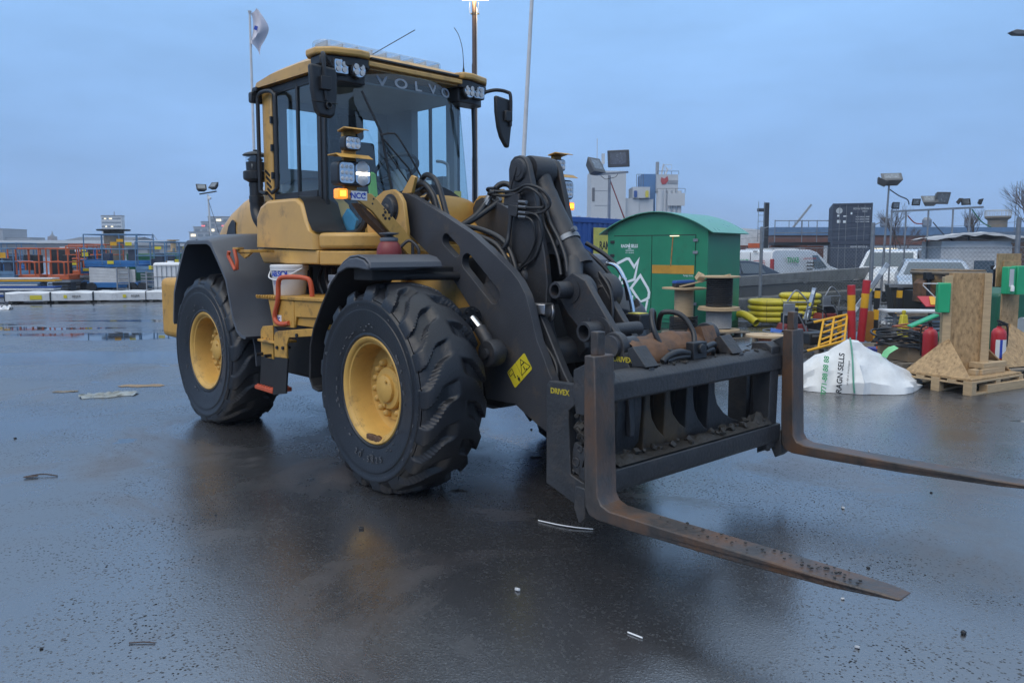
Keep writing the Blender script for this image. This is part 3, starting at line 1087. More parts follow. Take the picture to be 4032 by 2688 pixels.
for sgn in (-1, 1):
    # an L-shaped fork: shank and blade in one bent piece
    g = FB()
    out_ = [(1.885, 1.115), (1.955, 1.115), (1.975, .62), (1.985, .40), (2.01, .362), (2.06, .345), (2.40, .348), (3.15, .362), (3.38, .368), (3.46, .364), (3.45, .352), (3.20, .330), (2.70, .298), (2.20, .280), (1.98, .278), (1.925, .292), (1.90, .33), (1.89, .50), (1.885, .80)]
    y0, y1 = sgn * .91 - (.15 if sgn < 0 else 0), sgn * .91 + (.15 if sgn > 0 else 0)
    g.prism(out_, y0, y1)
    fk = g.build('fork', FORK, FC, bevel=.010)
    # taper the tip in plan
    for v in fk.data.vertices:
        if v.co.x > 3.1:
            t = (v.co.x - 3.1) / .36
            c = (y0 + y1) / 2
            v.co.y = c + (v.co.y - c) * (1 - .38 * t * t)
    g = FB()
    ymid = (y0 + y1) / 2
    g.box(1.89, 1.94, ymid - .035, ymid + .025, 1.112, 1.235)
    g.build('shank_pin', FORK, fk, bevel=.006)
    g = FB()
    g.prism([(1.80, 1.03), (1.885, 1.07), (1.885, .80), (1.82, .80), (1.80, .9)], y0 + .01, y1 - .01)
    g.build('fork_hook', CARR, fk, bevel=.006)
    g = FB()
    g.prism([(1.82, .42), (1.89, .42), (1.89, .26), (1.85, .22), (1.81, .30)], y0 + .01, y1 - .01)
    g.build('fork_hook', CARR, fk, bevel=.006)
    if sgn < 0:
        g = FB()
        for i in range(60):
            x = random.uniform(2.3, 3.3)
            y = random.gauss(ymid, .045)
            if abs(y - ymid) < .06:
                s = random.uniform(.003, .010)
                g.obox((x, y, .352 + (x - 2.06) * .016), (s * 1.3, s, s * .5), (0, 0, random.random() * 3))
        g.build('blade_dirt', MUDM, fk, smooth=0)['kind'] = 'stuff'
# coupler: rusty tube, round-headed hook plates, gusset plates, lower hoops
g = FB()
rows = []
for i in range(25):
    a = i / 24
    y = -.40 + .86 * a
    r = .105 + .03 * sin(a * pi) - .02 * max(0, (a - .7)) + .006 * sin(a * 40)
    cx_, cz_ = 1.60 - .02 * a, 1.0
    rows.append([(cx_ + r * cos(2 * pi * k / 18) * (1 + .08 * sin(3 * k + a * 9)), y, cz_ + r * sin(2 * pi * k / 18) * (1 + .06 * sin(2 * k + a * 12))) for k in range(18)])
g.grid(rows, closed=True)
g.prism([(1.52, 1.0), (1.56, 1.14), (1.66, 1.16), (1.72, 1.02)], .28, .42)
g.build('rusty_tube', RUST, FC, smooth=60)
for sgn in (-1, 1):
    g = FB()
    c = [(1.585 + .085 * cos(radians(t)), 1.085 + .085 * sin(radians(t))) for t in range(200, -21, -20)]
    g.prism(c + [(1.72, .96), (1.84, .96), (1.85, .99), (1.86, .87), (1.70, .85), (1.55, .86), (1.50, 1.0)], sgn * .49, sgn * .435)
    g.build('hook_lug', CARR, FC, bevel=.012, seg=3)
    g = FB()
    g.cyl((1.585, sgn * .51, 1.085), (1.585, sgn * .30, 1.085), .05, n=20)
    g.lathe([(0, .0), (.065, 0), (.065, .03), (0, .03)], (1.585, sgn * .49, 1.085), (0, sgn, 0), 20)
    g.build('coupler_pin', BOOM, FC)
    g = FB()
    g.prism([(1.74, .985), (1.92 - .08, .99), (1.74, 1.10), (1.70, 1.08)], sgn * .50 if sgn < 0 else .38, sgn * .38 if sgn < 0 else .50)
    g.build('gusset', CARR, FC, bevel=.004)
# cast ribs between the crossbars, flaring out at their feet
CAST = mat('ochre stained casting', (.075, .052, .030), .6, var=.4, scale=7, bump=.4, bscale=40, dirt=((.030, .028, .027), .45, .62, 6.0))
for y, m, w, fl in ((-.30, CAST, .045, .20), (-.10, CAST, .045, .27), (.13, CARR, .06, .17), (.37, CARR, .06, .30)):
    g = FB()
    a_ = w / 2
    g.prism([(y - a_, .85), (y + a_, .85), (y + a_ + .004, .72), (y + a_ + fl * .12, .64), (y + a_ + fl * .38, .57), (y + a_ + fl * .75, .51), (y + a_ + fl, .49), (y + a_ + fl, .42), (y - a_ - .02, .42), (y - a_ - .01, .6)], 1.60, 1.70, 'x')
    g.prism([(y - a_, .95), (y + a_, .95), (y + a_, .50), (y - a_, .46)], 1.42, 1.605, 'x')
    g.build('rib', m, FC, bevel=.012, seg=3)
g = FB()
g.prism([(1.64, .90), (1.72, .84), (1.72, .70), (1.70, .52), (1.62, .42), (1.50, .5)], -.60, -.38)
g.build('dark_plate', CARR, FC, bevel=.01)
g = FB()
g.prism([(1.715, .84), (1.74, .84), (1.76, .64), (1.755, .58), (1.72, .58)], -.53, -.49)
g.build('edge_strip', LINK, FC, bevel=.006)
g = FB()
g.prism([(1.40, .92), (1.48, .90), (1.50, .50), (1.42, .45)], -.62, .40)
g.build('back_plate', CARR, FC, bevel=.006)
# bed of mud lying on the lower crossbar
g = FB()
rows = []
rm = random.Random(4)
for i in range(61):
    y = -.76 + 1.58 * i / 60
    hgt = .012 + .02 * max(0, sin(y * 9 + 1)) + (.03 if y > .68 else 0)
    rows.append([(1.735 + .14 * k / 6, y, .478 + hgt * (1 - abs(k / 3 - 1) ** 2) * rm.uniform(.3, 1.5)) for k in range(7)])
g.grid(rows)
g.build('mud_bed', MUDM, FC, smooth=50)
g = FB()
for i in range(70):
    y = random.choice((random.uniform(-.7, .8), random.uniform(.1, .45), random.uniform(.66, .82)))
    s_ = random.uniform(.008, .028)
    g.obox((1.80 + random.uniform(-.055, .05), y, .495 + random.uniform(0, .012)), (s_ * 1.5, s_ * 1.2, s_), (random.random(), random.random(), random.random() * 3))
for i in range(60):
    y = random.uniform(-.5, .85)
    g.obox((1.80 + random.uniform(-.04, .03), y, .986), (random.uniform(.008, .02), random.uniform(.01, .04), random.uniform(.004, .012)), (random.random() * .3, random.random() * .3, random.random() * 3))
g.build('mud_crumbs', MUDM, FC, bevel=.003)['kind'] = 'stuff'
# hoses and valve in the middle of the carriage
g = FB()
g.box(1.76, 1.82, -.02, .12, .985, 1.09)
g.cyl((1.75, .05, 1.05), (1.84, .05, 1.05), .03, n=12)
g.build('carriage_valve', BK, FC, bevel=.006)
for pts, r in (([(1.74, -.06, 1.02), (1.68, -.14, 1.06), (1.62, -.16, 1.18), (1.56, -.1, 1.27), (1.50, 0, 1.24), (1.46, .05, 1.12)], .017),
               ([(1.74, .10, 1.05), (1.70, .14, 1.14), (1.62, .12, 1.24), (1.52, .06, 1.25), (1.46, .1, 1.14)], .017),
               ([(1.80, -.04, 1.03), (1.80, -.14, 1.045), (1.80, -.24, 1.03), (1.80, -.30, 1.0)], .018),
               ([(1.80, -.04, 1.01), (1.80, -.16, 1.01), (1.80, -.26, 1.0)], .015),
               ([(1.80, .13, 1.05), (1.78, .24, 1.06), (1.74, .32, 1.04), (1.70, .36, 1.0)], .018),
               ([(1.80, .13, 1.02), (1.79, .22, 1.03), (1.76, .28, 1.0)], .015)):
    g = FB()
    g.tube(spl(pts, 5), r, 9)
    g.build('carriage_hose', HOSE, FC, smooth=60)
text('maker_mark', 'DRIVEX', .042, INKY, FC, (1.605, -.951, .875), (1, 0, .02), (0, 0, 1), .0008, bold=.0012)
text('maker_mark', 'DRIVEX', .042, INKY, FC, (1.66, -.491, 1.015), (1, 0, .02), (0, 0, 1), .0008, bold=.0012)

# ---- warning label on the arm
a0, a1, a2, a3 = Vector((.60, 0, .82)), Vector((.78, 0, .96)), Vector((.86, 0, .87)), Vector((.68, 0, .71))
ex = (a2 - a3).normalized()
ez = (a1 - a2 + a0 - a3).normalized()
ctr = (a0 + a1 + a2 + a3) / 4
def lb(u, v, w=-.4535):
    p = ctr + ex * u + ez * v
    return (p.x, w, p.z)
def flat(name, m, pts, parent, t=-.4535, th=.0015):
    g = FB()
    n = len(pts)
    vs = [lb(u, v, t) for u, v in pts] + [lb(u, v, t - th) for u, v in pts]
    g.add(vs, [tuple(range(n)), tuple(range(2 * n - 1, n - 1, -1))] + [(i, (i + 1) % n, (i + 1) % n + n, i + n) for i in range(n)])
    return g.build(name, m, parent, smooth=0)
lab = flat('warning_label', STICK, rect_loop(-.115, .115, -.064, .064, .012), WL, -.451)
g = FB()
def tri_ring(g, c, r0, r1, t=-.4535):
    A = [(c[0] + r0 * sin(2 * pi * i / 3), c[1] + r0 * cos(2 * pi * i / 3)) for i in range(3)]
    Bq = [(c[0] + r1 * sin(2 * pi * i / 3), c[1] + r1 * cos(2 * pi * i / 3)) for i in range(3)]
    g.add([lb(*q, t) for q in A + Bq], [(i, (i + 1) % 3, 3 + (i + 1) % 3, 3 + i) for i in range(3)])
tri_ring(g, (.055, -.008), .066, .056)
for (x0, x1, z0, z1) in ((.035, .075, .012, .02), (.048, .056, -.03, .0), (.06, .072, -.036, -.028)):
    g.add([lb(*q, -.4537) for q in ((x0, z0), (x1, z0), (x1, z1), (x0, z1))], [(0, 1, 2, 3)])
A = [(-.105, .02), (-.055, .02), (-.055, .056), (-.105, .056)]
Bq = [(-.100, .025), (-.060, .025), (-.060, .051), (-.100, .051)]
g.add([lb(*q, -.4537) for q in A + Bq], [(i, (i + 1) % 4, 4 + (i + 1) % 4, 4 + i) for i in range(4)])
for poly in ([(-.066, .012), (-.060, .012), (-.060, -.012), (-.066, -.012)], [(-.072, .006), (-.063, .018), (-.054, .006)], [(-.072, -.006), (-.063, -.018), (-.054, -.006)],
             [(-.050, -.028), (-.028, -.028), (-.028, -.050), (-.050, -.050)], [(-.045, -.022), (-.033, -.022), (-.033, -.014), (-.045, -.014)], [(-.046, -.050), (-.041, -.050), (-.041, -.060), (-.046, -.060)], [(-.037, -.050), (-.032, -.050), (-.032, -.060), (-.037, -.060)]):
    g.add([lb(*q, -.4537) for q in poly], [tuple(range(len(poly)))])
g.add([lb(*q, -.4536) for q in ((-.001, -.064), (.001, -.064), (.001, .064), (-.001, .064))], [(0, 1, 2, 3)])
g.build('pictogram', INK, lab, smooth=0)

# ---- front fenders
for sgn in (-1, 1):
    prof = [(.085, 1.522), (.075, 1.555), (.03, 1.583), (-.06, 1.600), (-.16, 1.592), (-.25, 1.555), (-.34, 1.495)]
    g = FB()
    y0, y1 = sorted((sgn * 1.215, sgn * .62))
    g.shell(prof, y0, y1, .02)
    lip = [(.085, 1.522), (.075, 1.555), (.03, 1.583), (-.06, 1.600), (-.16, 1.592), (-.25, 1.555), (-.34, 1.495), (-.32, 1.485), (-.20, 1.525), (-.06, 1.528), (.07, 1.515)]
    g.prism(lip, sgn * 1.225, sgn * 1.205)
    g.prism([(y * sgn, z) for y, z in ((1.22, 1.515), (1.22, 1.56), (.62, 1.56), (.62, 1.535), (.9, 1.512))], .06, .086, 'x')
    g.build('front_fender', GP, WL, bevel=.012, seg=3)
    prof2 = [(-.30, 1.515), (-.45, 1.405), (-.60, 1.235), (-.73, 1.06), (-.79, .92), (-.81, .68), (-.77, .62), (-.68, .61)]
    g = FB()
    g.shell(prof2, *sorted((sgn * 1.205, sgn * .70)), .02)
    g.build('rubber_mudguard', BKM, WL, bevel=.006)
    g = FB()
    g.box(-.25, .0, *sorted((sgn * 1.14, sgn * .40)), 1.44, 1.53)
    g.cyl((-.05, sgn * 1.0, 1.47), (.06, sgn * .42, 1.46), .03)
    g.build('fender_bracket', BKM, WL, bevel=.01)

# ---- rear fenders
for sgn in (-1, 1):
    pr = [(-3.64, .93), (-3.63, 1.0), (-3.59, 1.24), (-3.43, 1.50), (-3.27, 1.715), (-3.20, 1.745), (-2.72, 1.745), (-2.64, 1.72), (-2.50, 1.58), (-2.34, 1.40), (-2.27, 1.20), (-2.22, 1.06), (-2.15, .96), (-2.06, .915), (-1.98, .905)]
    rows = []
    for y, dz, dx in ((1.205, -.012, 0), (1.20, 0, 0), (1.12, .018, .004), (1.00, .045, .03), (.90, .06, .06), (.72, .065, .07)):
        row = []
        for (x, z) in pr:
            front = max(0, min(1, (x + 2.6) / .3))
            top = max(0, min(1, (z - 1.45) / .25))
            row.append((x + dx * front, sgn * y, z + dz * top))
        rows.append(row)
    inner = [[(p[0] * .985 - .04 if False else p[0] + (-.022 if p[0] > -2.9 else .022), p[1], p[2] - .024) for p in r] for r in rows]
    g = RB()
    g.grid(rows)
    g.grid(inner)
    n = len(pr)
    for a, b in ((rows[0], inner[0]),):
        g.grid([a, b])
    g.grid([[r[0] for r in rows], [r[0] for r in inner]])
    g.grid([[r[-1] for r in rows], [r[-1] for r in inner]])
    g.build('rear_fender', GP, WL, smooth=30)
    g = RB()
    g.box(-3.6, -2.25, *sorted((sgn * .72, sgn * .70)), .75, 1.78)
    g.build('wheel_arch_liner', BKM, WL)
    # lower black flap continuing below the panel
    g = RB()
    g.shell([(-2.20, .93), (-2.14, .80), (-2.12, .62)], *sorted((sgn * 1.05, sgn * .72)), .02)
    g.build('rubber_mudguard', GP, WL)
# seam across the fender top
g = RB()
g.box(-3.02, -3.01, -1.19, -.75, 1.744, 1.752)
g.build('fender_seam', BK, WL)

# ---- counterweight and hood
g = RB()
g.prism([(-3.55, -1.10), (-3.90, -1.13), (-4.20, -1.12), (-4.30, -1.02), (-4.36, -.6), (-4.36, .6), (-4.30, 1.02), (-4.20, 1.12), (-3.90, 1.13), (-3.55, 1.10)], .73, 1.36, 'z')
o = g.build('counterweight', YD, WL, bevel=.07, seg=4)
g = RB()
g.box(-4.0, -3.6, -.95, .95, .58, .76)
g.build('tail_guard', BKM, WL)
rows = []
for x, zt, hw in ((-2.42, 2.34, .70), (-2.70, 2.32, .71), (-2.95, 2.28, .71), (-3.2, 2.21, .71), (-3.45, 2.11, .70), (-3.65, 2.0, .68), (-3.80, 1.89, .65), (-3.90, 1.75, .57)):
    sec = []
    for k in range(25):
        t = pi * k / 24
        n_ = 5.0
        cx_, sz_ = cos(t), sin(t)
        yy = -hw * math.copysign(abs(cx_) ** (2 / n_), cx_)
        zz = 1.62 + (zt - 1.62) * abs(sz_) ** (2 / n_)
        sec.append((x, yy, zz))
    rows.append(sec)
g = RB()
g.grid(rows)
g.add(rows[-1], [tuple(range(25))])
hd = g.build('engine_hood', Y, WL, smooth=50)
g = RB()
g.prism([(-3.48, 1.70), (-3.20, 1.70), (-3.20, 1.93), (-3.27, 1.96), (-3.36, 1.90)], -.718, -.70)
g.build('hood_vent', BK, hd, bevel=.004)
g = RB()
rows2 = [[(p[0], p[1] * .86, p[2] + .012) for p in r[6:19]] for r in rows[:4]]
g.grid(rows2)
g.build('hood_top_panel', BK, hd)
text('hood_name', 'VOLVO', .11, INKW, hd, rp(-2.62, -.615, 2.24), rd(1, 0, .1), rd(0, .5, 1), .001)
# red round decal
g = RB()
g.lathe([(.0, .001), (.052, .001), (.055, 0)], (-2.50, -.722, 1.88), (0, -1, 0), 24)
o = g.build('round_decal', INKR, hd)
g = RB()
g.lathe([(.0, .001), (.036, .001)], (-2.50, -.724, 1.885), (0, -1, 0), 24)
g.build('decal_face', INKW, o)

# ---- air pre-cleaner stack
g = RB()
SX, SY = -2.62, -.76
g.tube(spl([(SX + .12, SY + .03, 1.86), (SX + .05, SY, 1.94), (SX, SY, 2.03), (SX, SY, 2.12)], 5), .062, 18)
g.lathe([(.068, 2.10), (.068, 2.16), (.062, 2.165), (.062, 2.25), (.066, 2.25), (.066, 2.28), (.06, 2.285), (.085, 2.30), (.112, 2.315), (.115, 2.33), (.115, 2.385), (.108, 2.392), (.085, 2.395), (.088, 2.475)], (SX, SY, 0), (0, 0, 1), 28)
st = g.build('air_intake_stack', BK, WL, smooth=40)
g = RB()
g.lathe([(.087, 2.474), (.087, 2.535)], (SX, SY, 0), (0, 0, 1), 28)
g.build('stack_glass', LENS, st)
g = RB()
g.cyl((SX, SY, 2.47), (SX, SY, 2.56), .012, n=8)
g.lathe([(.05, 2.474), (.075, 2.50), (.05, 2.52), (.0, 2.52)], (SX, SY, 0), (0, 0, 1), 10)
g.build('stack_rotor', GALV, st)
g = RB()
g.lathe([(.112, 2.535), (.118, 2.54), (.10, 2.556), (.05, 2.572), (.02, 2.578), (.018, 2.592), (0, 2.594)], (SX, SY, 0), (0, 0, 1), 28)
g.build('stack_cap', BK, st)
text('stack_mark', 'II', .05, INKW, st, rp(SX + .062, SY - .064, 2.43), rd(.7, -.55, 0), rd(0, 0, 1), .001, bold=.002)

# ---- cab lower body
def bulge(sgn):
    sec = [(-2.30, 1.68), (-2.28, 1.95), (-2.20, 2.045), (-2.06, 2.095), (-1.52, 2.09), (-1.43, 2.04), (-1.36, 1.88), (-1.30, 1.80), (-1.225, 1.775), (-1.225, 1.655)]
    rows = []
    cxm, czm = -1.75, 1.85
    for y, sh in ((.50, 0), (.80, 0), (.90, .012), (.935, .04), (.945, .09)):
        rows.append([(x + (cxm - x) * sh, sgn * y, z + (czm - z) * sh * 1.6 if z > 1.7 else z) for (x, z) in sec])
    g = RB()
    g.grid(rows)
    g.add(rows[-1], [tuple(range(len(sec)))])
    g.build('cab_side_panel', Y, WL, smooth=50)
    g = RB()
    g.prism([(-2.30, 1.665), (-1.225, 1.65), (-1.225, 1.535), (-2.18, 1.535)], sgn * .50, sgn * .925)
    g.build('cab_skirt', Y, WL, bevel=.012)
    ed = [(-1.60, 2.108), (-1.50, 2.100), (-1.415, 2.045), (-1.345, 1.885), (-1.285, 1.812), (-1.215, 1.797)]
    g = RB()
    g.grid([[(x, sgn * .938, z) for x, z in ed], [(x + .01, sgn * .62, z + .004) for x, z in ed]])
    g.build('glass_surround', BK, WL, smooth=50)
for sgn in (-1, 1):
    bulge(sgn)
pl = [(-1.215, -.93), (-1.05, -.90), (-.90, -.80), (-.83, -.64), (-.81, -.40), (-.81, .40), (-.83, .64), (-.90, .80), (-1.05, .90), (-1.215, .93)]
g = RB()
g.prism(pl, 1.66, 1.79, 'z')
g.build('cab_front_panel', Y, WL, bevel=.03, seg=3)
g = RB()
g.prism([(x - .01, y * .985) for x, y in pl], 1.53, 1.645, 'z')
g.build('cab_front_skirt', Y, WL, bevel=.012)
g = RB()
rows = []
for z, k in ((1.78, 1.0), (1.95, .985), (2.08, .95), (2.12, .90)):
    rows.append([(-1.15 + (-.82 + 1.15) * k * (1 - (abs(y) / .62) ** 4 * .6) , y, z - .10 * (abs(y) / .62) ** 3 * (1 if z > 2 else .5)) for y in [-.60 + 1.2 * i / 16 for i in range(17)]])
rows.append([(-1.18, p[1], p[2]) for p in rows[-1]])
g.grid(rows)
g.build('cab_cowl', Y, WL, smooth=50)

# ---- cab frame, glass, roof
def quadpane(name, pts, m, parent=None, t=None):
    g = RB()
    n = len(pts)
    g.add(pts, [tuple(range(n))])
    return g.build(name, m, parent, smooth=0)
AT, AB = (-1.23, .575, 3.13), (-1.09, .575, 2.06)
for sgn in (-1, 1):
    s_ = sgn
    # rear corner post (yellow) with slots, black B post, slim bars
    g = RB()
    g.box(-2.47, -2.29, *sorted((s_ * .755, s_ * .68)), 2.09, 3.10)
    post = g.build('rear_post', Y, WL, bevel=.015)
    if s_ < 0:
        for i in range(5):
            g = RB()
            g.obox((-2.39 + .012 * i, -.757, 2.36 - .055 * i), (.10, .006, .022), (0, .55, 0))
            g.build('slot', BK, post)
        for z in (2.30, 2.55, 2.80):
            g = RB()
            g.box(-2.305, -2.28, -.765, -.74, z, z + .06)
            g.build('hinge', BK, post)
    g = RB()
    g.prism([(-1.53, 1.82), (-1.53, 3.10), (-1.40, 3.10), (-1.40, 1.80), (-1.46, 1.78)], s_ * .735, s_ * .69)
    g.box(-1.475, -1.455, *sorted((s_ * .745, s_ * .73)), 1.80, 3.08)
    g.build('door_post', BK, WL, bevel=.008)
    g = RB()
    g.box(-1.865, -1.835, *sorted((s_ * .742, s_ * .715)), 2.10, 3.09)
    g.box(-2.29, -1.53, *sorted((s_ * .738, s_ * .71)), 3.055, 3.10)
    g.box(-2.29, -1.53, *sorted((s_ * .742, s_ * .70)), 2.085, 2.16)
    g.box(-2.30, -2.27, *sorted((s_ * .742, s_ * .71)), 2.10, 3.09)
    g.build('window_frame', BK, WL, bevel=.004)
    quadpane('side_window', [(-2.27, s_ * .727, 2.16), (-1.865, s_ * .727, 2.16), (-1.865, s_ * .727, 3.055), (-2.27, s_ * .727, 3.055)], GLS, WL)
    quadpane('side_window', [(-1.835, s_ * .727, 2.16), (-1.53, s_ * .727, 2.16), (-1.53, s_ * .727, 3.055), (-1.835, s_ * .727, 3.055)], GLS, WL)
    # lower side glass beside the seat
    if s_ < 0:
        quadpane('lower_window', [(-1.64, -.70, 2.08), (-1.53, -.722, 2.08), (-1.53, -.722, 1.84), (-1.58, -.71, 1.84)], GLS, WL)
    # corner glass, reaching low
    pts = [(-1.40, s_ * .715, 1.82), (-1.14, s_ * .63, 1.82), (-1.055, s_ * .60, 1.90), (AB[0], s_ * AB[1], 2.06), (AT[0], s_ * AT[1], 3.12), (-1.40, s_ * .715, 3.10)]
    quadpane('corner_window', pts, GLS, WL)
    g = RB()
    fr = [(-1.40, s_ * .717, 1.80), (-1.14, s_ * .634, 1.79), (-1.03, s_ * .60, 1.88), (-1.055, s_ * .58, 2.06)]
    g.tube(spl(fr, 5), .028, 8)
    g.build('corner_frame', BK, WL)
# windscreen, bowed forward
rows = []
for i in range(9):
    a = i / 8
    row = []
    for k in range(17):
        y = -.575 + 1.15 * k / 16
        bow = .13 * (1 - (y / .575) ** 2)
        row.append((AB[0] + (AT[0] - AB[0]) * a + bow, y, AB[2] + (AT[2] - AB[2]) * a))
    rows.append(row)
g = RB()
g.grid(rows)
g.build('windscreen', GLS, WL, smooth=60)
g = RB()
prof = [rows[0][k] for k in range(17)]
g.tube(prof, .03, 8)
g.build('windscreen_seal', BK, WL)
g = RB()
arc = [(-.86 + .0 * k, -.45 + .9 * k / 12, 2.07 + .14 * sin(pi * k / 12)) for k in range(13)]
rows3 = [[(-1.00 + .10 * (1 - (p[1] / .575) ** 2), p[1], 2.03) for p in arc], [(-1.01 + .10 * (1 - (p[1] / .575) ** 2), p[1], p[2]) for p in arc]]
g.grid(rows3)
g.build('dash_shroud', BK, WL)
# rear wall of the cab with a window
g = RB()
g.box(-2.47, -2.44, -.70, .70, 2.0, 2.42)
g.box(-2.47, -2.44, -.70, -.52, 2.42, 3.08)
g.box(-2.47, -2.44, .52, .70, 2.42, 3.08)
g.box(-2.47, -2.44, -.52, .52, 2.98, 3.08)
g.box(-2.47, -2.44, -.09, .20, 2.42, 2.98)
g.build('cab_rear_wall', INT, WL)
quadpane('rear_window', [(-2.455, -.52, 2.42), (-2.455, .52, 2.42), (-2.455, .52, 2.98), (-2.455, -.52, 2.98)], GLS, WL)
g = RB()
g.box(-2.44, -1.05, -.69, .69, 1.55, 1.60)
g.box(-2.44, -1.50, .60, .69, 1.60, 2.36)
g.box(-2.44, -2.25, -.69, .69, 1.60, 2.25)
g.box(-2.44, -1.62, -.69, -.62, 1.60, 2.08)
g.build('cab_floor', INT, WL)
g = RB()
g.box(-2.44, -1.30, -.70, .70, 3.05, 3.068)
g.build('cab_headliner', INT, WL)
# far-side inner pillars
g = RB()
g.box(-1.52, -1.40, .66, .70, 1.7, 3.05)
g.box(-2.44, -2.02, .62, .70, 2.1, 3.05)
g.build('inner_post', INT, WL)
# seat, column, wheel, levers
g = RB()
g.prism([(-2.15, 2.05), (-1.62, 2.03), (-1.58, 2.12), (-1.66, 2.17), (-2.10, 2.17)], -.26, .26)
g.prism([(-2.18, 2.10), (-2.05, 2.12), (-2.12, 2.70), (-2.22, 2.70)], -.25, .25)
g.prism([(-2.22, 2.72), (-2.13, 2.72), (-2.14, 2.95), (-2.21, 2.95)], -.14, .14)
g.box(-2.05, -1.75, -.22, .22, 1.6, 2.05)
seat = g.build('operator_seat', SEAT, WL, bevel=.03, seg=3)
for sgn in (-1, 1):
    g = RB()
    g.prism([(-2.08, 2.28), (-1.62, 2.26), (-1.58, 2.31), (-1.62, 2.35), (-2.08, 2.36)], sgn * .30, sgn * .42)
    g.build('armrest', SEAT, seat, bevel=.025, seg=3)
g = RB()
ctr_ = Vector((-1.42, .0, 2.38))
ax = Vector((-.55, 0, .83)).normalized()
u_ = Vector((0, 1, 0))
w_ = ax.cross(u_)
g.tube([ctr_ + (u_ * cos(2 * pi * i / 28) + w_ * sin(2 * pi * i / 28)) * .20 for i in range(28)], .018, 8, closed=True)
for a in (0, 2.1, 4.2):
    g.cyl(ctr_ - ax * .02, ctr_ + (u_ * cos(a) + w_ * sin(a)) * .2, .012, n=6)
sw = g.build('steering_wheel', BK, WL)
g = RB()
g.cyl((-1.40, 0, 2.36), (-1.20, 0, 1.75), .07, n=12)
g.box(-1.28, -1.02, -.22, .22, 1.95, 2.14)
g.build('steering_column', INT, WL, bevel=.02)
g = RB()
g.tube(spl([(-1.30, .50, 2.05), (-1.30, .50, 2.40), (-1.30, .46, 2.46), (-1.32, .38, 2.47)], 5), .014, 8)
g.build('grab_tube', INT, WL)
g = RB()
g.box(-1.16, -1.155, .05, .19, 2.16, 2.27)
g.build('paper', WHT, WL)
g = RB()
g.box(-1.115, -1.11, .42, .50, 2.10, 2.19)
g.build('yellow_note', STICK, WL)
g = RB()
g.prism([(-1.42, 1.81), (-1.20, 1.81), (-1.16, 1.90), (-1.30, 2.0), (-1.38, 1.93)], -.60, -.57)
g.build('blue_cloth', mat('blue cloth', (.03, .25, .45), .8), WL, bevel=.005)
g = RB()
g.prism([(-1.10, 2.0), (-1.06, 2.0), (-1.10, 2.28), (-1.14, 2.30)], -.50, -.44)
g.build('green_vest', mat('green vest cloth', (.20, .50, .10), .8), WL)
# roof
g = RB()
rows = []
for x, hw, zt in ((-2.52, .79, 3.20), (-2.46, .805, 3.225), (-2.2, .80, 3.26), (-1.7, .79, 3.275), (-1.36, .78, 3.265), (-1.16, .77, 3.235), (-1.12, .76, 3.20)):
    row = []
    for k in range(21):
        y = -hw + 2 * hw * k / 20
        e_ = abs(y) / hw
        z = zt + .03 * (1 - e_ ** 2) - .05 * max(0, (e_ - .85) / .15) ** 2
        row.append((x, y, z))
    rows.append(row)
bot = [[(p[0], p[1], 3.13 if -2.5 < p[0] else 3.12) for p in r] for r in rows]
g.grid(rows)
g.grid(bot)
g.grid([[r[0] for r in rows], [r[0] for r in bot]])
g.grid([[r[-1] for r in rows], [r[-1] for r in bot]])
g.grid([rows[0], bot[0]])
g.grid([rows[-1], bot[-1]])
roof = g.build('roof', Y, WL, smooth=45)
g = RB()
g.box(-2.48, -1.32, -.74, .74, 3.07, 3.128)
g.build('roof_liner_edge', BK, roof, bevel=.01)
g = RB()
g.box(-1.145, -1.09, -.47, .47, 3.205, 3.225)
g.build('front_drip_rail', BK, roof, bevel=.006)
g = RB()
g.box(-1.15, -1.08, -.50, .50, 3.145, 3.185)
g.build('front_visor_strip', Y, roof, bevel=.008)
FROST = mat('frosted print', (.22, .26, .31), .6)
for i, ch in enumerate('VOLVO'):
    yy = -.34 + .17 * i
    bx = -1.09 - .13 * .945 + .13 * (1 - (yy / .575) ** 2) + .004
    text('windscreen_letter', ch, .115, FROST, WL, rp(bx - .008, yy, 3.05), rd(.78 * yy * -1, 1, 0), rd(-.13, 0, 1), .0008, bold=.003, sx=1.35)
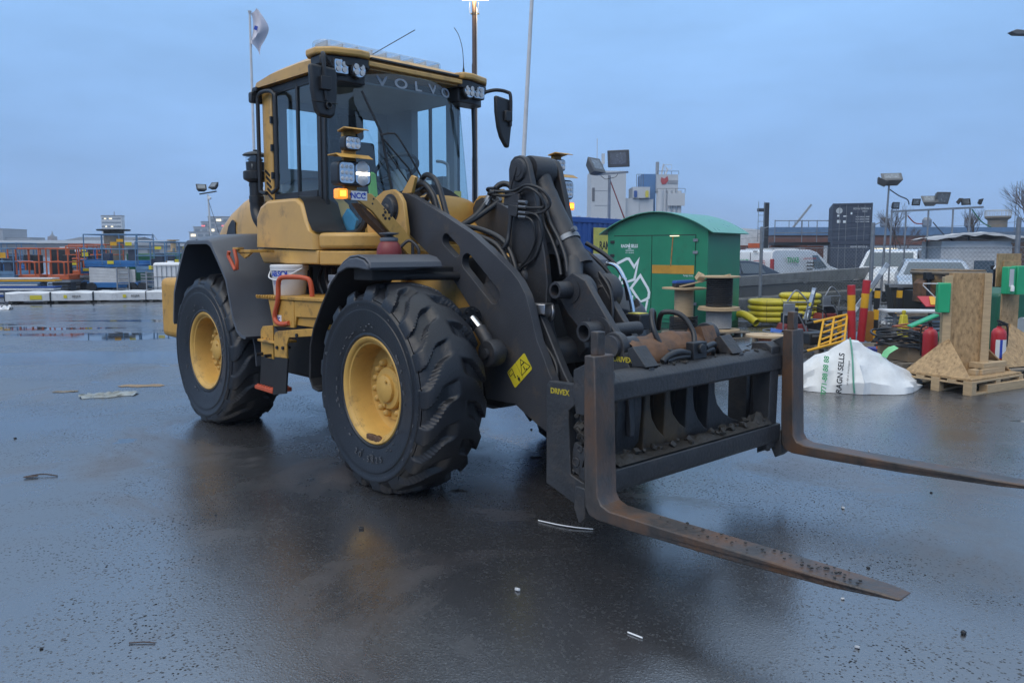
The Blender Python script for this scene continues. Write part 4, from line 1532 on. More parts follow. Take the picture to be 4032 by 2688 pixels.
for sgn in (-1, 1):
    # corner pod with lamps below a yellow cap
    g = RB()
    capp = [(-1.45, sgn * .78), (-1.42, sgn * .87), (-1.36, sgn * .915), (-1.22, sgn * .915), (-1.11, sgn * .82), (-1.045, sgn * .60), (-1.06, sgn * .50), (-1.14, sgn * .46), (-1.4, sgn * .5)]
    g.prism(capp, 3.195, 3.255, 'z')
    g.build('pod_cap', Y, roof, bevel=.018, seg=3)
    g = RB()
    g.prism([(x + .03 if x < -1.2 else x - .03, y * .97) for x, y in capp], 3.12, 3.194, 'z')
    g.prism([(-1.36, sgn * .85), (-1.22, sgn * .85), (-1.15, sgn * .72), (-1.14, sgn * .50), (-1.24, sgn * .48), (-1.36, sgn * .6)], 3.0, 3.121, 'z')
    pod = g.build('lamp_pod', BK, roof, bevel=.01)
    for (x, y, z, kind) in ((-1.125, .735, 3.11, 'sq'), (-1.09, .590, 3.10, 'rd')):
        g = RB()
        if kind == 'sq':
            g.prism(rect_loop(sgn * y - .072, sgn * y + .072, z - .062, z + .062, .02), x - .07, x, 'x')
        else:
            g.lathe([(.03, -.08), (.068, -.05), (.070, 0), (.0, 0)], (x, sgn * y, z), (1, 0, 0), 24)
        wl_ = g.build('work_lamp', BK, roof, bevel=.004)
        g = RB()
        if kind == 'sq':
            g.prism(rect_loop(sgn * y - .062, sgn * y + .062, z - .052, z + .052, .016), x - .002, x + .006, 'x')
        else:
            g.lathe([(.058, -.002), (.058, .004), (.0, .006)], (x, sgn * y, z), (1, 0, 0), 24)
        g.build('lens', REFL, wl_)
        g = RB()
        for i in range(4):
            dy, dz = (-.027 if i % 2 else .027), (-.022 if i < 2 else .022)
            g.lathe([(.019, .0), (.022, .010), (.0, .011)], (x + .002, sgn * y + dy, z + dz), (1, 0, 0), 12)
        g.build('led', WHTD, wl_)
    # mirror on a bent arm
    g = RB()
    mx_, my_ = -1.06, sgn * .955
    if sgn < 0:
        g.tube(spl([(-1.12, sgn * .82, 3.09), (-1.08, sgn * .92, 3.16), (-1.03, sgn * .95, 3.15), (-1.015, sgn * .955, 3.05), (-1.015, sgn * .955, 2.93)], 5), .017, 8)
    else:
        g.tube(spl([(-1.14, .80, 3.12), (-1.08, .90, 3.15), (-1.03, 1.0, 3.14), (-1.0, 1.025, 3.09), (-1.0, 1.02, 2.82)], 5), .017, 8)
    arm = g.build('mirror_arm', BK, WL)
    g = RB()
    if sgn < 0:
        yc = -.955
        sh_ = [(yc - .115, 3.07), (yc + .115, 3.065), (yc + .125, 3.0), (yc + .118, 2.84), (yc + .10, 2.70), (yc + .06, 2.675), (yc - .04, 2.68), (yc - .075, 2.72), (yc - .105, 2.88)]
        g.prism(sh_, -1.075, -1.02, 'x')
    else:
        yc = .965
        sh_ = [(yc - .115, 3.09), (yc + .07, 3.07), (yc + .10, 2.89), (yc + .08, 2.76), (yc + .06, 2.62), (yc + .02, 2.62), (yc - .05, 2.71), (yc - .085, 2.80), (yc - .11, 2.94)]
        g.prism(sh_, -1.06, -1.01, 'x')
    mir = g.build('mirror', BK, arm, bevel=.022, seg=3)
    g = RB()
    g.obox((-1.005, sgn * (.955 if sgn < 0 else .99), 2.93 if sgn < 0 else 2.91), (.05, .09, .10))
    if sgn < 0:
        g.cyl((-1.01, -.955, 2.90), (-1.01, -.945, 2.80), .012, n=8)
        g.lathe([(.018, -.01), (.028, -.01), (.028, .01), (.018, .01)], (-1.005, -.925, 2.765), (1, 0, 0), 16, closed=True)
        g.box(-1.019, -1.012, -1.07, -.84, 2.785, 2.793)
    g.build('mirror_clamp', BK, arm, bevel=.01)
    # tall grab tube by the corner
    g = RB()
    g.tube(spl([(-1.36, sgn * .80, 3.09), (-1.33, sgn * .83, 3.06), (-1.32, sgn * .835, 2.9), (-1.30, sgn * .835, 2.2), (-1.30, sgn * .835, 1.80)], 5), .018, 8)
    if sgn > 0:
        g.build('front_grab_tube', BK, WL)
    # rear corner lamp
    g = RB()
    g.prism(rect_loop(sgn * .78 - .07, sgn * .78 + .07, 3.0, 3.10, .02), -2.54, -2.48, 'x')
    g.prism([(-2.54, 3.10), (-2.44, 3.10), (-2.44, 3.14), (-2.52, 3.14)], sgn * .82, sgn * .74)
    rl = g.build('rear_work_lamp', BK, roof, bevel=.008)
# handrail loop behind the door
g = RB()
g.tube(spl([(-2.33, -.80, 2.17), (-2.43, -.80, 2.19), (-2.455, -.80, 2.26), (-2.455, -.80, 2.98), (-2.44, -.80, 3.05), (-2.37, -.80, 3.08), (-2.22, -.80, 3.07), (-2.14, -.80, 3.03), (-2.115, -.80, 2.95), (-2.115, -.80, 2.28), (-2.14, -.80, 2.20), (-2.22, -.80, 2.17)], 5), .018, 8)
g.build('door_handrail', BK, WL, smooth=60)
# light bar on the roof
g = RB()
g.prism(rect_loop(-.66, .66, -1.77, -1.53, .09, 6), 3.335, 3.41, 'z') if False else g.prism([(q[1], q[0]) for q in rect_loop(-.66, .66, -1.77, -1.53, .10, 6)], 3.375, 3.43, 'z')
lb_ = g.build('beacon_bar', LENS, roof, bevel=.012)
g = RB()
g.prism([(q[1], q[0]) for q in rect_loop(-.65, .65, -1.76, -1.54, .09, 6)], 3.30, 3.374, 'z')
g.build('beacon_base', WHTD, lb_)
for i in range(9):
    g = RB()
    g.box(-1.745, -1.555, -.60 + .15 * i - .006, -.60 + .15 * i + .006, 3.376, 3.42)
    g.build('beacon_divider', WHTD, lb_)
g = RB()
g.tube(spl([(-1.80, -.20, 3.30), (-1.62, -.10, 3.40), (-1.36, .0, 3.50), (-1.20, .06, 3.56)], 5), .004, 5)
g.build('antenna', BK, roof)
g = RB()
g.lathe([(.012, 3.26), (.010, 3.36), (.005, 3.38), (.004, 3.42)], (-1.36, .75, 0), (0, 0, 1), 8)
g.tube(spl([(-1.36, .75, 3.40), (-1.37, .745, 3.55), (-1.41, .735, 3.68), (-1.46, .72, 3.76)], 5), .0035, 5)
g.build('antenna', BK, roof)
# wiper
g = RB()
g.tube([(-1.01, -.62, 2.92), (-.965, -.47, 2.60), (-.93, -.40, 2.15)], .011, 6)
wp = g.build('wiper_blade', BK, WL)
g = RB()
g.tube(spl([(-.95, -.49, 2.58), (-.93, -.40, 2.60), (-.91, -.34, 2.57), (-.88, -.18, 2.33), (-.86, -.08, 2.14)], 4), .009, 6)
g.tube([(-.95, -.46, 2.55), (-.89, -.26, 2.33), (-.87, -.14, 2.12)], .008, 6)
g.tube([(-.95, -.43, 2.45), (-.90, -.28, 2.24), (-.88, -.2, 2.12)], .006, 6)
g.build('wiper_arm', BK, wp)

# ---- headlamp brackets on the front frame
def lamp_set(sgn):
    X = -.40
    g = FB()
    pts = [(1.17, 2.085), (.90, 2.055), (.62, 1.80), (.535, 1.70), (.535, 1.60), (.60, 1.62), (.90, 1.93), (1.02, 2.005), (1.15, 2.015)]
    g.prism([(sgn * y, z) for y, z in pts], X, X + .03, 'x')
    br = g.build('lamp_bracket', Y, WL, bevel=.005)
    g = FB()
    pts2 = [(1.0, 1.99), (.90, 1.925), (.535, 1.60), (.535, 1.56), (.93, 1.90)]
    g.prism([(sgn * y, z) for y, z in pts2], X - .10, X, 'x')
    g.build('bracket_underside', RUST, br)
    g = FB()
    for i in range(6):
        a = 2 * pi * i / 6
        g.lathe([(.013, .0), (0, .001)], (X + .0305, sgn * (.775 + .034 * cos(a)), 1.905 + .026 * sin(a)), (1, 0, 0), 6)
    for (y, z) in ((1.08, 2.045), (.89, 2.02), (.90, 1.985), (.80, 1.95)):
        g.lathe([(.008, .0), (0, .001)], (X + .0305, sgn * y, z), (1, 0, 0), 8)
    g.build('bracket_hole', INK, br)
    g = FB()
    g.box(X - .01, X + .06, *sorted((sgn * 1.115, sgn * 1.195)), 2.01, 2.08)
    am = g.build('indicator', AMBL, br, bevel=.01)
    g = FB()
    g.box(X + .055, X + .064, *sorted((sgn * 1.135, sgn * 1.178)), 2.028, 2.064)
    g.build('indicator_bulb', AMBER, am)
    # big headlamp, two compartments
    g = FB()
    g.prism(rect_loop(sgn * 1.055 - .135, sgn * 1.055 + .135, 2.105, 2.275, .04), X - .06, X + .05, 'x')
    hl = g.build('headlamp', BK, br, bevel=.008)
    g = FB()
    g.prism(rect_loop(sgn * 1.055 - .122, sgn * 1.055 - .005, 2.12, 2.262, .025), X + .045, X + .056, 'x')
    g.prism(rect_loop(sgn * 1.055 + .005, sgn * 1.055 + .122, 2.12, 2.262, .03), X + .045, X + .056, 'x')
    g.build('headlamp_reflector', REFL, hl)
    inn = 1 if sgn < 0 else -1
    g = FB()
    ya, yb = sorted((sgn * 1.055 + inn * .012, sgn * 1.055 + inn * .116))
    g.box(X + .055, X + .062, ya, yb, 2.182, 2.200)
    g.build('lit_bar', LEDON if sgn < 0 else WHT, hl)
    g = FB()
    for i in range(3):
        for k in range(3):
            g.lathe([(.015, 0), (.012, .006), (0, .007)], (X + .055, sgn * 1.055 - inn * (.03 + .034 * i), 2.15 + .042 * k), (1, 0, 0), 10)
    g.lathe([(.05, 0), (.045, .004), (0, .012)], (X + .055, sgn * 1.055 + inn * .063, 2.232), (1, 0, 0), 16)
    g.lathe([(.045, 0), (.04, .004), (0, .012)], (X + .055, sgn * 1.055 + inn * .063, 2.150), (1, 0, 0), 16)
    g.build('headlamp_cells', WHTD, hl)
    g = FB()
    g.prism([(X - .08, 2.315), (X + .04, 2.315), (X + .10, 2.29), (X + .10, 2.295), (X + .04, 2.325), (X - .08, 2.325)], *sorted((sgn * 1.195, sgn * .93)))
    g.build('lamp_visor', YD, br, bevel=.003)
    g = FB()
    g.box(X - .05, X - .02, *sorted((sgn * 1.10, sgn * 1.0)), 2.07, 2.50)
    g.build('lamp_stalk', YD, br)
    g = FB()
    g.prism(rect_loop(sgn * 1.045 - .075, sgn * 1.045 + .06, 2.355, 2.455, .025), X - .04, X + .03, 'x')
    sl = g.build('auxiliary_lamp', BK, br, bevel=.006)
    g = FB()
    g.prism(rect_loop(sgn * 1.045 - .065, sgn * 1.045 + .05, 2.365, 2.445, .02), X + .026, X + .036, 'x')
    g.build('auxiliary_lens', REFL, sl)
    g = FB()
    for i in range(6):
        g.lathe([(.017, 0), (.014, .008), (0, .009)], (X + .035, sgn * 1.045 - .045 + .038 * (i % 3), 2.385 + .04 * (i // 3)), (1, 0, 0), 12)
    g.build('auxiliary_led', WHT, sl)
    g = FB()
    g.prism([(X - .05, 2.485), (X + .04, 2.50), (X + .10, 2.49), (X + .10, 2.496), (X + .04, 2.512), (X - .05, 2.497)], *sorted((sgn * 1.13, sgn * .96)))
    g.build('lamp_visor', YD, br, bevel=.003)
    if sgn < 0:
        g = FB()
        g.box(X + .030, X + .0325, -1.075, -.945, 2.005, 2.07)
        s1 = g.build('owner_sticker', WHT, br)
        text('owner_name', 'NCC', .056, INKB, s1, (X + .0335, -1.02, 2.035), (0, 1, 0), (0, 0, 1), .0006, bold=.0015)
        g = FB()
        st_ = []
        for i in range(10):
            r = .016 if i % 2 == 0 else .007
            st_.append((-.966 + r * sin(pi * i / 5), 2.05 + r * cos(pi * i / 5)))
        g.prism(st_, X + .0330, X + .0338, 'x')
        g.build('owner_star', INKB, s1)
lamp_set(-1)
lamp_set(1)
g = FB()
g.cyl((-.36, -.56, 1.62), (-.36, -.56, 1.70), .012, n=8)
g.tube(spl([(-.30, -.72, 1.66), (-.26, -.66, 1.72), (-.20, -.62, 1.66), (-.2, -.62, 1.58)], 4), .012, 8)
g.build('bracket_bolt', LINK, WL)

# ---- platform, steps and handrails on the near side
g = RB()
g.prism([(-1.88, 1.268), (-.72, 1.288), (-.72, 1.262), (-1.88, 1.24)], -1.15, -.62)
pf = g.build('step_platform', YD, WL, bevel=.004)
g = RB()
for i in range(9):
    g.cyl((-1.86 + .045 * i, -1.152, 1.262), (-1.845 + .045 * i, -1.152, 1.262), .014, n=6)
g.build('platform_teeth', YD, pf)
g = RB()
g.prism([(-1.68, 1.24), (-1.25, 1.245), (-1.25, 1.03), (-1.60, 1.02)], -1.14, -1.12)
g.prism([(-1.25, 1.25), (-.72, 1.262), (-.72, 1.15), (-.90, 1.13), (-1.22, 1.12), (-1.25, 1.03)], -1.135, -1.115)
g.box(-1.60, -.75, -1.115, -.70, 1.05, 1.24)
g.build('platform_box', YD, pf, bevel=.004)
g = RB()
g.box(-1.575, -1.455, -1.1425, -1.1405, 1.05, 1.12)
s1 = g.build('owner_sticker', WHT, WL)
text('owner_name', 'NCC', .045, INKB, s1, rp(-1.525, -1.1435, 1.083), rd(1, 0, 0), rd(0, 0, 1), .0006, bold=.0015)
g = RB()
def rr(x0, x1, z0, z1, r=.035):
    return rect_loop(x0, x1, z0, z1, r)
g.prism([(-1.80, .75), (-1.58, .745), (-1.58, 1.03), (-1.76, 1.01), (-1.80, .97)], -1.16, -1.145)
g.prism([(-1.47, .78), (-1.26, .79), (-1.26, .90), (-1.22, .96), (-.85, 1.0), (-.85, 1.06), (-1.40, 1.0), (-1.45, .985), (-1.47, .95)], -1.205, -1.19)
g.box(-1.78, -1.47, -1.20, -1.0, .885, .905)
sp_ = g.build('upper_step', YD, WL, bevel=.004)
g = RB()
for i in range(18):
    g.obox((-1.76 + .016 * i, -1.15 + .05 * (i % 4), .912), (.02, .02, .012), (0, 0, i))
g.build('step_rust', RUST, sp_)
for (x, z) in ((-1.41, .865), (-1.31, .87), (-1.08, .99), (-1.77, .775), (-1.62, .775)):
    g = RB()
    g.cyl((x, -1.22, z), (x, -1.15, z), .014, n=8)
    g.build('bolt', BK, sp_)
g = RB()
g.prism([(-1.80, .75), (-1.55, .745), (-1.55, .50), (-1.84, .50)], -1.16, -1.15)
g.prism([(-1.47, .78), (-1.25, .79), (-1.30, .50), (-1.52, .46)], -1.205, -1.19)
g.build('lower_step_strap', BKM, WL)
g = RB()
g.prism([(-1.86, .50), (-1.54, .50), (-1.54, .465), (-1.86, .47)], -1.20, -1.02)
ls = g.build('lower_step', ORG, WL, bevel=.004)
g = RB()
for i in range(6):
    for k in range(4):
        g.lathe([(.016, .0), (.012, .012)], (-1.83 + .05 * i, -1.18 + .045 * k, .50), (0, 0, 1), 8)
g.build('step_tread', ORG, ls)
g = RB()
g.tube(spl([(-1.32, -1.145, 1.065), (-1.42, -1.15, 1.05), (-1.50, -1.16, 1.06), (-1.535, -1.16, 1.11), (-1.49, -1.16, 1.20), (-1.465, -1.16, 1.27), (-1.455, -1.16, 1.38), (-1.42, -1.155, 1.425), (-1.34, -1.12, 1.435), (-1.22, -1.06, 1.43), (-1.175, -1.03, 1.40), (-1.165, -1.02, 1.28)], 4), .020, 10)
g.build('orange_handrail', ORG, WL, smooth=60)
g = RB()
g.tube([(-2.22, -1.225, 1.64), (-2.235, -1.225, 1.60), (-2.10, -1.23, 1.485), (-2.06, -1.23, 1.49), (-2.055, -1.23, 1.56), (-2.11, -1.225, 1.655)], .016, 8)
g.build('orange_grip', ORG, WL, smooth=60)
g = RB()
g.prism([(-2.20, 1.655), (-1.86, 1.655), (-1.86, 1.63), (-2.20, 1.63)], -1.20, -.98)
g.box(-2.16, -2.06, -1.22, -1.16, 1.655, 1.675)
g.prism([(-2.12, 1.632), (-1.86, 1.632), (-1.93, 1.60), (-2.0, 1.58)], -1.19, -1.17)
g.build('grip_bracket', YD, WL, bevel=.003)
# far half of the machine: dark fuel tank side
g = RB()
g.box(-2.1, -.95, .60, 1.02, .55, 1.27)
g.build('fuel_tank', YD, WL, bevel=.04)

# ---- things standing on the loader
bk = empty('bucket', WL.matrix_world @ Vector((0, 0, 0)), 0, 'white plastic bucket with bold blue lettering standing on the yellow step platform', 'bucket')
Mroot = Matrix.Translation((-0.098, 6.0, 0)) @ Matrix.Rotation(radians(-48.25), 4, 'Z')
bk.location = Mroot @ rp(-1.66, -.95, 1.274)
bk.rotation_euler = (0, 0, radians(-4))
g = B()
g.lathe([(.128, 0), (.132, .004), (.150, .205), (.158, .208), (.158, .225), (.152, .225), (.160, .228), (.160, .248), (.150, .255), (.0, .255)], (0, 0, 0), (0, 0, 1), 40)
g.build('pail', WHT, bk, smooth=40)
g = B()
g.tube(spl([(-.165, 0, .20), (-.14, -.10, .15), (-.04, -.168, .13), (.07, -.15, .18), (.14, -.09, .225)], 6), .006, 6)
g.build('handle', WHT, bk)
def on_pail(u, z, r=0.0):
    rad_ = .128 + .022 * z / .205 + .002 + r
    a = u / .15 - pi / 2 - .25
    return (rad_ * cos(a), rad_ * sin(a), z)
for i, ch in enumerate('ABSOL'):
    u = -.075 + .037 * i
    p = Vector(on_pail(u, .178))
    tdir = Vector((-p.y, p.x, 0)).normalized()
    text('label_letter', ch, .062, INKB, bk, p, tdir, (0, 0, 1), .0006, bold=.002)
g = B()
for i in range(9):
    z = .125 - .0105 * i
    vs = []
    k = 8
    w = .06 - .012 * (i % 3)
    for q in range(k + 1):
        vs.append(on_pail(-.085 + (w + .04) * q / k, z))
    for q in range(k + 1):
        vs.append(on_pail(-.085 + (w + .04) * q / k, z + .004))
    g.add(vs, [(q, q + 1, q + k + 2, q + k + 1) for q in range(k)])
g.build('fine_print', INKB, bk, smooth=0)
rc = empty('canister', Mroot @ Vector((-.22, -.86, 1.60)), 0, 'dark red canister with a grey screw cap perched on the front fender', 'canister')
g = B()
g.lathe([(.085, 0), (.092, .03), (.085, .07), (.07, .10), (.055, .115)], (0, 0, 0), (0, 0, 1), 24)
g.build('tank', REDD, rc)
g = B()
g.lathe([(.062, .112), (.066, .118), (.066, .135), (.05, .14), (.02, .15), (.07, .165), (.072, .172), (.0, .178)], (0, 0, 0), (0, 0, 1), 24)
g.build('cap', GALV, rc)

# ================================================================ the right-hand yard
def lp(root, name, m, fn, **k):
    g = B()
    fn(g)
    return g.build(name, m, root, **k)

# ---- green waste hut: local x along the front, y into depth, origin at the front right corner
ux = Vector((.772, -.636, 0))
HUT = empty('waste_hut', (4.02, 15.9, 0), math.atan2(-.636, .772), 'green sheet-metal waste hut with arched roof and white recycling arrows', 'hut')
HW, HD, HH = 2.42, 1.62, 2.10
def arch(x):
    t = (x + HW / 2) / (HW / 2)
    return HH + .36 * (1 - t * t)
g = B()
poly = [(-HW, .12), (0, .12), (0, HH)] + [(-HW * i / 16, arch(-HW * i / 16)) for i in range(1, 16)] + [(-HW, HH)]
g.prism(poly, 0, HD)
g.build('wall', GRN, HUT, bevel=.006)
g = B()
rows = []
for i in range(21):
    x = .16 - (HW + .32) * i / 20
    t = (x + HW / 2) / (HW / 2)
    rows.append([(x, -.12, HH + .38 - .36 * t * t + .008), (x, HD + .1, HH + .38 - .36 * t * t + .008)])
g.grid(rows)
g.grid([[(p[0], p[1], p[2] - .018) for p in r] for r in rows])
g.grid([[(r[0][0], r[0][1], r[0][2]) for r in rows], [(r[0][0], r[0][1], r[0][2] - .018) for r in rows]])
g.build('roof', GRNR, HUT, smooth=60)
g = B()
g.box(-HW, 0, .02, HD, 0, .12)
g.build('base_frame', GRND, HUT)
# two door leaves, proud of the wall
DX = [-2.25, -1.29, -.27]
for a, b in ((DX[0], DX[1]), (DX[1], DX[2])):
    g = B()
    g.box(a + .008, b - .008, -.022, .002, .20, 1.97)
    dr = g.build('door', GRN, HUT, bevel=.004)
g = B()
g.box(DX[0], DX[2], -.006, .001, 1.972, 1.99)
g.box(DX[0] - .002, DX[0] + .006, -.006, .001, .2, 1.98)
g.box(DX[1] - .006, DX[1] + .006, -.006, .001, .2, 1.98)
g.box(DX[2] - .006, DX[2] + .002, -.006, .001, .2, 1.98)
g.build('door_gap', INK, HUT)
for z, x, m in ((1.87, DX[2], GALV), (1.62, DX[2], GALV), (.55, DX[2], GALV), (1.85, DX[0] - .03, INK), (1.55, DX[0] - .03, INK)):
    g = B()
    g.box(x - .055, x + .055, -.032, -.02, z - .03, z + .03)
    g.build('hinge', m, HUT, bevel=.004)
def hp(x, z, y=-.0245):
    return (x, y, z)
g = B()
g.box(DX[1] + .02, DX[2] - .02, -.0265, -.0225, 1.17, 1.35)
g.build('orange_band', mat('ochre band', (.50, .26, .03), .5), HUT)
g = B()
g.prism([(-.80, 1.955), (-.775, 1.955), (-.815, 1.32), (-.84, 1.32)], -.0275, -.0268)
g.build('rust_streak', mat('rust streak', (.34, .16, .05), .7, var=.5, scale=14), HUT)
g = B()
g.box(-.84, -.64, -.07, -.024, 1.955, 1.972)
g.build('door_lamp', LIT, HUT, bevel=.003)
def stroke(g, pts, w, closed=True, y0=-.0255, y1=-.0235):
    P = [Vector((p[0], 0, p[1])) for p in pts]
    n = len(P)
    Lr = []
    Rr = []
    for i in range(n):
        a, b, c = P[(i - 1) % n], P[i], P[(i + 1) % n]
        if not closed and i == 0:
            a = b - (c - b)
        if not closed and i == n - 1:
            c = b + (b - a)
        d1 = (b - a).normalized()
        d2 = (c - b).normalized()
        n1 = Vector((-d1.z, 0, d1.x))
        n2 = Vector((-d2.z, 0, d2.x))
        mt_ = (n1 + n2)
        if mt_.length < 1e-3:
            mt_ = n1
        mt_.normalize()
        k = w / 2 / max(.35, mt_.dot(n1))
        Lr.append(b + mt_ * k)
        Rr.append(b - mt_ * k)
    for y in (y0,):
        vs = [(p.x, y, p.z) for p in Lr + Rr]
        g.add(vs, [(i, (i + 1) % n, n + (i + 1) % n, n + i) for i in range(n if closed else n - 1)])
# recycling arrows, pixel outline turned into metres on the door
def rc_(u, v):
    return (-2.25 + (u - 270) * .96 / 600., 1.97 - (v - 400) * 1.0 / 610.)
for pts in ([(305, 785), (330, 768), (480, 700), (520, 700), (605, 808), (668, 720), (610, 975), (395, 1040), (470, 970), (318, 800)],
            [(703, 920), (820, 1085), (843, 1140), (835, 1210), (800, 1235), (620, 1300), (690, 1250), (560, 1090)],
            [(395, 895), (345, 1115), (300, 1095), (280, 1180), (420, 1420), (470, 1430), (530, 1330)],
            ):
    g = B()
    stroke(g, [rc_(*q) for q in pts], .06, closed=len(pts) != 7)
    g.build('recycling_arrow', INKW, HUT, smooth=0)
g = B()
stroke(g, [rc_(585, 1190), rc_(570, 1330), rc_(610, 1300)], .045, False)
stroke(g, [rc_(820, 1240), rc_(770, 1480)], .05, False)
g.build('recycling_arrow', INKW, HUT, smooth=0)
text('company_name', 'RAGN', .098, INKW, HUT, hp(-1.955, 1.755), (1, 0, 0), (0, 0, 1), .001, bold=.003, sx=.75)
text('company_name', 'SELLS', .098, INKW, HUT, hp(-1.72, 1.755), (1, 0, 0), (0, 0, 1), .001, bold=.003, sx=.75)
g = B()
g.prism([(-1.862, 1.71), (-1.85, 1.80), (-1.842, 1.825), (-1.834, 1.80), (-1.822, 1.71), (-1.832, 1.71), (-1.842, 1.74), (-1.852, 1.71)], -.0255, -.0235)
g.box(-1.88, -1.80, -.0255, -.0235, 1.69, 1.70)
g.box(-1.94, -1.73, -.0255, -.0235, 1.655, 1.668)
g.build('company_mark', INKW, HUT, smooth=0)
text('company_phone', '0771-88 88 88', .04, INKW, HUT, hp(-1.835, 1.61), (1, 0, 0), (0, 0, 1), .001, sx=.9)
text('content_note', 'Farligt Gods', .05, INKW, HUT, hp(-.42, 1.135), (1, 0, 0), (0, 0, 1), .001, sx=.9)
g = B()
g.box(-.52, -.34, -.0255, -.0225, .42, .56)
s1 = g.build('warning_notice', WHT, HUT)
g = B()
for x in (-.475, -.385):
    g.lathe([(.022, 0), (.028, 0), (.028, .001), (.022, .001)], (x, -.0258, .505), (0, -1, 0), 16, closed=True)
g.build('pictogram', INK, s1)
g = B()
g.box(-.60, -.53, -.0255, -.0225, .44, .52)
g.build('red_notice', INKR, HUT)

# ---- blue container with the yellow sign
BC = empty('blue_container', (1.35, 21.2, 0), math.atan2(.747, .665), 'blue corrugated steel container with a yellow sign behind the green hut', 'container')
def corrug(g, x0, x1, y, z0, z1, d=.03, pitch=.25, sgn=1):
    n = int((x1 - x0) / pitch)
    pts = []
    for i in range(n):
        b = x0 + i * pitch
        for f, o in ((0, 0), (.28, 0), (.42, d), (.72, d), (.86, 0)):
            pts.append((b + f * pitch, y + sgn * o))
    pts.append((x1, y))
    g.grid([[(p[0], p[1], z0) for p in pts], [(p[0], p[1], z1) for p in pts]])
g = B()
corrug(g, .05, 6.0, .0, .15, 2.45)
g.box(.02, 6.04, .05, 2.4, .12, 2.46)
g.build('corrugated_wall', CBLUE, BC, smooth=0)
g = B()
g.box(0, 6.06, -.02, .06, 2.45, 2.60)
g.box(0, 6.06, -.02, .06, 0, .16)
g.box(0, .12, -.025, .06, 0, 2.6)
g.box(0, 6.06, .06, 2.44, 2.5, 2.56)
g.build('rail_frame', CBLUE, BC, bevel=.01)
for i in range(12):
    g = B()
    g.box(.3 + .45 * i, .42 + .45 * i, .0, .08, 2.60, 2.63)
    g.build('roof_rib', WHTD, BC)
g = B()
g.box(1.45, 3.1, -.05, -.025, 1.28, 2.32)
sg = g.build('yellow_sign', mat('pale yellow sign', (.62, .55, .10), .45), BC, bevel=.004)
text('sign_name', 'RAMIRENT', .33, INK, sg, (2.33, -.0515, 1.80), (1, 0, 0), (0, 0, 1), .001, bold=.008, sx=.78)
for k in range(2):
    g = B()
    x = .05 + .36 * k
    g.tube(spl([(x - .12, .5, 2.60), (x - .1, .5, 3.1), (x - .02, .5, 3.42), (x + .05, .5, 3.46), (x + .24, .5, 3.46), (x + .28, .5, 3.40), (x + .16, .5, 2.60)], 4), .018, 6)
    g.build('ladder_hoop', GALV, BC)
g = B()
g.cyl((2.52, 19.4, 1.35), (2.80, 19.4, 2.24), .045, n=10)
g.cyl((2.52, 19.4, 1.35), (2.44, 19.4, .0), .04, n=10)
tag(g.build('red_prop', REDD, None), 'dark red steel prop leaning up beside the yellow sign', 'prop')

# ---- cable drums
def drum(loc, rf, h, rc, name, label, coremat, winds=None, flmat=WOOD, group=None, hollow=True, sh=None):
    d = empty(name, loc, 0, label, 'cable drum', group)
    for z in (0, h - .03):
        g = B()
        g.lathe([(.04, z), (rf, z), (rf, z + .03), (.04, z + .03)], (0, 0, 0), (0, 0, 1), 36, closed=True)
        g.build('flange', flmat if z or sh is None else sh, d, bevel=.003)
    g = B()
    g.lathe([(rc, .03), (rc, h - .03)], (0, 0, 0), (0, 0, 1), 28)
    g.build('core', coremat, d)
    if winds:
        r, z0, z1, m, wr = winds
        g = B()
        pts = []
        turns = int((z1 - z0) / (2 * wr))
        for i in range(turns * 14 + 1):
            a = 2 * pi * i / 14
            pts.append((r * cos(a) * random.uniform(.98, 1.02), r * sin(a) * random.uniform(.98, 1.02), z0 + (z1 - z0) * i / (turns * 14)))
        g.tube(pts, wr, 5)
        g.build('cable', m, d)
    return d
CABLE = mat('black cable', (.010, .011, .014), .5, var=.4, scale=30)
WCAB = mat('pale grey cable', (.36, .37, .38), .5, var=.2, scale=30)
drum((3.46, 15.5, 0), .44, .92, .19, 'cable_drum', 'pine cable drum loosely wound with a little black cable, blue clamp case on its top', WOOD, (.27, .05, .34, CABLE, .018), sh=WOODG)
drum((3.98, 14.8, .13), .40, .42, .22, 'cable_drum', 'low cable drum wound with pale grey cable, carrying another drum', WOODG, (.235, .04, .38, WCAB, .012))
drum((3.98, 14.8, .555), .385, .62, .20, 'cable_drum', 'pine cable drum tightly wound with black cable, standing on a grey drum', WOOD, (.24, .035, .58, CABLE, .018))
drum((3.43, 10.4, .0), .25, .52, .085, 'cable_drum', 'small cable drum with bare orange core behind the fork carriage', CORE)
g = B()
g.bar((3.30, 15.15, .955), (4.16, 14.72, 1.20), .12, .03)
tag(g.build('plank', WOOD, None, bevel=.003), 'pine plank bridging two cable drum tops', 'plank')
tl = empty('tool_case', (3.44, 15.5, .93), .2, 'blue tool case lying on the loosely wound cable drum', 'case')
g = B()
g.box(-.20, .20, -.10, .10, .0, .07)
g.build('case_base', INK, tl, bevel=.01)
g = B()
g.prism([(-.21, .07), (.21, .085), (.23, .11), (.19, .14), (-.19, .13)], -.10, .10)
g.build('case_lid', CBLUE, tl, bevel=.012)
g = B()
g.obox((3.74, 15.35, 1.13), (.14, .14, .14), (.5, .4, .3))
tag(g.build('wood_block', WOOD, None, bevel=.004), 'small pale wood block resting on the plank', 'block')

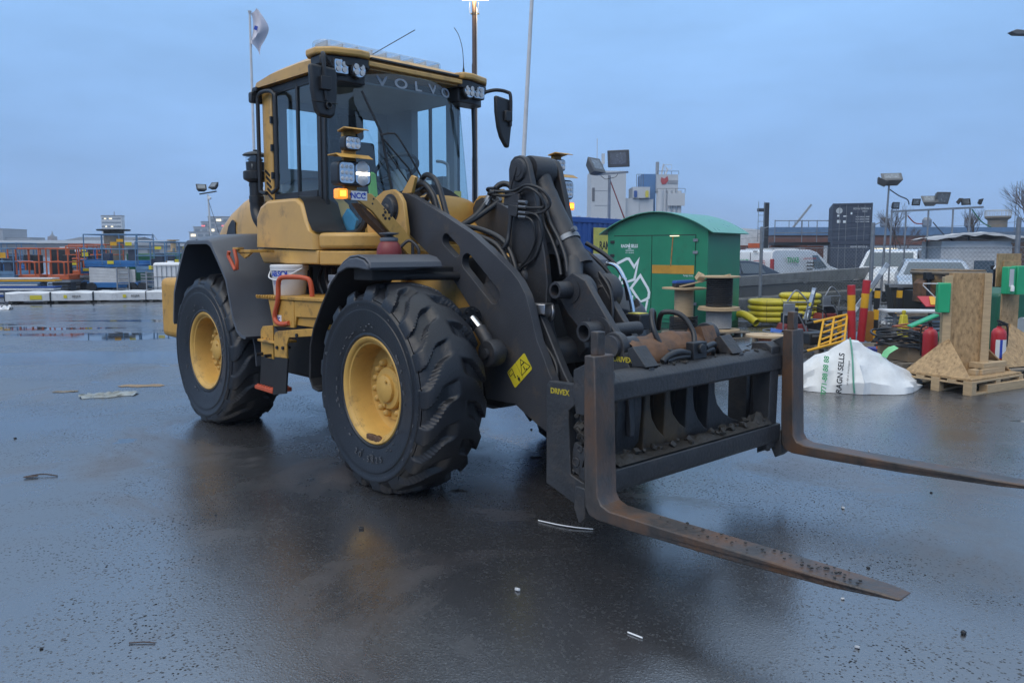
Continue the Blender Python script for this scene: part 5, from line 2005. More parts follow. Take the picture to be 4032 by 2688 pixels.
def pallet(loc, rz, label, w=1.2, d=.8, h=.144, group=None, m=WOOD):
    p = empty('pallet', loc, rz, label, 'pallet', group)
    for i in range(5):
        g = B()
        y = -d / 2 + (d - .10) * i / 4
        g.box(-w / 2, w / 2, y, y + .10, h - .022, h)
        g.build('deck_board', m, p, bevel=.002)
    for i in range(3):
        x = -w / 2 + (w - .10) * i / 2
        g = B()
        g.box(x, x + .1, -d / 2, d / 2, h - .044, h - .0225)
        g.build('cross_board', m, p, bevel=.002)
        for k in range(3):
            y = -d / 2 + (d - .10) * k / 2
            g = B()
            g.box(x, x + .1, y, y + .1, .022, h - .0445)
            g.build('block', m, p, bevel=.002)
    for k in range(3):
        y = -d / 2 + (d - .10) * k / 2
        g = B()
        g.box(-w / 2, w / 2, y, y + .1, 0, .0215)
        g.build('bottom_board', m, p, bevel=.002)
    return p
PG = 'wooden pallets in the yard'
pallet((3.98, 14.8, 0), .2, 'worn pallet under the stacked cable drums', .9, .8, .13, PG, WOODG)

# ---- stand of strand board on a pallet, with extinguisher and first-aid box
def osb_stand(loc, rz, which, tall):
    a = Matrix.Translation(loc) @ Matrix.Rotation(rz, 4, 'Z')
    pallet(loc, rz, 'pale pallet under the %s safety stand' % which, 1.15, .85, .16, PG)
    s = empty('safety_stand', a @ Vector((0, 0, .162)), rz, 'strand-board safety stand on a pallet, %s' % ('with pine edge battens and loose offcuts on its foot' if tall else 'with a green dispenser box on its side'), 'stand')
    g = B()
    g.box(-.56, .56, -.41, .41, 0, .022)
    g.build('foot_board', OSB, s, bevel=.002)
    tw = Matrix.Rotation(-.82, 4, 'Z')
    g = B(tw)
    g.box(-.20, .20, -.02, .0, .022, 1.22)
    g.build('panel', OSB, s, bevel=.002)
    for x in (-.255, .165):
        g = B(tw)
        g.prism([(x, .022), (x + .095, .022), (x + .085, 1.22 if x > 0 else 1.19), (x + .01, 1.22 if x > 0 else 1.19)], -.065, -.021)
        g.build('batten', WOOD, s, bevel=.003)
    g = B(tw)
    g.box(-.258, -.22, -.066, .06, .022, 1.17)
    g.build('batten', WOOD, s, bevel=.003)
    for q in (((-.55, .40), (-.55, -.40), (-.16, .10)), ((.55, -.30), (.55, .40), (.18, -.05))):
        (ax_, ay_), (bx2, by2), (cx2, cy2) = q
        g = B()
        T = [(ax_, ay_, .024), (bx2, by2, .024), (cx2, cy2, .44)]
        g.add(T + [(p[0] * .98, p[1] * .98, p[2] - .012) for p in T], [(0, 1, 2), (5, 4, 3), (0, 3, 4, 1), (1, 4, 5, 2), (2, 5, 3, 0)])
        g.build('gusset_board', OSB, s, smooth=0)
    return s, a
s1, aM = osb_stand((5.50, 9.33, 0), .55, 'battened', True)
for sh, zz, rz2, ln, lb2 in (((5.76, 9.20), .186, .55, .52, "short pine offcut lying lowest, along the stand's front edge"), ((5.80, 9.24), .250, .48, .46, "pine offcut on top of the pile on the stand foot"), ((5.56, 9.12), .186, .62, .30, "stubby pine offcut with a dark end beside the panel"), ((5.72, 9.30), .250, .52, .40, "pine offcut lying against the batten of the stand")):
    g = B()
    g.obox((0, 0, .031), (ln, .09, .062), (0, 0, 0))
    o = g.build('timber_offcut', WOOD, None, bevel=.003)
    put(o, (sh[0], sh[1], zz), rz2)
    tag(o, lb2, 'offcut', 'pine offcuts on the stand foot')
g = B()
g.box(-.42, .42, -.05, .05, 0, .10)
o = g.build('timber_beam', WOOD, None, bevel=.003)
put(o, (5.86, 9.08, 0), .50)
tag(o, 'short square pine beam lying on the wet ground beside the pallet', 'beam')
def extinguisher(loc, rz, label):
    e_ = empty('fire_extinguisher', loc, rz, label, 'fire extinguisher')
    g = B()
    g.lathe([(.082, 0), (.088, .01), (.088, .40), (.082, .43), (.06, .465), (.03, .48), (.028, .50)], (0, 0, 0), (0, 0, 1), 24)
    g.build('cylinder', RED, e_, smooth=50)
    g = B()
    g.cyl((0, 0, .49), (0, 0, .54), .02)
    g.obox((.02, -.03, .55), (.03, .14, .025), (.3, 0, .4))
    g.obox((.02, -.03, .515), (.025, .10, .015), (-.2, 0, .4))
    g.build('valve', BK, e_)
    g = B()
    vs = []
    for i in range(9):
        t = -pi / 2 - .9 + 1.8 * i / 8
        vs += [(.0895 * cos(t), .0895 * sin(t), .09), (.0895 * cos(t), .0895 * sin(t), .33)]
    g.add(vs, [(2 * i, 2 * i + 2, 2 * i + 3, 2 * i + 1) for i in range(8)])
    g.build('paper_label', WHT, e_)
    g = B()
    vs = []
    for i in range(4):
        t = -pi / 2 - .35 + .35 * i / 3
        vs += [(.0905 * cos(t), .0905 * sin(t), .09), (.0905 * cos(t), .0905 * sin(t), .33)]
    g.add(vs, [(2 * i, 2 * i + 2, 2 * i + 3, 2 * i + 1) for i in range(3)])
    g.build('label_stripe', INKB, e_)
    g = B()
    g.tube(spl([(.03, 0, .52), (.10, .0, .50), (.115, 0, .38), (.10, 0, .12)], 5), .012, 6)
    g.build('hose', BK, e_)
    return e_
extinguisher((5.40, 9.90, .17), 2.4, 'red fire extinguisher with plain printed back, half behind the battened stand')
# open first-aid box on the left edge of the first stand
fa = empty('first_aid_box', s1.location + Vector((-.27, .02, .74)), -.25, 'bright green first-aid box with its lid hanging open', 'first-aid box')
g = B()
g.box(-.07, .07, -.06, .06, 0, .36)
g.build('case', GRNL, fa, bevel=.012)
g = B()
g.obox((-.22, -.05, -.10), (.34, .15, .025), (0, -.45, .1))
g.build('lid', GRNL, fa, bevel=.006)
g = B()
g.tube([(-.07, -.03, .35), (-.24, -.05, .35), (-.24, -.05, .33), (-.09, -.03, .18)], .006, 6)
g.build('lid_stay', WHT, fa)

# second stand at the edge of the picture
pallet((6.72, 10.25, 0), .35, 'dark worn pallet under the stand with the green dispenser', 1.2, .85, .15, PG, WOODG)
s2 = empty('safety_stand', (6.68, 10.35, .152), .35, 'strand-board safety stand with a green dispenser box and sloping foot boards', 'stand')
g = B()
g.box(-.16, .16, -.02, .0, .0, 1.36)
g.build('panel', OSB, s2, bevel=.002)
g = B()
g.box(-.26, .18, -.0, .018, 1.02, 1.46)
g.build('top_panel', OSB, s2, bevel=.002)
for sx_ in (-1, 1):
    g = B()
    g.add([(sx_ * .62, -.42, .01), (0, -.05, .52), (0, -.42, .01), (sx_ * .62, -.40, .01), (0, -.03, .52), (0, -.40, .01)], [(0, 1, 2), (5, 4, 3), (0, 3, 4, 1), (1, 4, 5, 2), (2, 5, 3, 0)])
    g.build('foot_board', OSB, s2)
db = empty('dispenser_box', (6.60, 10.24, 1.08), .35, 'bright green eyewash dispenser box with a white bottle in its open side', 'dispenser')
g = B()
g.box(-.16, -.02, -.10, .0, 0, .36)
g.box(.0, .17, -.11, .0, -.01, .37)
g.build('case', GRNL, db, bevel=.012)
g = B()
g.box(-.14, -.06, -.102, -.098, .10, .33)
g.build('window', WHTD, db)
g = B()
g.lathe([(.025, .04), (.025, .10), (.012, .12)], (-.09, -.11, 0), (0, 0, 1), 12)
g.build('bottle', WHT, db)
extinguisher((6.36, 10.02, .17), .0, 'red fire extinguisher with white and blue instruction label, by the green dispenser')
g = B()
g.cyl((7.0, 10.55, .42), (7.9, 10.3, .42), .32, n=28)
tag(g.build('membrane_roll', TARP, None), 'thick white roll lying behind the stand with the dispenser', 'roll')

# ---- white big bag, slumped
def bag():
    stn = [(3.42, .10, 9.2, 9.05, 9.35), (3.50, .30, 9.2, 8.95, 9.45), (3.65, .42, 9.2, 8.88, 9.5), (3.80, .46, 9.2, 8.84, 9.55), (3.93, .55, 9.18, 8.79, 9.6), (4.03, .61, 9.16, 8.74, 9.6), (4.13, .59, 9.16, 8.77, 9.62), (4.25, .52, 9.18, 8.75, 9.62), (4.38, .45, 9.2, 8.73, 9.62), (4.52, .36, 9.2, 8.76, 9.62), (4.66, .29, 9.24, 8.86, 9.62), (4.80, .21, 9.3, 9.02, 9.6), (4.94, .13, 9.36, 9.20, 9.55), (5.05, .03, 9.42, 9.37, 9.48)]
    rb = random.Random(21)
    P = []
    for a_, b_ in zip(stn[:-1], stn[1:]):
        for k in range(2):
            t = k / 2
            P.append([a_[i] + (b_[i] - a_[i]) * t for i in range(5)])
    P.append(list(stn[-1]))
    rows = []
    for i, (x, zr, yr, yf, yb_) in enumerate(P):
        row = []
        for k in range(12):
            t = k / 11
            if t < .6:
                f = t / .6
                y = yf + (yr - yf) * f ** 1.2
                z = zr * min(1, f ** .8)
                if k == 1:
                    y -= .025
            else:
                f = (t - .6) / .4
                y = yr + (yb_ - yr) * f
                z = zr * (1 - f ** 1.4)
            j_ = .0 if k in (0, 11) else 1.0
            sw = .022 * sin(x * 8 + k * .9) + .014 * sin(x * 17 - k * 1.7)
            row.append((x + j_ * rb.uniform(-.018, .018), y - j_ * (sw + rb.uniform(-.008, .008)), max(.004, z + j_ * (rb.uniform(-.008, .008) + .4 * sw))))
        rows.append(row)
    g = B()
    g.grid(rows)
    return g
bg_ = empty('big_bag', (0, 0, 0), 0, 'white slumped woven big bag with green seam and printed lettering', 'bag')
o = bag().build('woven_body', BAG, bg_, smooth=22)
g = B()
g.tube(spl([(3.94, 8.76, .02), (3.93, 8.77, .12), (3.95, 8.85, .30), (3.99, 8.98, .46), (4.03, 9.14, .615)], 6), .010, 6)
g.build('green_seam', mat('green seam thread', (.10, .30, .22), .7), bg_)
g = B()
g.grid([[(4.40, 9.12, .40), (4.42, 9.11, .46), (4.47, 9.10, .51), (4.54, 9.10, .53)], [(4.45, 9.08, .38), (4.47, 9.07, .43), (4.52, 9.06, .47), (4.58, 9.07, .50)]])
g.build('green_strap', mat('pale green strap', (.22, .62, .30), .6), bg_)
text('bag_name', 'RAGN SELLS', .088, INK, bg_, (3.80, 8.83, .24), (.20, .35, 1), (-1, .05, .2), .001, bold=.002)
text('bag_phone', '0771-88 88 88', .082, INKG, bg_, (3.64, 8.87, .20), (.20, .35, 1), (-1, .05, .2), .001, bold=.002)
text('bag_note', 'en del av kretsloppet', .034, INK, bg_, (3.875, 8.80, .25), (.20, .35, 1), (-1, .05, .2), .001)

# ---- pallets of site gear behind the fork
pallet((5.55, 12.1, 0), .32, 'weathered pallet with an ink stamp under the yellow barrier', 1.2, .8, .144, PG, WOODG)
text('pallet_stamp', 'UIC', .07, INK, bpy.data.objects['pallet.004'] if False else None, (4.92, 11.56, .07), (.95, .31, 0), (0, 0, 1), .001)
bpy.data.objects[-1 if False else 'pallet_stamp'].parent = [o for o in bpy.data.objects if o.get('label') == 'weathered pallet with an ink stamp under the yellow barrier'][0]
bpy.data.objects['pallet_stamp'].location = (0, 0, 0)
_ps = bpy.data.objects['pallet_stamp']
_ps.matrix_parent_inverse = (Matrix.Translation((5.55, 12.1, 0)) @ Matrix.Rotation(.32, 4, 'Z')).inverted()
yb = empty('crowd_barrier', (0, 0, 0), 0, 'yellow tubular steel barrier lying askew across a pallet', 'barrier')
g = B()
A0, A1 = Vector((4.62, 11.75, .20)), Vector((5.75, 12.35, .52))
def tubeline(p, q, r=.018):
    g = B()
    g.cyl(p, q, r, n=8)
    g.build('rail', AMB, yb)
BL = [Vector((4.58, 11.9, .10)), Vector((4.86, 12.4, .50)), Vector((5.46, 12.5, .62)), Vector((5.26, 12.1, .24))]
bl, tl_, tr, br_ = BL
tubeline(bl, br_, .022)
tubeline(tl_, tr, .022)
tubeline(tl_.lerp(bl, .15) + Vector((.22, .03, 0)), tr.lerp(br_, .15))
for f in (.38, .62, .80):
    tubeline(tl_.lerp(bl, f) + Vector((.20, .03, 0)), tr.lerp(br_, f))
for f in (.30, .60, .98):
    tubeline(bl.lerp(br_, f), tl_.lerp(tr, f))
g = B()
g.cyl(bl, bl + (bl - br_).normalized() * .12, .022, n=8)
g.cyl(tl_, tl_ + (tl_ - tr).normalized() * .14, .024, n=8)
g.build('rubber_end', BK, yb)
bx_ = empty('battery_case', (4.98, 12.55, .0), .3, 'black plastic case under the yellow barrier', 'case')
g = B()
g.box(-.25, .25, -.15, .15, .146, .33)
g.build('shell', BK, bx_, bevel=.02)
g = B()
g.box(-.2, .2, -.156, -.15, .27, .30)
g.build('latch', GALV, bx_)
g = B()
g.prism([(-.15, 0), (.15, 0), (.18, .2), (-.18, .2)], -.12, .12)
o = g.build('crate', mat('dark blue plastic', (.03, .04, .22), .5), None, bevel=.008)
put(o, (5.55, 11.55, .0), .3)
tag(o, 'dark blue plastic crate tucked behind the white bag', 'crate')
g = B()
g.grid([[(0, 0, 0), (.03, .02, .16)], [(.06, 0, 0), (.08, .01, .15)]])
o = g.build('marker_tape', mat('orange tape', (.75, .15, .03), .5), None)
put(o, (5.42, 11.40, .20), .3)
tag(o, 'scrap of bright orange tape hanging from the blue crate', 'tape')

def banded(name, loc, r, h, bands, label, cat, group=None, tilt=(0, 0), n=20, sq=False):
    e_ = empty(name, loc, 0, label, cat, group)
    e_.rotation_euler = (tilt[0], tilt[1], 0)
    for (z0, z1, m) in bands:
        g = B()
        if sq:
            g.box(-r, r, -r, r, z0, z1)
        else:
            g.lathe([(r, z0), (r, z1)], (0, 0, 0), (0, 0, 1), n)
        g.build('band', m, e_, bevel=.003)
    return e_
g1 = 'red and yellow marker posts'
banded('marker_post', (5.52, 12.45, .15), .062, .9, ((0, .54, RED), (.54, .79, AMB), (.79, .95, RED)), 'red marker post with a yellow band, shorter of a pair', 'marker post', g1, (-.02, -.04))
banded('marker_post', (5.80, 12.75, .15), .062, .9, ((0, .56, RED), (.56, .80, AMB), (.80, 1.02, RED)), 'red marker post with a yellow band, taller and leaning behind its twin', 'marker post', g1, (.02, .05))
g2 = 'black and yellow hazard posts'
hb = lambda: ((0, .10, INK), (.10, .25, AMB), (.25, .44, INK), (.44, .62, AMB), (.62, .82, INK), (.82, .95, AMB), (.95, 1.0, INK))
banded('hazard_post', (6.42, 13.6, .0), .036, 1.0, hb(), 'black and yellow striped hazard post in front of the aluminium ladder', 'hazard post', g2, (0, .03), sq=True)
banded('hazard_post', (6.86, 13.7, .0), .036, 1.0, hb(), 'black and yellow striped hazard post behind the coiled hoses, beside its twin', 'hazard post', g2, (0, .03), sq=True)
banded('hazard_post', (5.44, 12.75, .12), .028, .6, ((0, .2, INK), (.2, .36, AMB), (.36, .55, INK)), 'short black and yellow hazard post half hidden by the red marker posts', 'hazard post', g2, sq=True)
g = B()
g.prism(rect_loop(-.07, .07, 0, .52, .05), -.015, .015)
o = g.build('sign_blank', mat('orange-brown board', (.38, .16, .03), .6), None, bevel=.003)
put(o, (6.05, 13.0, .12), .2)
tag(o, 'orange-brown rounded board standing beside the red marker posts', 'board')

# aluminium steps with white labelled stiles
def stile(loc0, loc1, label, w=.075):
    e_ = empty('ladder_stile', (0, 0, 0), 0, label, 'ladder')
    p, q = Vector(loc0), Vector(loc1)
    g = B()
    g.bar(p, q, w, .03, (0, 1, 0))
    g.build('rail', mat('bright aluminium', (.55, .57, .60), .35, metal=.6), e_)
    side = Vector((.17, .25, 0))
    g = B()
    g.bar(p + side, q + side * .4, w * .7, .03, (0, 1, 0))
    g.build('rail', GALV, e_)
    for f in (.2, .45, .7, .9):
        g = B()
        g.bar(p.lerp(q, f), p.lerp(q, f) + side * (1 - .6 * f), .05, .02)
        g.build('rung', GALV, e_)
    for f, m in ((.42, STICK), (.8, INKW), (.08, INKW)):
        g = B()
        a = p.lerp(q, f) + Vector((0, -.017, 0))
        b = p.lerp(q, f + .12) + Vector((0, -.017, 0))
        g.bar(a, b, w * .9, .004, (0, 1, 0))
        g.build('label', m, e_)
    return e_
stile((6.28, 14.3, .42), (6.90, 14.2, 1.42), 'tall folding aluminium steps leaning beside the striped posts')
stile((5.30, 13.9, .42), (5.48, 14.0, .98), 'short aluminium steps standing behind the red marker posts', .06)
g = B()
g.cyl((5.42, 13.9, .16), (5.42, 13.9, .42), .17, .19, n=24)
tag(g.build('rubber_tub', BK, None, bevel=.01), 'black rubber tub under the short steps', 'tub')

# power trowels
def trowel(loc, rz, label, s=1.0):
    e_ = empty('power_trowel', loc, rz, label, 'power trowel', 'power trowels among the site gear')
    g = B()
    for z in (.02, .10):
        g.tube([(.48 * s * cos(2 * pi * i / 40), .48 * s * sin(2 * pi * i / 40), z) for i in range(40)], .012, 6, closed=True)
    g.build('guard_ring', GALV, e_)
    for i in range(4):
        a = pi / 2 * i + .3
        g = B()
        g.obox((.25 * s * cos(a), .25 * s * sin(a), .03), (.42 * s, .16 * s, .008), (.1, 0, a))
        g.build('blade', STEEL, e_)
        g = B()
        g.cyl((0, 0, .09), (.47 * s * cos(a + .4), .47 * s * sin(a + .4), .09), .012, n=6)
        g.build('spoke', BK, e_)
    g = B()
    g.prism([(-.24, .10), (.24, .10), (.18, .24), (-.18, .24)], -.18, .18)
    g.build('gearbox_cover', REDD, e_, bevel=.02)
    g = B()
    g.box(-.16, .14, -.14, .14, .24, .42)
    g.cyl((.0, .0, .42), (.0, .0, .52), .10, n=16)
    g.build('engine', BK, e_, bevel=.02)
    g = B()
    g.box(-.22, -.02, -.19, -.15, .40, .60)
    g.build('fuel_tank', GALV, e_, bevel=.01)
    g = B()
    g.tube(spl([(-.22, -.17, .62), (-.10, -.17, .62), (.2, -.17, .62), (.22, -.15, .60)], 3), .012, 6)
    g.tube(spl([(-.16, -.17, .62), (-.06, -.16, .78), (.0, -.15, .82), (.06, -.15, .79), (.20, -.16, .62), (.18, -.17, .40), (.18, -.18, .10)], 4), .014, 6)
    g.tube(spl([(-.22, -.2, .14), (-.22, -.2, .38), (-.18, -.2, .40), (.0, -.2, .40), (.06, -.2, .36), (.18, -.2, .12)], 4), .013, 6)
    g.build('lifting_frame', GALV, e_, smooth=60)
    g = B()
    g.tube(spl([(.20, 0, .45), (.40, .02, .52), (.58, .05, .44), (.62, .05, .34), (.55, .05, .28), (.30, .0, .30)], 4), .013, 6)
    g.build('handle', BK, e_)
    return e_
pallet((5.02, 13.6, 0), .1, 'dark pallet under the power trowel with the blue sheet', 1.2, .9, .14, PG, WOODG)
trowel((4.92, 13.5, .145), 0, 'red and grey power trowel with round guard ring, a blue sheet caught under it')
trowel((6.95, 17.0, .05), .2, 'second red and grey power trowel standing behind the first by the fence', .8)
g = B()
g.grid([[(4.46, 13.25, .26), (4.50, 13.35, .32), (4.62, 13.40, .27)], [(4.62, 13.20, .25), (4.68, 13.28, .28), (4.86, 13.34, .255)]])
tag(g.build('plastic_sheet', CBLUE, None), 'crumpled blue plastic sheet on the guard ring of a power trowel', 'sheet')

# yellow drain pipe coils
for st_, (cx_, cy_) in enumerate(((5.80, 17.4), (6.62, 17.7))):
    for k in range(4 if st_ == 0 else 5):
        g = B()
        nt2 = 44
        pts = [((.40 + .012 * sin(5 * i)) * cos(2 * pi * i / nt2), (.40) * sin(2 * pi * i / nt2), 0) for i in range(nt2)]
        g.tube(pts, .066, 10, closed=True)
        o = g.build('pipe_coil', YEL, None, smooth=60)
        put(o, (cx_ + random.uniform(-.02, .02), cy_, .13 + .125 * k))
        o.scale = (1, 1, .95)
        lay = ('lowest', 'second', 'third', 'fourth', 'top')[k]
        tag(o, 'coil of yellow drain pipe, %s layer of the stack %s' % (lay, 'nearer the green hut' if st_ == 0 else 'behind the lifting handle'), 'pipe coil', 'yellow pipe coils stacked by the fence')
        for a in (-2.0, -1.2, -.4):
            g = B()
            c = Vector((.40 * cos(a), .40 * sin(a), 0))
            rdir = Vector((cos(a), sin(a), 0))
            g.tube([c + rdir * .069 * cos(t * pi / 6) + Vector((0, 0, .069 * sin(t * pi / 6))) for t in range(12)], .004, 4, closed=True)
            g.build('strap', INK, o)
g = B()
g.tube(spl([(5.00, 17.2, .24), (5.10, 17.0, .26), (5.20, 16.85, .20), (5.30, 16.65, .10)], 6), .085, 16, cap=False)
tag(g.build('pipe_bend', YEL, None, smooth=60), 'short bent piece of yellow drain pipe beside the green hut', 'pipe')
g = B()
g.tube(spl([(3.7, 12.9, .01), (4.1, 13.3, .012), (3.95, 12.0, .3), (3.60, 10.6, .48), (3.46, 10.38, .515)], 6), .009, 6)
tag(g.build('loose_cable', CABLE, None), 'thin black cable trailing across the ground onto the orange cored drum', 'cable')
g = B()
g.tube(spl([(5.2, 17.0, .02), (5.6, 16.4, .02), (6.0, 16.9, .03), (6.6, 16.4, .03)], 6), .010, 6)
tag(g.build('loose_cable', CABLE, None), 'thin black cable lying on the soil beside the yellow coils', 'cable')

# ---- boxes and hoses
cb = empty('cardboard_box', (5.70, 10.75, 0), .25, 'brown cardboard box with torn open flaps, under the coiled hoses', 'box')
g = B()
g.box(-.42, -.40, -.3, .3, .15, .38)
g.box(.40, .42, -.3, .3, .15, .38)
g.box(-.40, .40, -.3, -.28, .15, .35)
g.box(-.40, .40, .28, .3, .15, .38)
g.box(-.40, .40, -.28, .28, .15, .17)
g.build('carton', CARD, cb)
g = B()
g.obox((.22, -.32, .40), (.30, .02, .24), (.25, 0, .05))
g.build('flap', CARD, cb)
g = B()
g.obox((-.12, -.33, .30), (.10, .01, .12), (.1, .05, 0))
g.build('paper_label', WHT, cb)
pallet((5.66, 10.75, 0), .25, 'dark pallet under the cardboard box', 1.1, .8, .144, PG, WOODG)
hc = empty('hose_coil', (5.36, 10.6, .34), .2, 'heap of black hose coiled on the cardboard box', 'hose')
for k in range(14):
    g = B()
    r = .34 - .012 * (k % 5)
    off = (random.uniform(-.05, .05), random.uniform(-.04, .04))
    g.tube([(off[0] + r * 1.05 * cos(2 * pi * i / 30), off[1] + r * .8 * sin(2 * pi * i / 30), .02 + .016 * k + .03 * sin(4 * pi * i / 30 + k) - .25 * max(0, cos(2 * pi * i / 30)) * .4) for i in range(30)], .014, 6, closed=True)
    g.build('turn', HOSE, hc, smooth=60)
oh = empty('hose_coil', (5.62, 10.75, .54), .2, 'thin orange hose tangled on top of the black coil', 'hose')
OH = mat('orange hose', (.30, .085, .035), .5)
g = B()
pp = [(.0, 0, 0), (.3, .1, .03), (.1, .25, .06), (-.25, .1, .05), (-.3, -.1, .07), (.0, -.15, .03), (.25, -.1, -.03), (.1, .05, -.03), (-.1, .0, .0), (.15, -.2, -.05), (.4, -.15, -.08), (.5, 0, -.12)]
g.tube(spl(pp, 8), .013, 6)
g.build('turn', OH, oh, smooth=60)
gs = B()
gs.tube(spl([(5.72, 10.42, .42), (5.80, 10.36, .52), (5.95, 10.36, .53), (6.05, 10.40, .42), (6.08, 10.38, .18)], 6), [.05] * 25, 8)
tag(gs.build('lifting_sling', mat('green sling', (.03, .17, .10), .8), None), 'folded dark green lifting sling draped over the cardboard box', 'sling')
cn = empty('floor_cone', (5.86, 11.5, .18), .2, 'bright yellow plastic warning cone with a knob on top', 'cone')
g = B()
g.add([(-.10, -.07, 0), (.10, -.07, 0), (.10, .07, 0), (-.10, .07, 0), (-.045, -.03, .52), (.045, -.03, .52), (.045, .03, .52), (-.045, .03, .52)], [(3, 2, 1, 0), (4, 5, 6, 7), (0, 1, 5, 4), (1, 2, 6, 5), (2, 3, 7, 6), (3, 0, 4, 7)])
g.build('body', YEL, cn, bevel=.012)
g = B()
g.lathe([(.02, .52), (.032, .55), (.028, .58), (0, .59)], (0, 0, 0), (0, 0, 1), 14)
g.build('knob', YEL, cn)
# aluminium scaffold frames lying, road sign
fr_ = empty('scaffold_frame', (6.75, 12.4, .0), .12, 'stack of aluminium scaffold frames lying behind the warning cone', 'scaffold')
for k in range(6):
    g = B()
    g.bar((-.75, -.1 + .03 * k, .30 + .055 * k), (.70, .02 * k, .28 + .055 * k), .035, .03)
    g.build('tube', GALV if k % 2 else mat('aluminium %d' % k, (.45, .47, .5), .4, metal=.6), fr_)
for x in (-.7, -.1, .55):
    g = B()
    g.box(x, x + .04, -.12, -.08, .0, .66)
    g.build('upright', GALV, fr_)
g = B()
g.obox((-.1, -.05, .69), (1.5, .3, .025), (.05, .02, 0))
g.build('plank_top', WHTD, fr_)
rs = empty('road_sign', (7.25, 13.0, .0), .1, 'yellow and red warning sign lying flat on the stacked timber', 'sign')
g = B()
g.obox((0, 0, .80), (.72, .3, .015), (.55, 0, 0))
g.build('red_border', RED, rs)
g = B()
g.add([(-.27, -.115, .755), (.27, -.115, .755), (.16, .10, .88), (-.16, .10, .88)], [(0, 1, 2, 3)])
g.build('yellow_face', AMB, rs)
for k, (zz, ln) in enumerate(((.60, 1.5), (.52, 1.6), (.44, 1.4))):
    g = B()
    g.bar((6.5, 12.95 + .1 * k, zz), (6.5 + ln, 13.0 + .1 * k, zz), .10, .06)
    g.box(6.6, 6.7, 12.9 + .1 * k, 13.0 + .1 * k, 0, zz - .035)
    tag(g.build('timber', WOODG, None), 'weathered timber baulk in the pile under the road sign, %s' % ('topmost', 'middle one', 'lowest')[k], 'timber', 'weathered timbers under the road sign')

# ---- hopper machine, grit bin, dark tank
hm = empty('mortar_hopper', (7.95, 14.3, 0), .05, 'rusty ochre mortar hopper with a banded lid and a grey hose', 'hopper')
HOP = mat('ochre rusty paint', (.24, .15, .065), .65, var=.5, scale=5, dirt=((.06, .05, .045), .48, .62, 4.0))
g = B()
g.lathe([(.50, .9), (.58, 1.0), (.60, 1.22), (.62, 1.24), (.62, 1.30), (.0, 1.31)], (.3, .3, 0), (0, 0, 1), 32)
g.build('drum', HOP, hm)
g = B()
g.lathe([(.625, 1.22), (.64, 1.25), (.625, 1.28)], (.3, .3, 0), (0, 0, 1), 32)
g.build('lid_band', WOODG, hm)
g = B()
g.prism([(-.36, .70), (-.10, .70), (-.10, 1.10), (-.22, 1.20), (-.36, 1.05)], 0, .3)
g.build('chute', RUST, hm, bevel=.01)
g = B()
g.box(-.30, .9, .1, .7, .2, .9)
g.build('frame', BK, hm)
g = B()
g.cyl((-.24, .0, .75), (-.24, .0, 1.26), .035)
g.box(-.32, -.14, -.06, .06, 1.12, 1.26)
g.build('motor', BK, hm, bevel=.01)
g = B()
g.cyl((1.22, .1, .75), (1.22, .1, 1.32), .14, n=20)
g.lathe([(.17, 1.30), (.19, 1.32), (.19, 1.38), (.0, 1.385)], (1.22, .1, 0), (0, 0, 1), 20)
g.build('side_vessel', BK, hm)
g = B()
g.tube(spl([(.95, -.1, 1.36), (1.02, -.12, 1.30), (1.08, -.12, 1.1), (1.20, -.12, .8), (1.3, -.12, .6)], 6), .055, 10)
g.build('grey_hose', WHTD, hm, smooth=60)
gb = empty('grit_bin', (7.15, 11.3, 0), .25, 'dark green plastic grit bin between the two stands', 'bin')
g = B()
g.prism([(-.25, 0), (.35, 0), (.40, .95), (.30, 1.08), (-.05, 1.12), (-.22, 1.02)], -.2, .35)
g.build('body', GRND, gb, bevel=.04, seg=3)
g = B()
g.prism([(-.20, .40), (-.02, .40), (.0, 1.0), (-.17, .98)], -.212, -.202)
g.build('label', mat('pale green label', (.12, .25, .18), .5), gb)
dt = empty('site_skip', (8.0, 15.4, 0), -.3, 'low dark steel skip behind the timber and road sign', 'skip')
g = B()
g.prism([(-.3, .3), (.6, .3), (.7, .96), (-.4, .96)], 0, .8)
g.build('body', mat('black skip paint', (.02, .021, .022), .6), dt, bevel=.02)
g = B()
g.box(-.43, .73, -.04, .0, .92, .98)
g.build('rim_bar', GALV, dt)

# ---- chain-link fence: posts, wires and diamond mesh, one thing
FE = empty('chain_link_fence', (0, 0, 0), 0, 'galvanised chain-link fence with straight posts and barbed wire on top', 'fence')
fp = [Vector((4.85, 22.55, 0)), Vector((6.33, 19.68, 0)), Vector((7.83, 16.85, 0)), Vector((9.32, 14.30, 0)), Vector((10.8, 11.7, 0))]
for p in fp:
    g = B()
    g.cyl(p, p + Vector((0, 0, 2.26)), .042, n=10)
    g.build('post', GALV, FE, smooth=60)
    g = B()
    g.cyl(p + Vector((0, 0, 2.2)), p + Vector((.18, .1, 2.26)), .014, n=6)
    g.build('wire_arm', GALV, FE)
for z, r in ((1.72, .004), (.95, .004), (.08, .004), (2.0, .004), (2.18, .004)):
    for a, b in zip(fp[:-1], fp[1:]):
        g = B()
        if z > 1.8:
            mid = (a + b) / 2 + Vector((0, 0, z - .05))
            g.tube(spl([a + Vector((0, 0, z)), mid, b + Vector((0, 0, z))], 5), r, 4)
        else:
            g.cyl(a + Vector((0, 0, z)), b + Vector((0, 0, z)), r if z != 1.72 else .007, n=5)
        g.build('wire', GALV, FE)
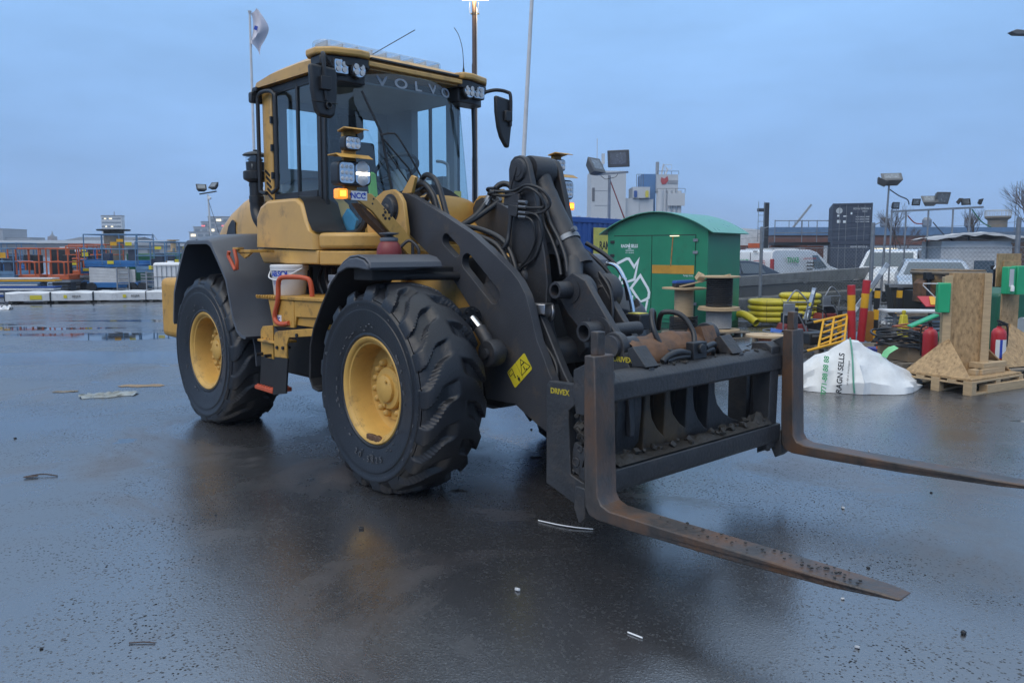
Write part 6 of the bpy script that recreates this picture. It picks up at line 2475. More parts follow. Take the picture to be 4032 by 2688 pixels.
for a, b in zip(fp[:-1], fp[1:]):
    g = B()
    d = b - a
    Ln = d.length
    d.normalize()
    H = 1.64
    st = .085
    n = int((Ln + H) / st)
    nrm = Vector((-d.y, d.x, 0)) * .0025
    def strip(u0, z0, u1, z1):
        w = .0026
        p0 = a + d * u0 + Vector((0, 0, z0 + .08))
        p1 = a + d * u1 + Vector((0, 0, z1 + .08))
        t = (p1 - p0).normalized()
        s_ = t.cross(Vector((-d.y, d.x, 0))).normalized() * w
        g.add([p0 - s_, p0 + s_, p1 + s_, p1 - s_], [(0, 1, 2, 3)])
    for i in range(n):
        u = i * st
        # rising
        u0, z0, u1, z1 = u - H, 0, u, H
        if u0 < 0:
            z0, u0 = -u0, 0
        if u1 > Ln:
            z1, u1 = z1 - (u1 - Ln), Ln
        if u1 > u0:
            strip(u0, z0, u1, z1)
            strip(u0, H - z0, u1, H - z1)
    o = g.build('mesh_panel', GALV, FE, smooth=0)
    o['kind'] = 'stuff'

# ---- concrete barrier elements beyond the fence
cA, cB = Vector((5.9, 20.6, 0)), Vector((15.2, 29.2, 0))
dv = (cB - cA).normalized()
rzb = math.atan2(dv.y, dv.x)
tot = (cB - cA).length
for k in range(3):
    L0 = tot / 3
    e_ = empty('concrete_barrier', cA + dv * (k * L0), rzb, ('wet concrete barrier element next to the green hut', 'wet concrete barrier element behind the power trowels', 'concrete barrier element with black graffiti beside the cars')[k], 'barrier', 'concrete barrier elements beyond the fence')
    g = B()
    h0, h1 = .96 + .07 * k, .96 + .07 * (k + 1)
    n0 = [(-.04, .62), (-.06, h0), (.10, h0), (.10, .62)]
    for x0, x1, za, zb in ((.01, L0 - .01, h0, h1),):
        g.add([(x0, -.05, .70), (x1, -.05, .72), (x1, .12, .72), (x0, .12, .70), (x0, -.05, za), (x1, -.05, zb), (x1, .12, zb), (x0, .12, za)], [(3, 2, 1, 0), (4, 5, 6, 7), (0, 1, 5, 4), (1, 2, 6, 5), (2, 3, 7, 6), (3, 0, 4, 7)])
    g.build('top_wall', CONC, e_, bevel=.01)
    g = B()
    g.box(.01, L0 - .01, -.01, .10, .40, .69)
    g.build('web', mat('dark wet concrete %d' % k, (.075, .075, .07), .7, var=.3), e_)
    g = B()
    g.prism([(-.20, .30), (-.20, .37), (-.02, .40), (.12, .40), (.12, .0), (-.12, .0)], .012, L0 - .012, 'x')
    g.build('foot', CONC, e_, bevel=.01)
    if k == 2:
        g = B()
        for pts in ([(1.0, .80), (.95, 1.05), (1.15, 1.10), (1.2, .9), (1.1, .82)], [(1.35, 1.1), (1.4, .85), (1.5, 1.05), (1.55, .85)], [(1.8, .8), (1.95, 1.1), (2.05, .82)], [(2.2, 1.12), (2.35, 1.08), (2.25, .98), (2.38, .9), (2.2, .84), (2.6, .80)], [(2.55, 1.0), (2.75, .80)], [(2.85, 1.1), (2.95, 1.05), (2.88, .98), (2.9, .9)]):
            g.tube([(p[0], -.053, p[1]) for p in pts], .012, 4)
        g.build('graffiti', INK, e_)

# ================================================================ vehicles beyond the fence
def car(name, loc, rz, prof, belt, w, paint, label, cat, side_win, tum=.24, group=None, lights=True, wheels=(.95, -1.0), wr=.31):
    e_ = empty(name, loc, rz, label, cat, group)
    zmax = max(p[1] for p in prof)
    def hy(z):
        return w * (1 - tum * max(0, (z - belt)) / max(.1, zmax - belt))
    # densify the outline so the sides can lean in above the waist
    P = []
    n = len(prof)
    for i in range(n):
        a, b = prof[i], prof[(i + 1) % n]
        for k in range(3):
            t = k / 3
            P.append((a[0] + (b[0] - a[0]) * t, a[1] + (b[1] - a[1]) * t))
    g = B()
    m = len(P)
    vs = [(x, -hy(z), z) for x, z in P] + [(x, hy(z), z) for x, z in P]
    g.add(vs, [(i, (i + 1) % m, (i + 1) % m + m, i + m) for i in range(m)])
    for s in (0, m):
        g.f.append(tuple(s + i for i in range(m)))
        g.m.append(0)
    g.build('body', paint, e_, bevel=.03, seg=2, smooth=40)
    for poly in side_win:
        for s in (-1, 1):
            g = B()
            g.add([(x, s * (hy(z) + .006), z) for x, z in poly], [tuple(range(len(poly)))])
            g.build('side_window', CGLS, e_, smooth=0)
    def pane(i, nm, f=.86):
        (x0, z0), (x1, z1) = prof[i], prof[i + 1]
        nx, nz = (z1 - z0), -(x1 - x0)
        l = sqrt(nx * nx + nz * nz)
        sg = 1 if (nx * (x0 + x1)) > 0 else -1
        ox, oz = sg * nx / l * .008, sg * nz / l * .008
        a = (x0 + (x1 - x0) * .08 + ox, z0 + (z1 - z0) * .08 + oz)
        b = (x0 + (x1 - x0) * .92 + ox, z0 + (z1 - z0) * .92 + oz)
        g = B()
        g.add([(a[0], -hy(a[1]) * f, a[1]), (a[0], hy(a[1]) * f, a[1]), (b[0], hy(b[1]) * f, b[1]), (b[0], -hy(b[1]) * f, b[1])], [(0, 1, 2, 3)])
        g.build(nm, CGLS, e_, smooth=0)
    for x in wheels:
        for s in (-1, 1):
            g = B()
            g.lathe([(.0, -.1), (wr * .62, -.1), (wr * .66, -.085), (wr, -.09), (wr, .09), (0, .09)], (x, s * (w - .08), wr), (0, -s, 0), 20)
            g.build('wheel', RUB, e_)
    return e_, pane, hy
PAINTW = mat('white car paint', (.62, .64, .66), .25, var=.04, coat=.5)
PAINTS = mat('silver blue car paint', (.34, .39, .46), .25, var=.04, coat=.5)
PAINTD = mat('dark blue-grey car paint', (.035, .045, .065), .22, var=.05, coat=.6)
HB = [(-2.0, .3), (-2.06, .75), (-1.98, .95), (-1.62, 1.30), (-1.1, 1.37), (-.1, 1.37), (.35, 1.30), (1.05, .97), (1.85, .80), (2.08, .62), (2.08, .3)]
e_, pane, hy = car('parked_car', (7.0, 24.2, 0), .45, HB, .95, .86, PAINTD, 'dark blue-grey hatchback parked behind the concrete barrier beside the green hut', 'car',
                   ([(-1.5, .98), (-.55, .98), (-.55, 1.28), (-1.2, 1.28)], [(-.47, .98), (.45, .98), (.25, 1.22), (-.05, 1.29), (-.47, 1.29)]))
pane(2, 'rear_window')
pane(6, 'windscreen')
VN = [(-2.15, .3), (-2.2, .8), (-2.12, 1.35), (-2.02, 1.62), (-1.8, 1.70), (.2, 1.70), (.6, 1.62), (1.35, 1.10), (2.0, .95), (2.2, .7), (2.2, .3)]
e_, pane, hy = car('parked_van', (10.2, 28.6, 0), .62, VN, 1.0, .9, PAINTW, 'white panel van with green lettering on its rear doors and side', 'van', ([(.3, 1.05), (1.1, 1.05), (.6, 1.5), (.3, 1.5)],), .16, wr=.33)
pane(6, 'windscreen')
for y in (-.86, .86):
    g = B()
    g.box(-2.19, -2.08, y - .05, y + .05, .95, 1.38)
    g.build('tail_lamp', INKR, e_, bevel=.01)
g = B()
g.box(-2.215, -2.19, -.006, .006, .5, 1.6)
g.build('door_gap', INK, e_)
g = B()
g.box(-2.13, -2.08, -.2, -.05, 1.62, 1.66)
g.build('high_brake_lamp', INK, e_)
text('firm_name', 'TIVAB', .26, INKG, e_, (-2.20, .42, 1.26), (0, -1, 0), (.15, 0, 1), .001, bold=.008)
text('firm_name', 'TIVAB', .26, INKG, e_, (-1.0, -.905, 1.33), (1, 0, 0), (0, .1, 1), .001, bold=.008)
text('firm_line', 'LASERINMATNING', .10, INKR, e_, (.0, -.90, 1.38), (1, 0, 0), (0, .1, 1), .001)
g = B()
for i in range(3):
    g.box(-.2, .25 - .05 * i, -.925, -.918, 1.22 - .12 * i, 1.26 - .12 * i)
g.build('side_print', INK, e_)
g = B()
for i in range(4):
    g.box(-2.212, -2.206, -.62, -.15 - .06 * (i % 2), 1.30 - .07 * i, 1.325 - .07 * i)
g.build('rear_print', INKR, e_)
g = B()
g.box(-1.9, .1, -.62, -.56, 1.74, 1.77)
g.box(-1.7, -1.66, -.6, .6, 1.70, 1.75)
g.box(-.3, -.26, -.6, .6, 1.70, 1.75)
g.build('roof_rack', WHTD, e_)
V2 = [(-2.4, .3), (-2.45, .8), (-2.4, 1.5), (-2.3, 1.66), (-2.1, 1.72), (.1, 1.72), (.55, 1.64), (1.35, 1.08), (1.95, .92), (2.2, .7), (2.2, .3)]
e_, pane, hy = car('parked_van', (13.6, 27.6, 0), math.atan2(-.83, -.55), V2, 1.0, .93, PAINTW, 'white van seen from its windscreen corner behind the graffiti barrier', 'van', ([(.25, 1.08), (1.15, 1.08), (.6, 1.55), (.25, 1.58)],), .16, wr=.33)
pane(6, 'windscreen')
SV = [(-2.1, .3), (-2.15, .8), (-2.05, 1.0), (-1.8, 1.36), (-1.3, 1.43), (-.1, 1.43), (.3, 1.37), (1.0, 1.0), (1.9, .86), (2.15, .65), (2.15, .3)]
e_, pane, hy = car('parked_car', (11.55, 21.2, 0), math.atan2(-.90, -.42), SV, 1.0, .90, PAINTS, 'silver-blue car facing the fence between graffiti barrier and hopper', 'car', ([(-1.6, 1.03), (-.6, 1.03), (-.6, 1.33), (-1.35, 1.33)], [(-.5, 1.03), (.55, 1.03), (.1, 1.33), (-.5, 1.34)]))
pane(6, 'windscreen')
g = B()
g.box(1.12, 1.42, -.5, .5, .965, .985)
g.build('wiper_cowl', INK, e_)
e_, pane, hy = car('parked_van', (12.9, 17.5, 0), math.atan2(-.85, -.5), [(x, z * 1.08) for x, z in V2], 1.08, .95, PAINTW, 'white van whose sloping windscreen shows past the last fence post', 'van', ([(.25, 1.15), (1.15, 1.15), (.6, 1.66), (.25, 1.7)],), .16, wr=.34)
pane(6, 'windscreen')

# ================================================================ containers, long building, shed, lamp rack
def box_container(name, loc, rz, m, label, L=6.06, w=2.44, h=2.59, group=None, doors=True):
    e_ = empty(name, loc, rz, label, 'container', group)
    g = B()
    g.box(.04, w - .04, .05, L - .04, .06, h - .06)
    corrug(g, 0, 0, 0, 0, 0) if False else None
    g.build('shell', m, e_)
    for x in (.0, w):
        g = B()
        pts = []
        n = int((L - .2) / .28)
        for i in range(n):
            b = .1 + i * .28
            for f, o in ((0, 0), (.28, 0), (.42, .035), (.72, .035), (.86, 0)):
                pts.append((x + (o if x == 0 else -o), b + f * .28))
        g.grid([[(p[0], p[1], .12) for p in pts], [(p[0], p[1], h - .1) for p in pts]])
        g.build('corrugated_side', m, e_, smooth=0)
    g = B()
    for x in (0, w - .1):
        g.box(x, x + .1, -.01, .1, 0, h)
        g.box(x, x + .1, L - .1, L, 0, h)
        g.box(x + .01, x + .09, .1, L - .1, h - .1, h)
        g.box(x + .01, x + .09, .1, L - .1, 0, .12)
    g.box(.1, w - .1, 0, .1, h - .12, h)
    g.box(.1, w - .1, 0, .1, 0, .12)
    g.build('corner_frame', m, e_, bevel=.006)
    if doors:
        for x in (.12, w / 2 + .01):
            g = B()
            for k in range(4):
                z0 = .14 + (h - .30) / 4 * k
                g.box(x, x + w / 2 - .13, .02, .05, z0 + .03, z0 + (h - .30) / 4 - .03)
            g.build('door', m, e_, bevel=.006)
            for f in (.22, .60):
                g = B()
                xx = x + (w / 2 - .13) * (f + .08)
                g.cyl((xx, -.005, .12), (xx, -.005, h - .12), .018, n=6)
                g.build('lock_rod', GALV, e_)
    return e_
gC = 'shipping containers beyond the parked vehicles'
rzc = -.35
lo = box_container('shipping_container', (21.4, 52, 0), rzc, NAVY, 'dark navy container carrying another one, behind the white van', h=2.22, group=gC)
hi = box_container('shipping_container', (21.4, 52, 2.225), rzc, NAVY, 'dark navy container with white markings on its doors, topmost of its stack', group=gC)
g = B()
g.lathe([(0, 0), (.2, 0)], (.42, -.012, 2.1), (0, -1, 0), 20)
o = g.build('oval_plate', INKW, hi)
g = B()
for (x, z, w, h_) in ((.30, 1.72, .14, .12), (.68, 1.70, .22, .08), (.30, 1.30, .2, .2), (.68, 1.3, .16, .16), (1.12, 1.85, .1, .14)):
    g.box(x, x + w, .012, .018, z, z + h_)
g.build('door_plate', INKW, hi)['kind'] = 'stuff'
text('container_number', 'ECMU 229636 2', .155, INKW, hi, (1.80, .012, 2.22), (1, 0, 0), (0, 0, 1), .001)
text('container_code', '22G1', .14, INKW, hi, (1.98, .012, 2.05), (1, 0, 0), (0, 0, 1), .001)
for i in range(3):
    text('container_weights', 'MAX GROSS 30480', .10, INKW, hi, (1.85, .012, 1.68 - .16 * i), (1, 0, 0), (0, 0, 1), .001)
text('container_number', 'ECMU 357193 0', .15, INKW, lo, (1.7, .012, 1.95), (1, 0, 0), (0, 0, 1), .001)
for i, (x, y, lbl) in enumerate(((14.75, 55.6, 'brown container partly hidden by the green hut'), (18.35, 55, 'brown container with large white capitals and a white plate'), (21.1, 59, 'brown container nearest the navy stack'))):
    e_ = box_container('shipping_container', (x, y, 0), -.30, BROWN, lbl, h=2.07, group=gC)
    if i == 1:
        text('owner_letters', 'CAI', .34, INKW, e_, (.55, .012, 1.15), (1, 0, 0), (0, 0, 1), .001, bold=.012)
        g = B()
        g.box(1.5, 2.1, .012, .018, 1.05, 1.4)
        g.build('plate', INKW, e_)
g = B()
g.box(0, .9, 0, .05, .4, 2.2)
g.box(.08, .6, -.01, 0, 1.2, 1.75)
o = g.build('orange_panel', ORNG, None, bevel=.005)
put(o, (16.3, 53.5, 0))
tag(o, 'orange steel panel standing in front of the brown containers', 'panel')
pf_ = empty('roof_platform', (18.4, 54.4, 2.08), 0, 'grey railed service platform on top of the brown containers', 'platform')
g = B()
g.box(0, 4.0, 0, 1.2, 0, .2)
g.build('deck', BK, pf_)
for x in (0, 1.9, 2.95, 4.0):
    g = B()
    g.cyl((x, 0, .2), (x, 0, 1.75), .03, n=6)
    g.build('post', GALV, pf_)
for z in (.85, 1.7):
    g = B()
    g.cyl((0, 0, z), (4, 0, z), .03, n=6)
    g.build('rail', GALV, pf_)
lbd = empty('long_building', (26.5, 78, 0), 0, 'long low building with blue roof edge and rust-brown fascia', 'building')
g = B()
g.box(0, 26, 0, 12, 0, 2.3)
g.build('wall', CITYW, lbd)
g = B()
g.box(-.1, 26.1, -.15, 12, 2.3, 3.25)
g.build('fascia', BROWN, lbd)
g = B()
g.box(-.2, 26.2, -.3, 12, 3.25, 4.05)
g.build('roof_edge', mat('faded blue sheet', (.10, .19, .33), .6, var=.25, scale=2), lbd)
for i in range(7):
    g = B()
    g.box(9.5 + i * .72, 10.1 + i * .72, -.02, 0, 1.2, 1.95)
    g.build('window', LIT if i < 4 else CGLS, lbd)
for i in range(3):
    g = B()
    g.lathe([(.25, 4.05), (.45, 4.3), (.45, 4.9), (.25, 5.15)], (12.3 + 4.4 * i, 3, 0), (0, 0, 1), 12)
    g.build('roof_vent', GALV, lbd)
tn = empty('tent_hall', (20.0, 82, 0), 0, 'white fabric hall rising behind the brown containers', 'hall')
g = B()
g.prism([(-1, 0), (6.6, 0), (6.6, 3.9), (3, 4.2), (-1, 4.0)], 0, 8)
g.build('cover', TARP, tn)
bw = empty('brick_building', (18.6, 31.5, 0), -.25, 'low dark brown brick building with flat blue roof edge behind the parked vans', 'building')
g = B()
g.box(0, 14, 0, 6, 0, 2.25)
g.build('wall', mat('dark brown brick', (.085, .058, .045), .8, var=.4, scale=14), bw)
g = B()
g.box(-.15, 14.1, -.2, 6.1, 2.25, 2.42)
g.build('roof_edge', mat('blue grey roof edge', (.10, .15, .22), .6), bw)
sh = empty('board_shed', (12.95, 23.4, 0), -.12, 'small white boarded shed with a sagging tarpaulin on its roof', 'shed')
g = B()
g.box(.02, 1.98, .02, 1.5, 0, 1.95)
g.build('core', WHTD, sh)
for i in range(15):
    g = B()
    g.box(0, 2.0, -.012 - .006 * (i % 2), .019, .12 * i + .05, .12 * i + .163)
    g.build('board', WHTD, sh, bevel=.003)
g = B()
rows = []
for i in range(13):
    x = -.55 + 3.2 * i / 12
    rows.append([(x, y, 2.0 + .22 * (1 - abs((x - .95) / 1.7) ** 1.4) - .04 * abs(y) + .02 * sin(7 * x + 4 * y)) for y in (-.35, -.1, .4, .9, 1.6)])
g.grid(rows)
g.grid([[(p[0], p[1], p[2] - .05) for p in r] for r in rows])
g.grid([[r[0] for r in rows], [(r[0][0], r[0][1], r[0][2] - .05 - .05 * (i % 2)) for i, r in enumerate(rows)]])
g.build('tarpaulin_roof', WHTD, sh, smooth=50)
g = B()
g.box(.95, 1.52, -.03, -.02, .95, 1.36)
g.build('window', CGLS, sh)
g = B()
g.box(.10, .62, -.035, -.02, .1, 1.72)
g.build('door', WHTD, sh, bevel=.004)
def flood(name, parent, c, yaw, pit, s=1.0, m=None):
    Rm = Matrix.Rotation(yaw, 3, 'Z') @ Matrix.Rotation(pit, 3, 'X')
    g = B()
    hx, hy_, hz = .26 * s, .10 * s, .20 * s
    v = [(-hx, -hy_, -hz), (hx, -hy_, -hz), (hx, -hy_, hz), (-hx, -hy_, hz), (-hx * .55, hy_, -hz * .8), (hx * .55, hy_, -hz * .8), (hx * .55, hy_, hz * .5), (-hx * .55, hy_, hz * .5)]
    c = Vector(c)
    g.add([c + Rm @ Vector(q) for q in v], [(0, 1, 2, 3), (7, 6, 5, 4), (0, 4, 5, 1), (1, 5, 6, 2), (2, 6, 7, 3), (3, 7, 4, 0)])
    f = g.build(name, m or mat_flood, parent, bevel=.02 * s)
    g = B()
    g.add([c + Rm @ Vector(q) for q in [(-hx * .7, -hy_ - .004, -hz * .6), (hx * .7, -hy_ - .004, -hz * .6), (hx * .7, -hy_ - .004, hz * .7), (-hx * .7, -hy_ - .004, hz * .7)]], [(0, 1, 2, 3)])
    g.build('lamp_glass', FLENS, f)
    return f
mat_flood = mat('grey floodlight housing', (.10, .105, .11), .5)
FLENS = mat('grey floodlight lens', (.22, .24, .26), .25, metal=.5, var=.3, scale=12)
# floodlight mast behind the blue container
fm = empty('floodlight_mast', (3.24, 26, 0), 0, 'portable mast with two grey floodlights above the blue container', 'floodlight mast')
g = B()
g.tube([(0, 0, 0), (0, 0, 4.15)], [.06, .045], 10)
g.build('mast', GALV, fm)
g = B()
g.bar((-.45, 0, 4.18), (.62, 0, 4.26), .08, .06)
g.build('crossarm', GALV, fm)
flood('floodlight', fm, (-.52, 0, 4.42), .9, -.5, 1.45)
flood('floodlight', fm, (.32, 0, 4.72), -.35, .25, 1.45)
g = B()
g.cyl((.02, 0, 4.0), (.72, 0, 2.2), .02, n=6)
g.cyl((.02, 0, 4.0), (.80, .1, 2.1), .012, n=6)
g.build('stay', REDD, fm)
g = B()
g.tube(spl([(-.3, -.03, 4.15), (-.15, -.03, 4.03), (0, -.05, 4.05), (.2, -.03, 4.1), (.28, -.03, 4.22)], 4), .01, 5)
g.build('cable', BK, fm)
# rack of floodlights above the shed
rk = empty('floodlight_rack', (12.0, 24.4, 0), 0, 'steel rack crowded with site floodlights above the white shed', 'floodlight rack')
for x, zt in ((-.10, 2.95), (.35, 2.9), (1.05, 2.95), (1.82, 2.95), (2.35, 3.0)):
    g = B()
    g.cyl((x, 0, 0), (x, 0, zt), .028, n=8)
    g.build('post', GALV, rk)
g = B()
g.bar((-.12, 0, 2.88), (2.75, 0, 3.02), .07, .06)
g.build('beam', GALV, rk)
for x, z, yaw, pit, s, nm in ((-.02, 3.07, .3, .1, .55, 0), (.62, 3.18, .1, .2, .55, 0), (1.05, 3.2, -.2, -.9, .9, 0), (1.40, 3.32, .2, .3, 1.0, 0), (2.0, 3.22, 1.1, .6, .55, 0), (2.22, 3.2, -.9, .4, .55, 0), (2.65, 3.2, 1.2, .3, .5, 0)):
    flood('floodlight', rk, (x, 0, z), yaw, pit, s, BK if s < .6 else None)
for x0, z0, x1, z1, m in ((.38, 2.75, .85, 2.5, REDD), (1.18, 2.55, 2.0, 1.9, NAVY), (2.38, 2.95, 3.0, 2.4, GRND)):
    g = B()
    g.tube(spl([(x0, -.05, z0), ((x0 + x1) / 2, -.05, (z0 + z1) / 2 - .1), (x1, -.05, z1)], 4), .02, 5)
    g.build('strap', m, rk)
tm = empty('floodlight_mast', (11.85, 24.8, 0), 0, 'tall mast with a pair of tilted floodlights and a hanging strap', 'floodlight mast')
g = B()
g.tube([(0, 0, 0), (.12, 0, 3.75)], [.045, .03], 8)
g.build('mast', GALV, tm)
flood('floodlight', tm, (-.12, 0, 3.82), 1.2, -1.1, .9)
flood('floodlight', tm, (.18, 0, 3.90), -.3, -1.0, 1.2)
g = B()
g.tube(spl([(.14, 0, 3.6), (.45, 0, 3.4), (.72, 0, 3.28), (.78, 0, 3.12)], 4), .02, 5)
g.build('strap', NAVY, tm)

# ================================================================ tall poles
lp_ = empty('lamp_post', (-1.04, 22, 0), 0, 'brown stepped steel lamp post with a lit lamp at its top', 'lamp post')
PB = mat('brown lamp post paint', (.055, .036, .032), .5)
g = B()
g.tube([(0, 0, 0), (0, 0, 4.22), (0, 0, 4.30), (0, 0, 6.78), (0, 0, 6.84), (0, 0, 8.5)], [.088, .085, .078, .077, .066, .064], 14)
g.build('shaft', PB, lp_, smooth=30)
g = B()
g.tube([(.072, -.05, 2.0), (.072, -.05, 8.3)], .012, 5)
g.build('cable', WHTD, lp_)
for z in (8.15,):
    g = B()
    g.cyl((-.10, -.02, z), (.14, -.02, z), .02, n=6)
    g.lathe([(.07, z - .03), (.07, z + .03)], (0, 0, 0), (0, 0, 1), 14)
    g.build('clamp', BK, lp_)
for x in (-.12, .12):
    g = B()
    g.cyl((x, -.04, 8.15), (x, -.04, 8.45), .006, n=5)
    g.build('bracket_rod', GALV, lp_)
g = B()
g.box(-.38, .42, -.2, .2, 8.60, 8.70)
lh = g.build('lamp_head', GALV, lp_, bevel=.03)
g = B()
g.box(-.34, .38, -.17, .17, 8.575, 8.598)
g.build('lamp_lens', mat('lit lamp lens', (.9, .8, .6), .4, emit=(1.0, .72, .38, 22.0)), lh)
pl_ = bpy.data.lights.new('lamp_light', 'POINT')
pl_.energy = 45
pl_.color = (1.0, .70, .36)
pl_.shadow_soft_size = .15
po = bpy.data.objects.new('lamp_light', pl_)
COL.objects.link(po)
po.parent = lp_
po.location = (.02, -.25, 8.5)
fl = empty('flagpole', (-13.15, 40, 0), 0, 'slim white flagpole with a wind-torn white flag', 'flagpole')
g = B()
g.tube([(0, 0, 0), (.0, 0, 13.2), (0, 0, 13.5)], [.085, .055, .05], 10)
g.lathe([(.05, 13.45), (.10, 13.62), (.0, 13.66)], (0, 0, 0), (0, 0, 1), 10)
g.build('pole', WHTD, fl)
FLG = mat('white flag cloth', (.62, .60, .66), .8, var=.1)
rows = []
for i in range(13):
    t = i / 12
    row = []
    for k in range(7):
        s = k / 6
        x = .05 + .9 * s * (.35 + .65 * sin(pi * min(1, t * 1.1 + .05))) + .06 * sin(5 * t + 3 * s)
        row.append((x, .16 * sin(6 * s + 3 * t), 13.5 + .25 * (1 - t) * s - 1.45 * t - .55 * s * t + .12 * sin(4 * s + 6 * t)))
    rows.append(row)
g = B()
g.grid(rows)
fo = g.build('flag', FLG, fl, smooth=60)
g = B()
g.obox((.34, -.18, 12.75), (.16, .02, .2), (0, .3, .3))
g.build('flag_emblem', INKB, fo)
f2 = empty('flagpole', (0, 30, 0), 0, 'bare white flagpole leaning slightly behind the loader cab', 'flagpole')
g = B()
g.tube([(.17, 0, 0), (.86, 0, 13.2)], [.10, .065], 12)
g.build('pole', WHTD, f2)
sl_ = empty('street_lamp', (25.0, 35, 0), 0, 'grey street lamp head on a long arm over the vehicles', 'street lamp')
g = B()
g.tube([(0, 0, 0), (0, 0, 11.0)], [.1, .06], 10)
g.tube(spl([(0, 0, 11.0), (-.5, 0, 11.2), (-2.2, 0, 11.15)], 5), .045, 8)
g.build('column', GALV, sl_)
g = B()
g.prism([(-3.15, 11.22), (-2.95, 11.10), (-2.3, 11.08), (-2.15, 11.15), (-2.3, 11.26), (-2.9, 11.32)], -.16, .16)
g.build('lamp_head', mat_flood, sl_, bevel=.03)

# ================================================================ the left-hand yard
def slift(name, loc, rz, w, d, paint, rail, label, zb, zd, zr, cat='scissor lift', ladder=False, cage=False, group='scissor lifts at the back of the yard', solid=False):
    e_ = empty(name, loc, rz, label, cat, group)
    g = B()
    g.box(-w / 2 + .05, w / 2 - .05, -d / 2, d / 2, .18, zb)
    g.build('chassis', paint, e_, bevel=.02)
    for x in (-w / 2 + .25, w / 2 - .25):
        for y in (-d / 2, d / 2):
            g = B()
            g.lathe([(.0, -.1), (.2, -.1), (.2, .1), (0, .1)], (x, y, .2), (0, 1, 0), 16)
            g.build('wheel', RUB, e_)
    n = max(3, int((zd - zb) / .11))
    for k in range(n):
        z0 = zb + (zd - zb) * k / n
        g = B()
        g.bar((-w / 2 + .15, -d / 2 + .05, z0 + .05), (w / 2 - .15, -d / 2 + .05, z0 + .05 - (.05 if not solid else .09)), .06, (zd - zb) / n * (.96 if solid else .6))
        g.build('scissor_arm', WHTD if solid else GALV, e_)
    g = B()
    g.box(-w / 2, w / 2, -d / 2, d / 2, zd, zd + .10)
    g.box(-w / 2, w / 2, -d / 2 - .01, -d / 2 + .02, zd + .1, zd + .25)
    g.box(-w / 2, w / 2, d / 2 - .02, d / 2 + .01, zd + .1, zd + .25)
    g.build('deck', paint, e_, bevel=.01)
    nx = max(2, int(w / .55))
    for y in (-d / 2, d / 2):
        for i in range(nx + 1):
            x = -w / 2 + w * i / nx
            g = B()
            g.cyl((x, y, zd + .1), (x, y, zr), .022, n=6)
            g.build('post', rail, e_)
        for z in (zr, (zd + zr) / 2 + .06):
            g = B()
            g.cyl((-w / 2, y, z), (w / 2, y, z), .022, n=6)
            g.build('rail', rail, e_)
    for x in (-w / 2, w / 2):
        for z in (zr, (zd + zr) / 2 + .06):
            g = B()
            g.cyl((x, -d / 2, z), (x, d / 2, z), .022, n=6)
            g.build('rail', rail, e_)
    for i in range(2 + int(w)):
        g = B()
        x = -w / 2 + .25 + random.uniform(0, w - .5)
        z = random.choice((zd + .12, (zd + zr) / 2 + .2, zr - .3))
        g.box(x - .13, x + .13, -d / 2 - .035, -d / 2 - .028, z, z + random.uniform(.1, .22))
        g.build('placard', random.choice((AMB, STICK, STICK, INKW)), e_)
    g = B()
    g.box(w / 2 - .45, w / 2 - .15, -d / 2 + .1, -d / 2 + .35, zd + .1, zd + .75)
    g.build('control_box', NAVY, e_, bevel=.02)
    g = B()
    g.box(-w / 2 + .15, -w / 2 + .5, d / 2 - .4, d / 2 - .1, zd + .1, zd + .55)
    g.build('tool_box', NAVY, e_, bevel=.02)
    if ladder:
        for (lx, zt) in ladder:
            for x in (lx, lx + .48):
                g = B()
                g.bar((x, -d / 2 - .16, .02), (x - .05, -d / 2 - .06, zt), .05, .04, (0, 1, 0))
                g.build('ladder_stile', GALV, e_)
            for k in range(5):
                g = B()
                z = .15 + (zt - .2) * k / 4
                g.bar((lx - .03, -d / 2 - .13 + .06 * k / 4, z), (lx + .46, -d / 2 - .13 + .06 * k / 4, z), .04, .04)
                g.build('ladder_rung', GALV, e_)
    return e_
slift('scissor_lift', (-16.1, 31.8, 0), 0, 2.15, 1.4, BLUE, BLUEG, 'big blue scissor lift with grey slatted arms and steel ladder', .40, 1.02, 2.32, ladder=[(.28, 1.0)], solid=True)
slift('scissor_lift', (-14.45, 31.6, 0), 0, 1.18, 1.3, BLUEG, BLUEG, 'narrow faded blue scissor lift with ladder beside the white tank', .34, .80, 2.02, ladder=[(-.12, .85)])
slift('scissor_lift', (-17.45, 32.4, 0), 0, .7, 1.2, BLUE, BLUE, 'dark blue lift with a tall control stand between orange and big blue lifts', .45, .72, 1.75)
slift('scissor_lift', (-20.4, 31.0, 0), 0, 1.7, 1.3, BLUEG, BLUEG, 'faded blue scissor lift next to the stacked formwork boards', .32, .62, 1.75)
slift('scissor_lift', (-22.6, 34.5, 0), 0, 2.0, 1.4, BLUE, BLUEG, 'blue scissor lift standing behind the faded one by the boards', .36, .80, 2.0)
slift('scissor_lift', (-15.0, 35.5, 0), .1, 2.2, 1.4, NAVY, BLUEG, 'navy scissor lift in the second row behind the big blue one', .40, .95, 2.05, solid=True)
slift('scissor_lift', (-19.3, 36.0, 0), -.1, 1.8, 1.3, BLUEG, ORNG, 'faded blue lift with orange rails in the second row', .40, .9, 1.95)
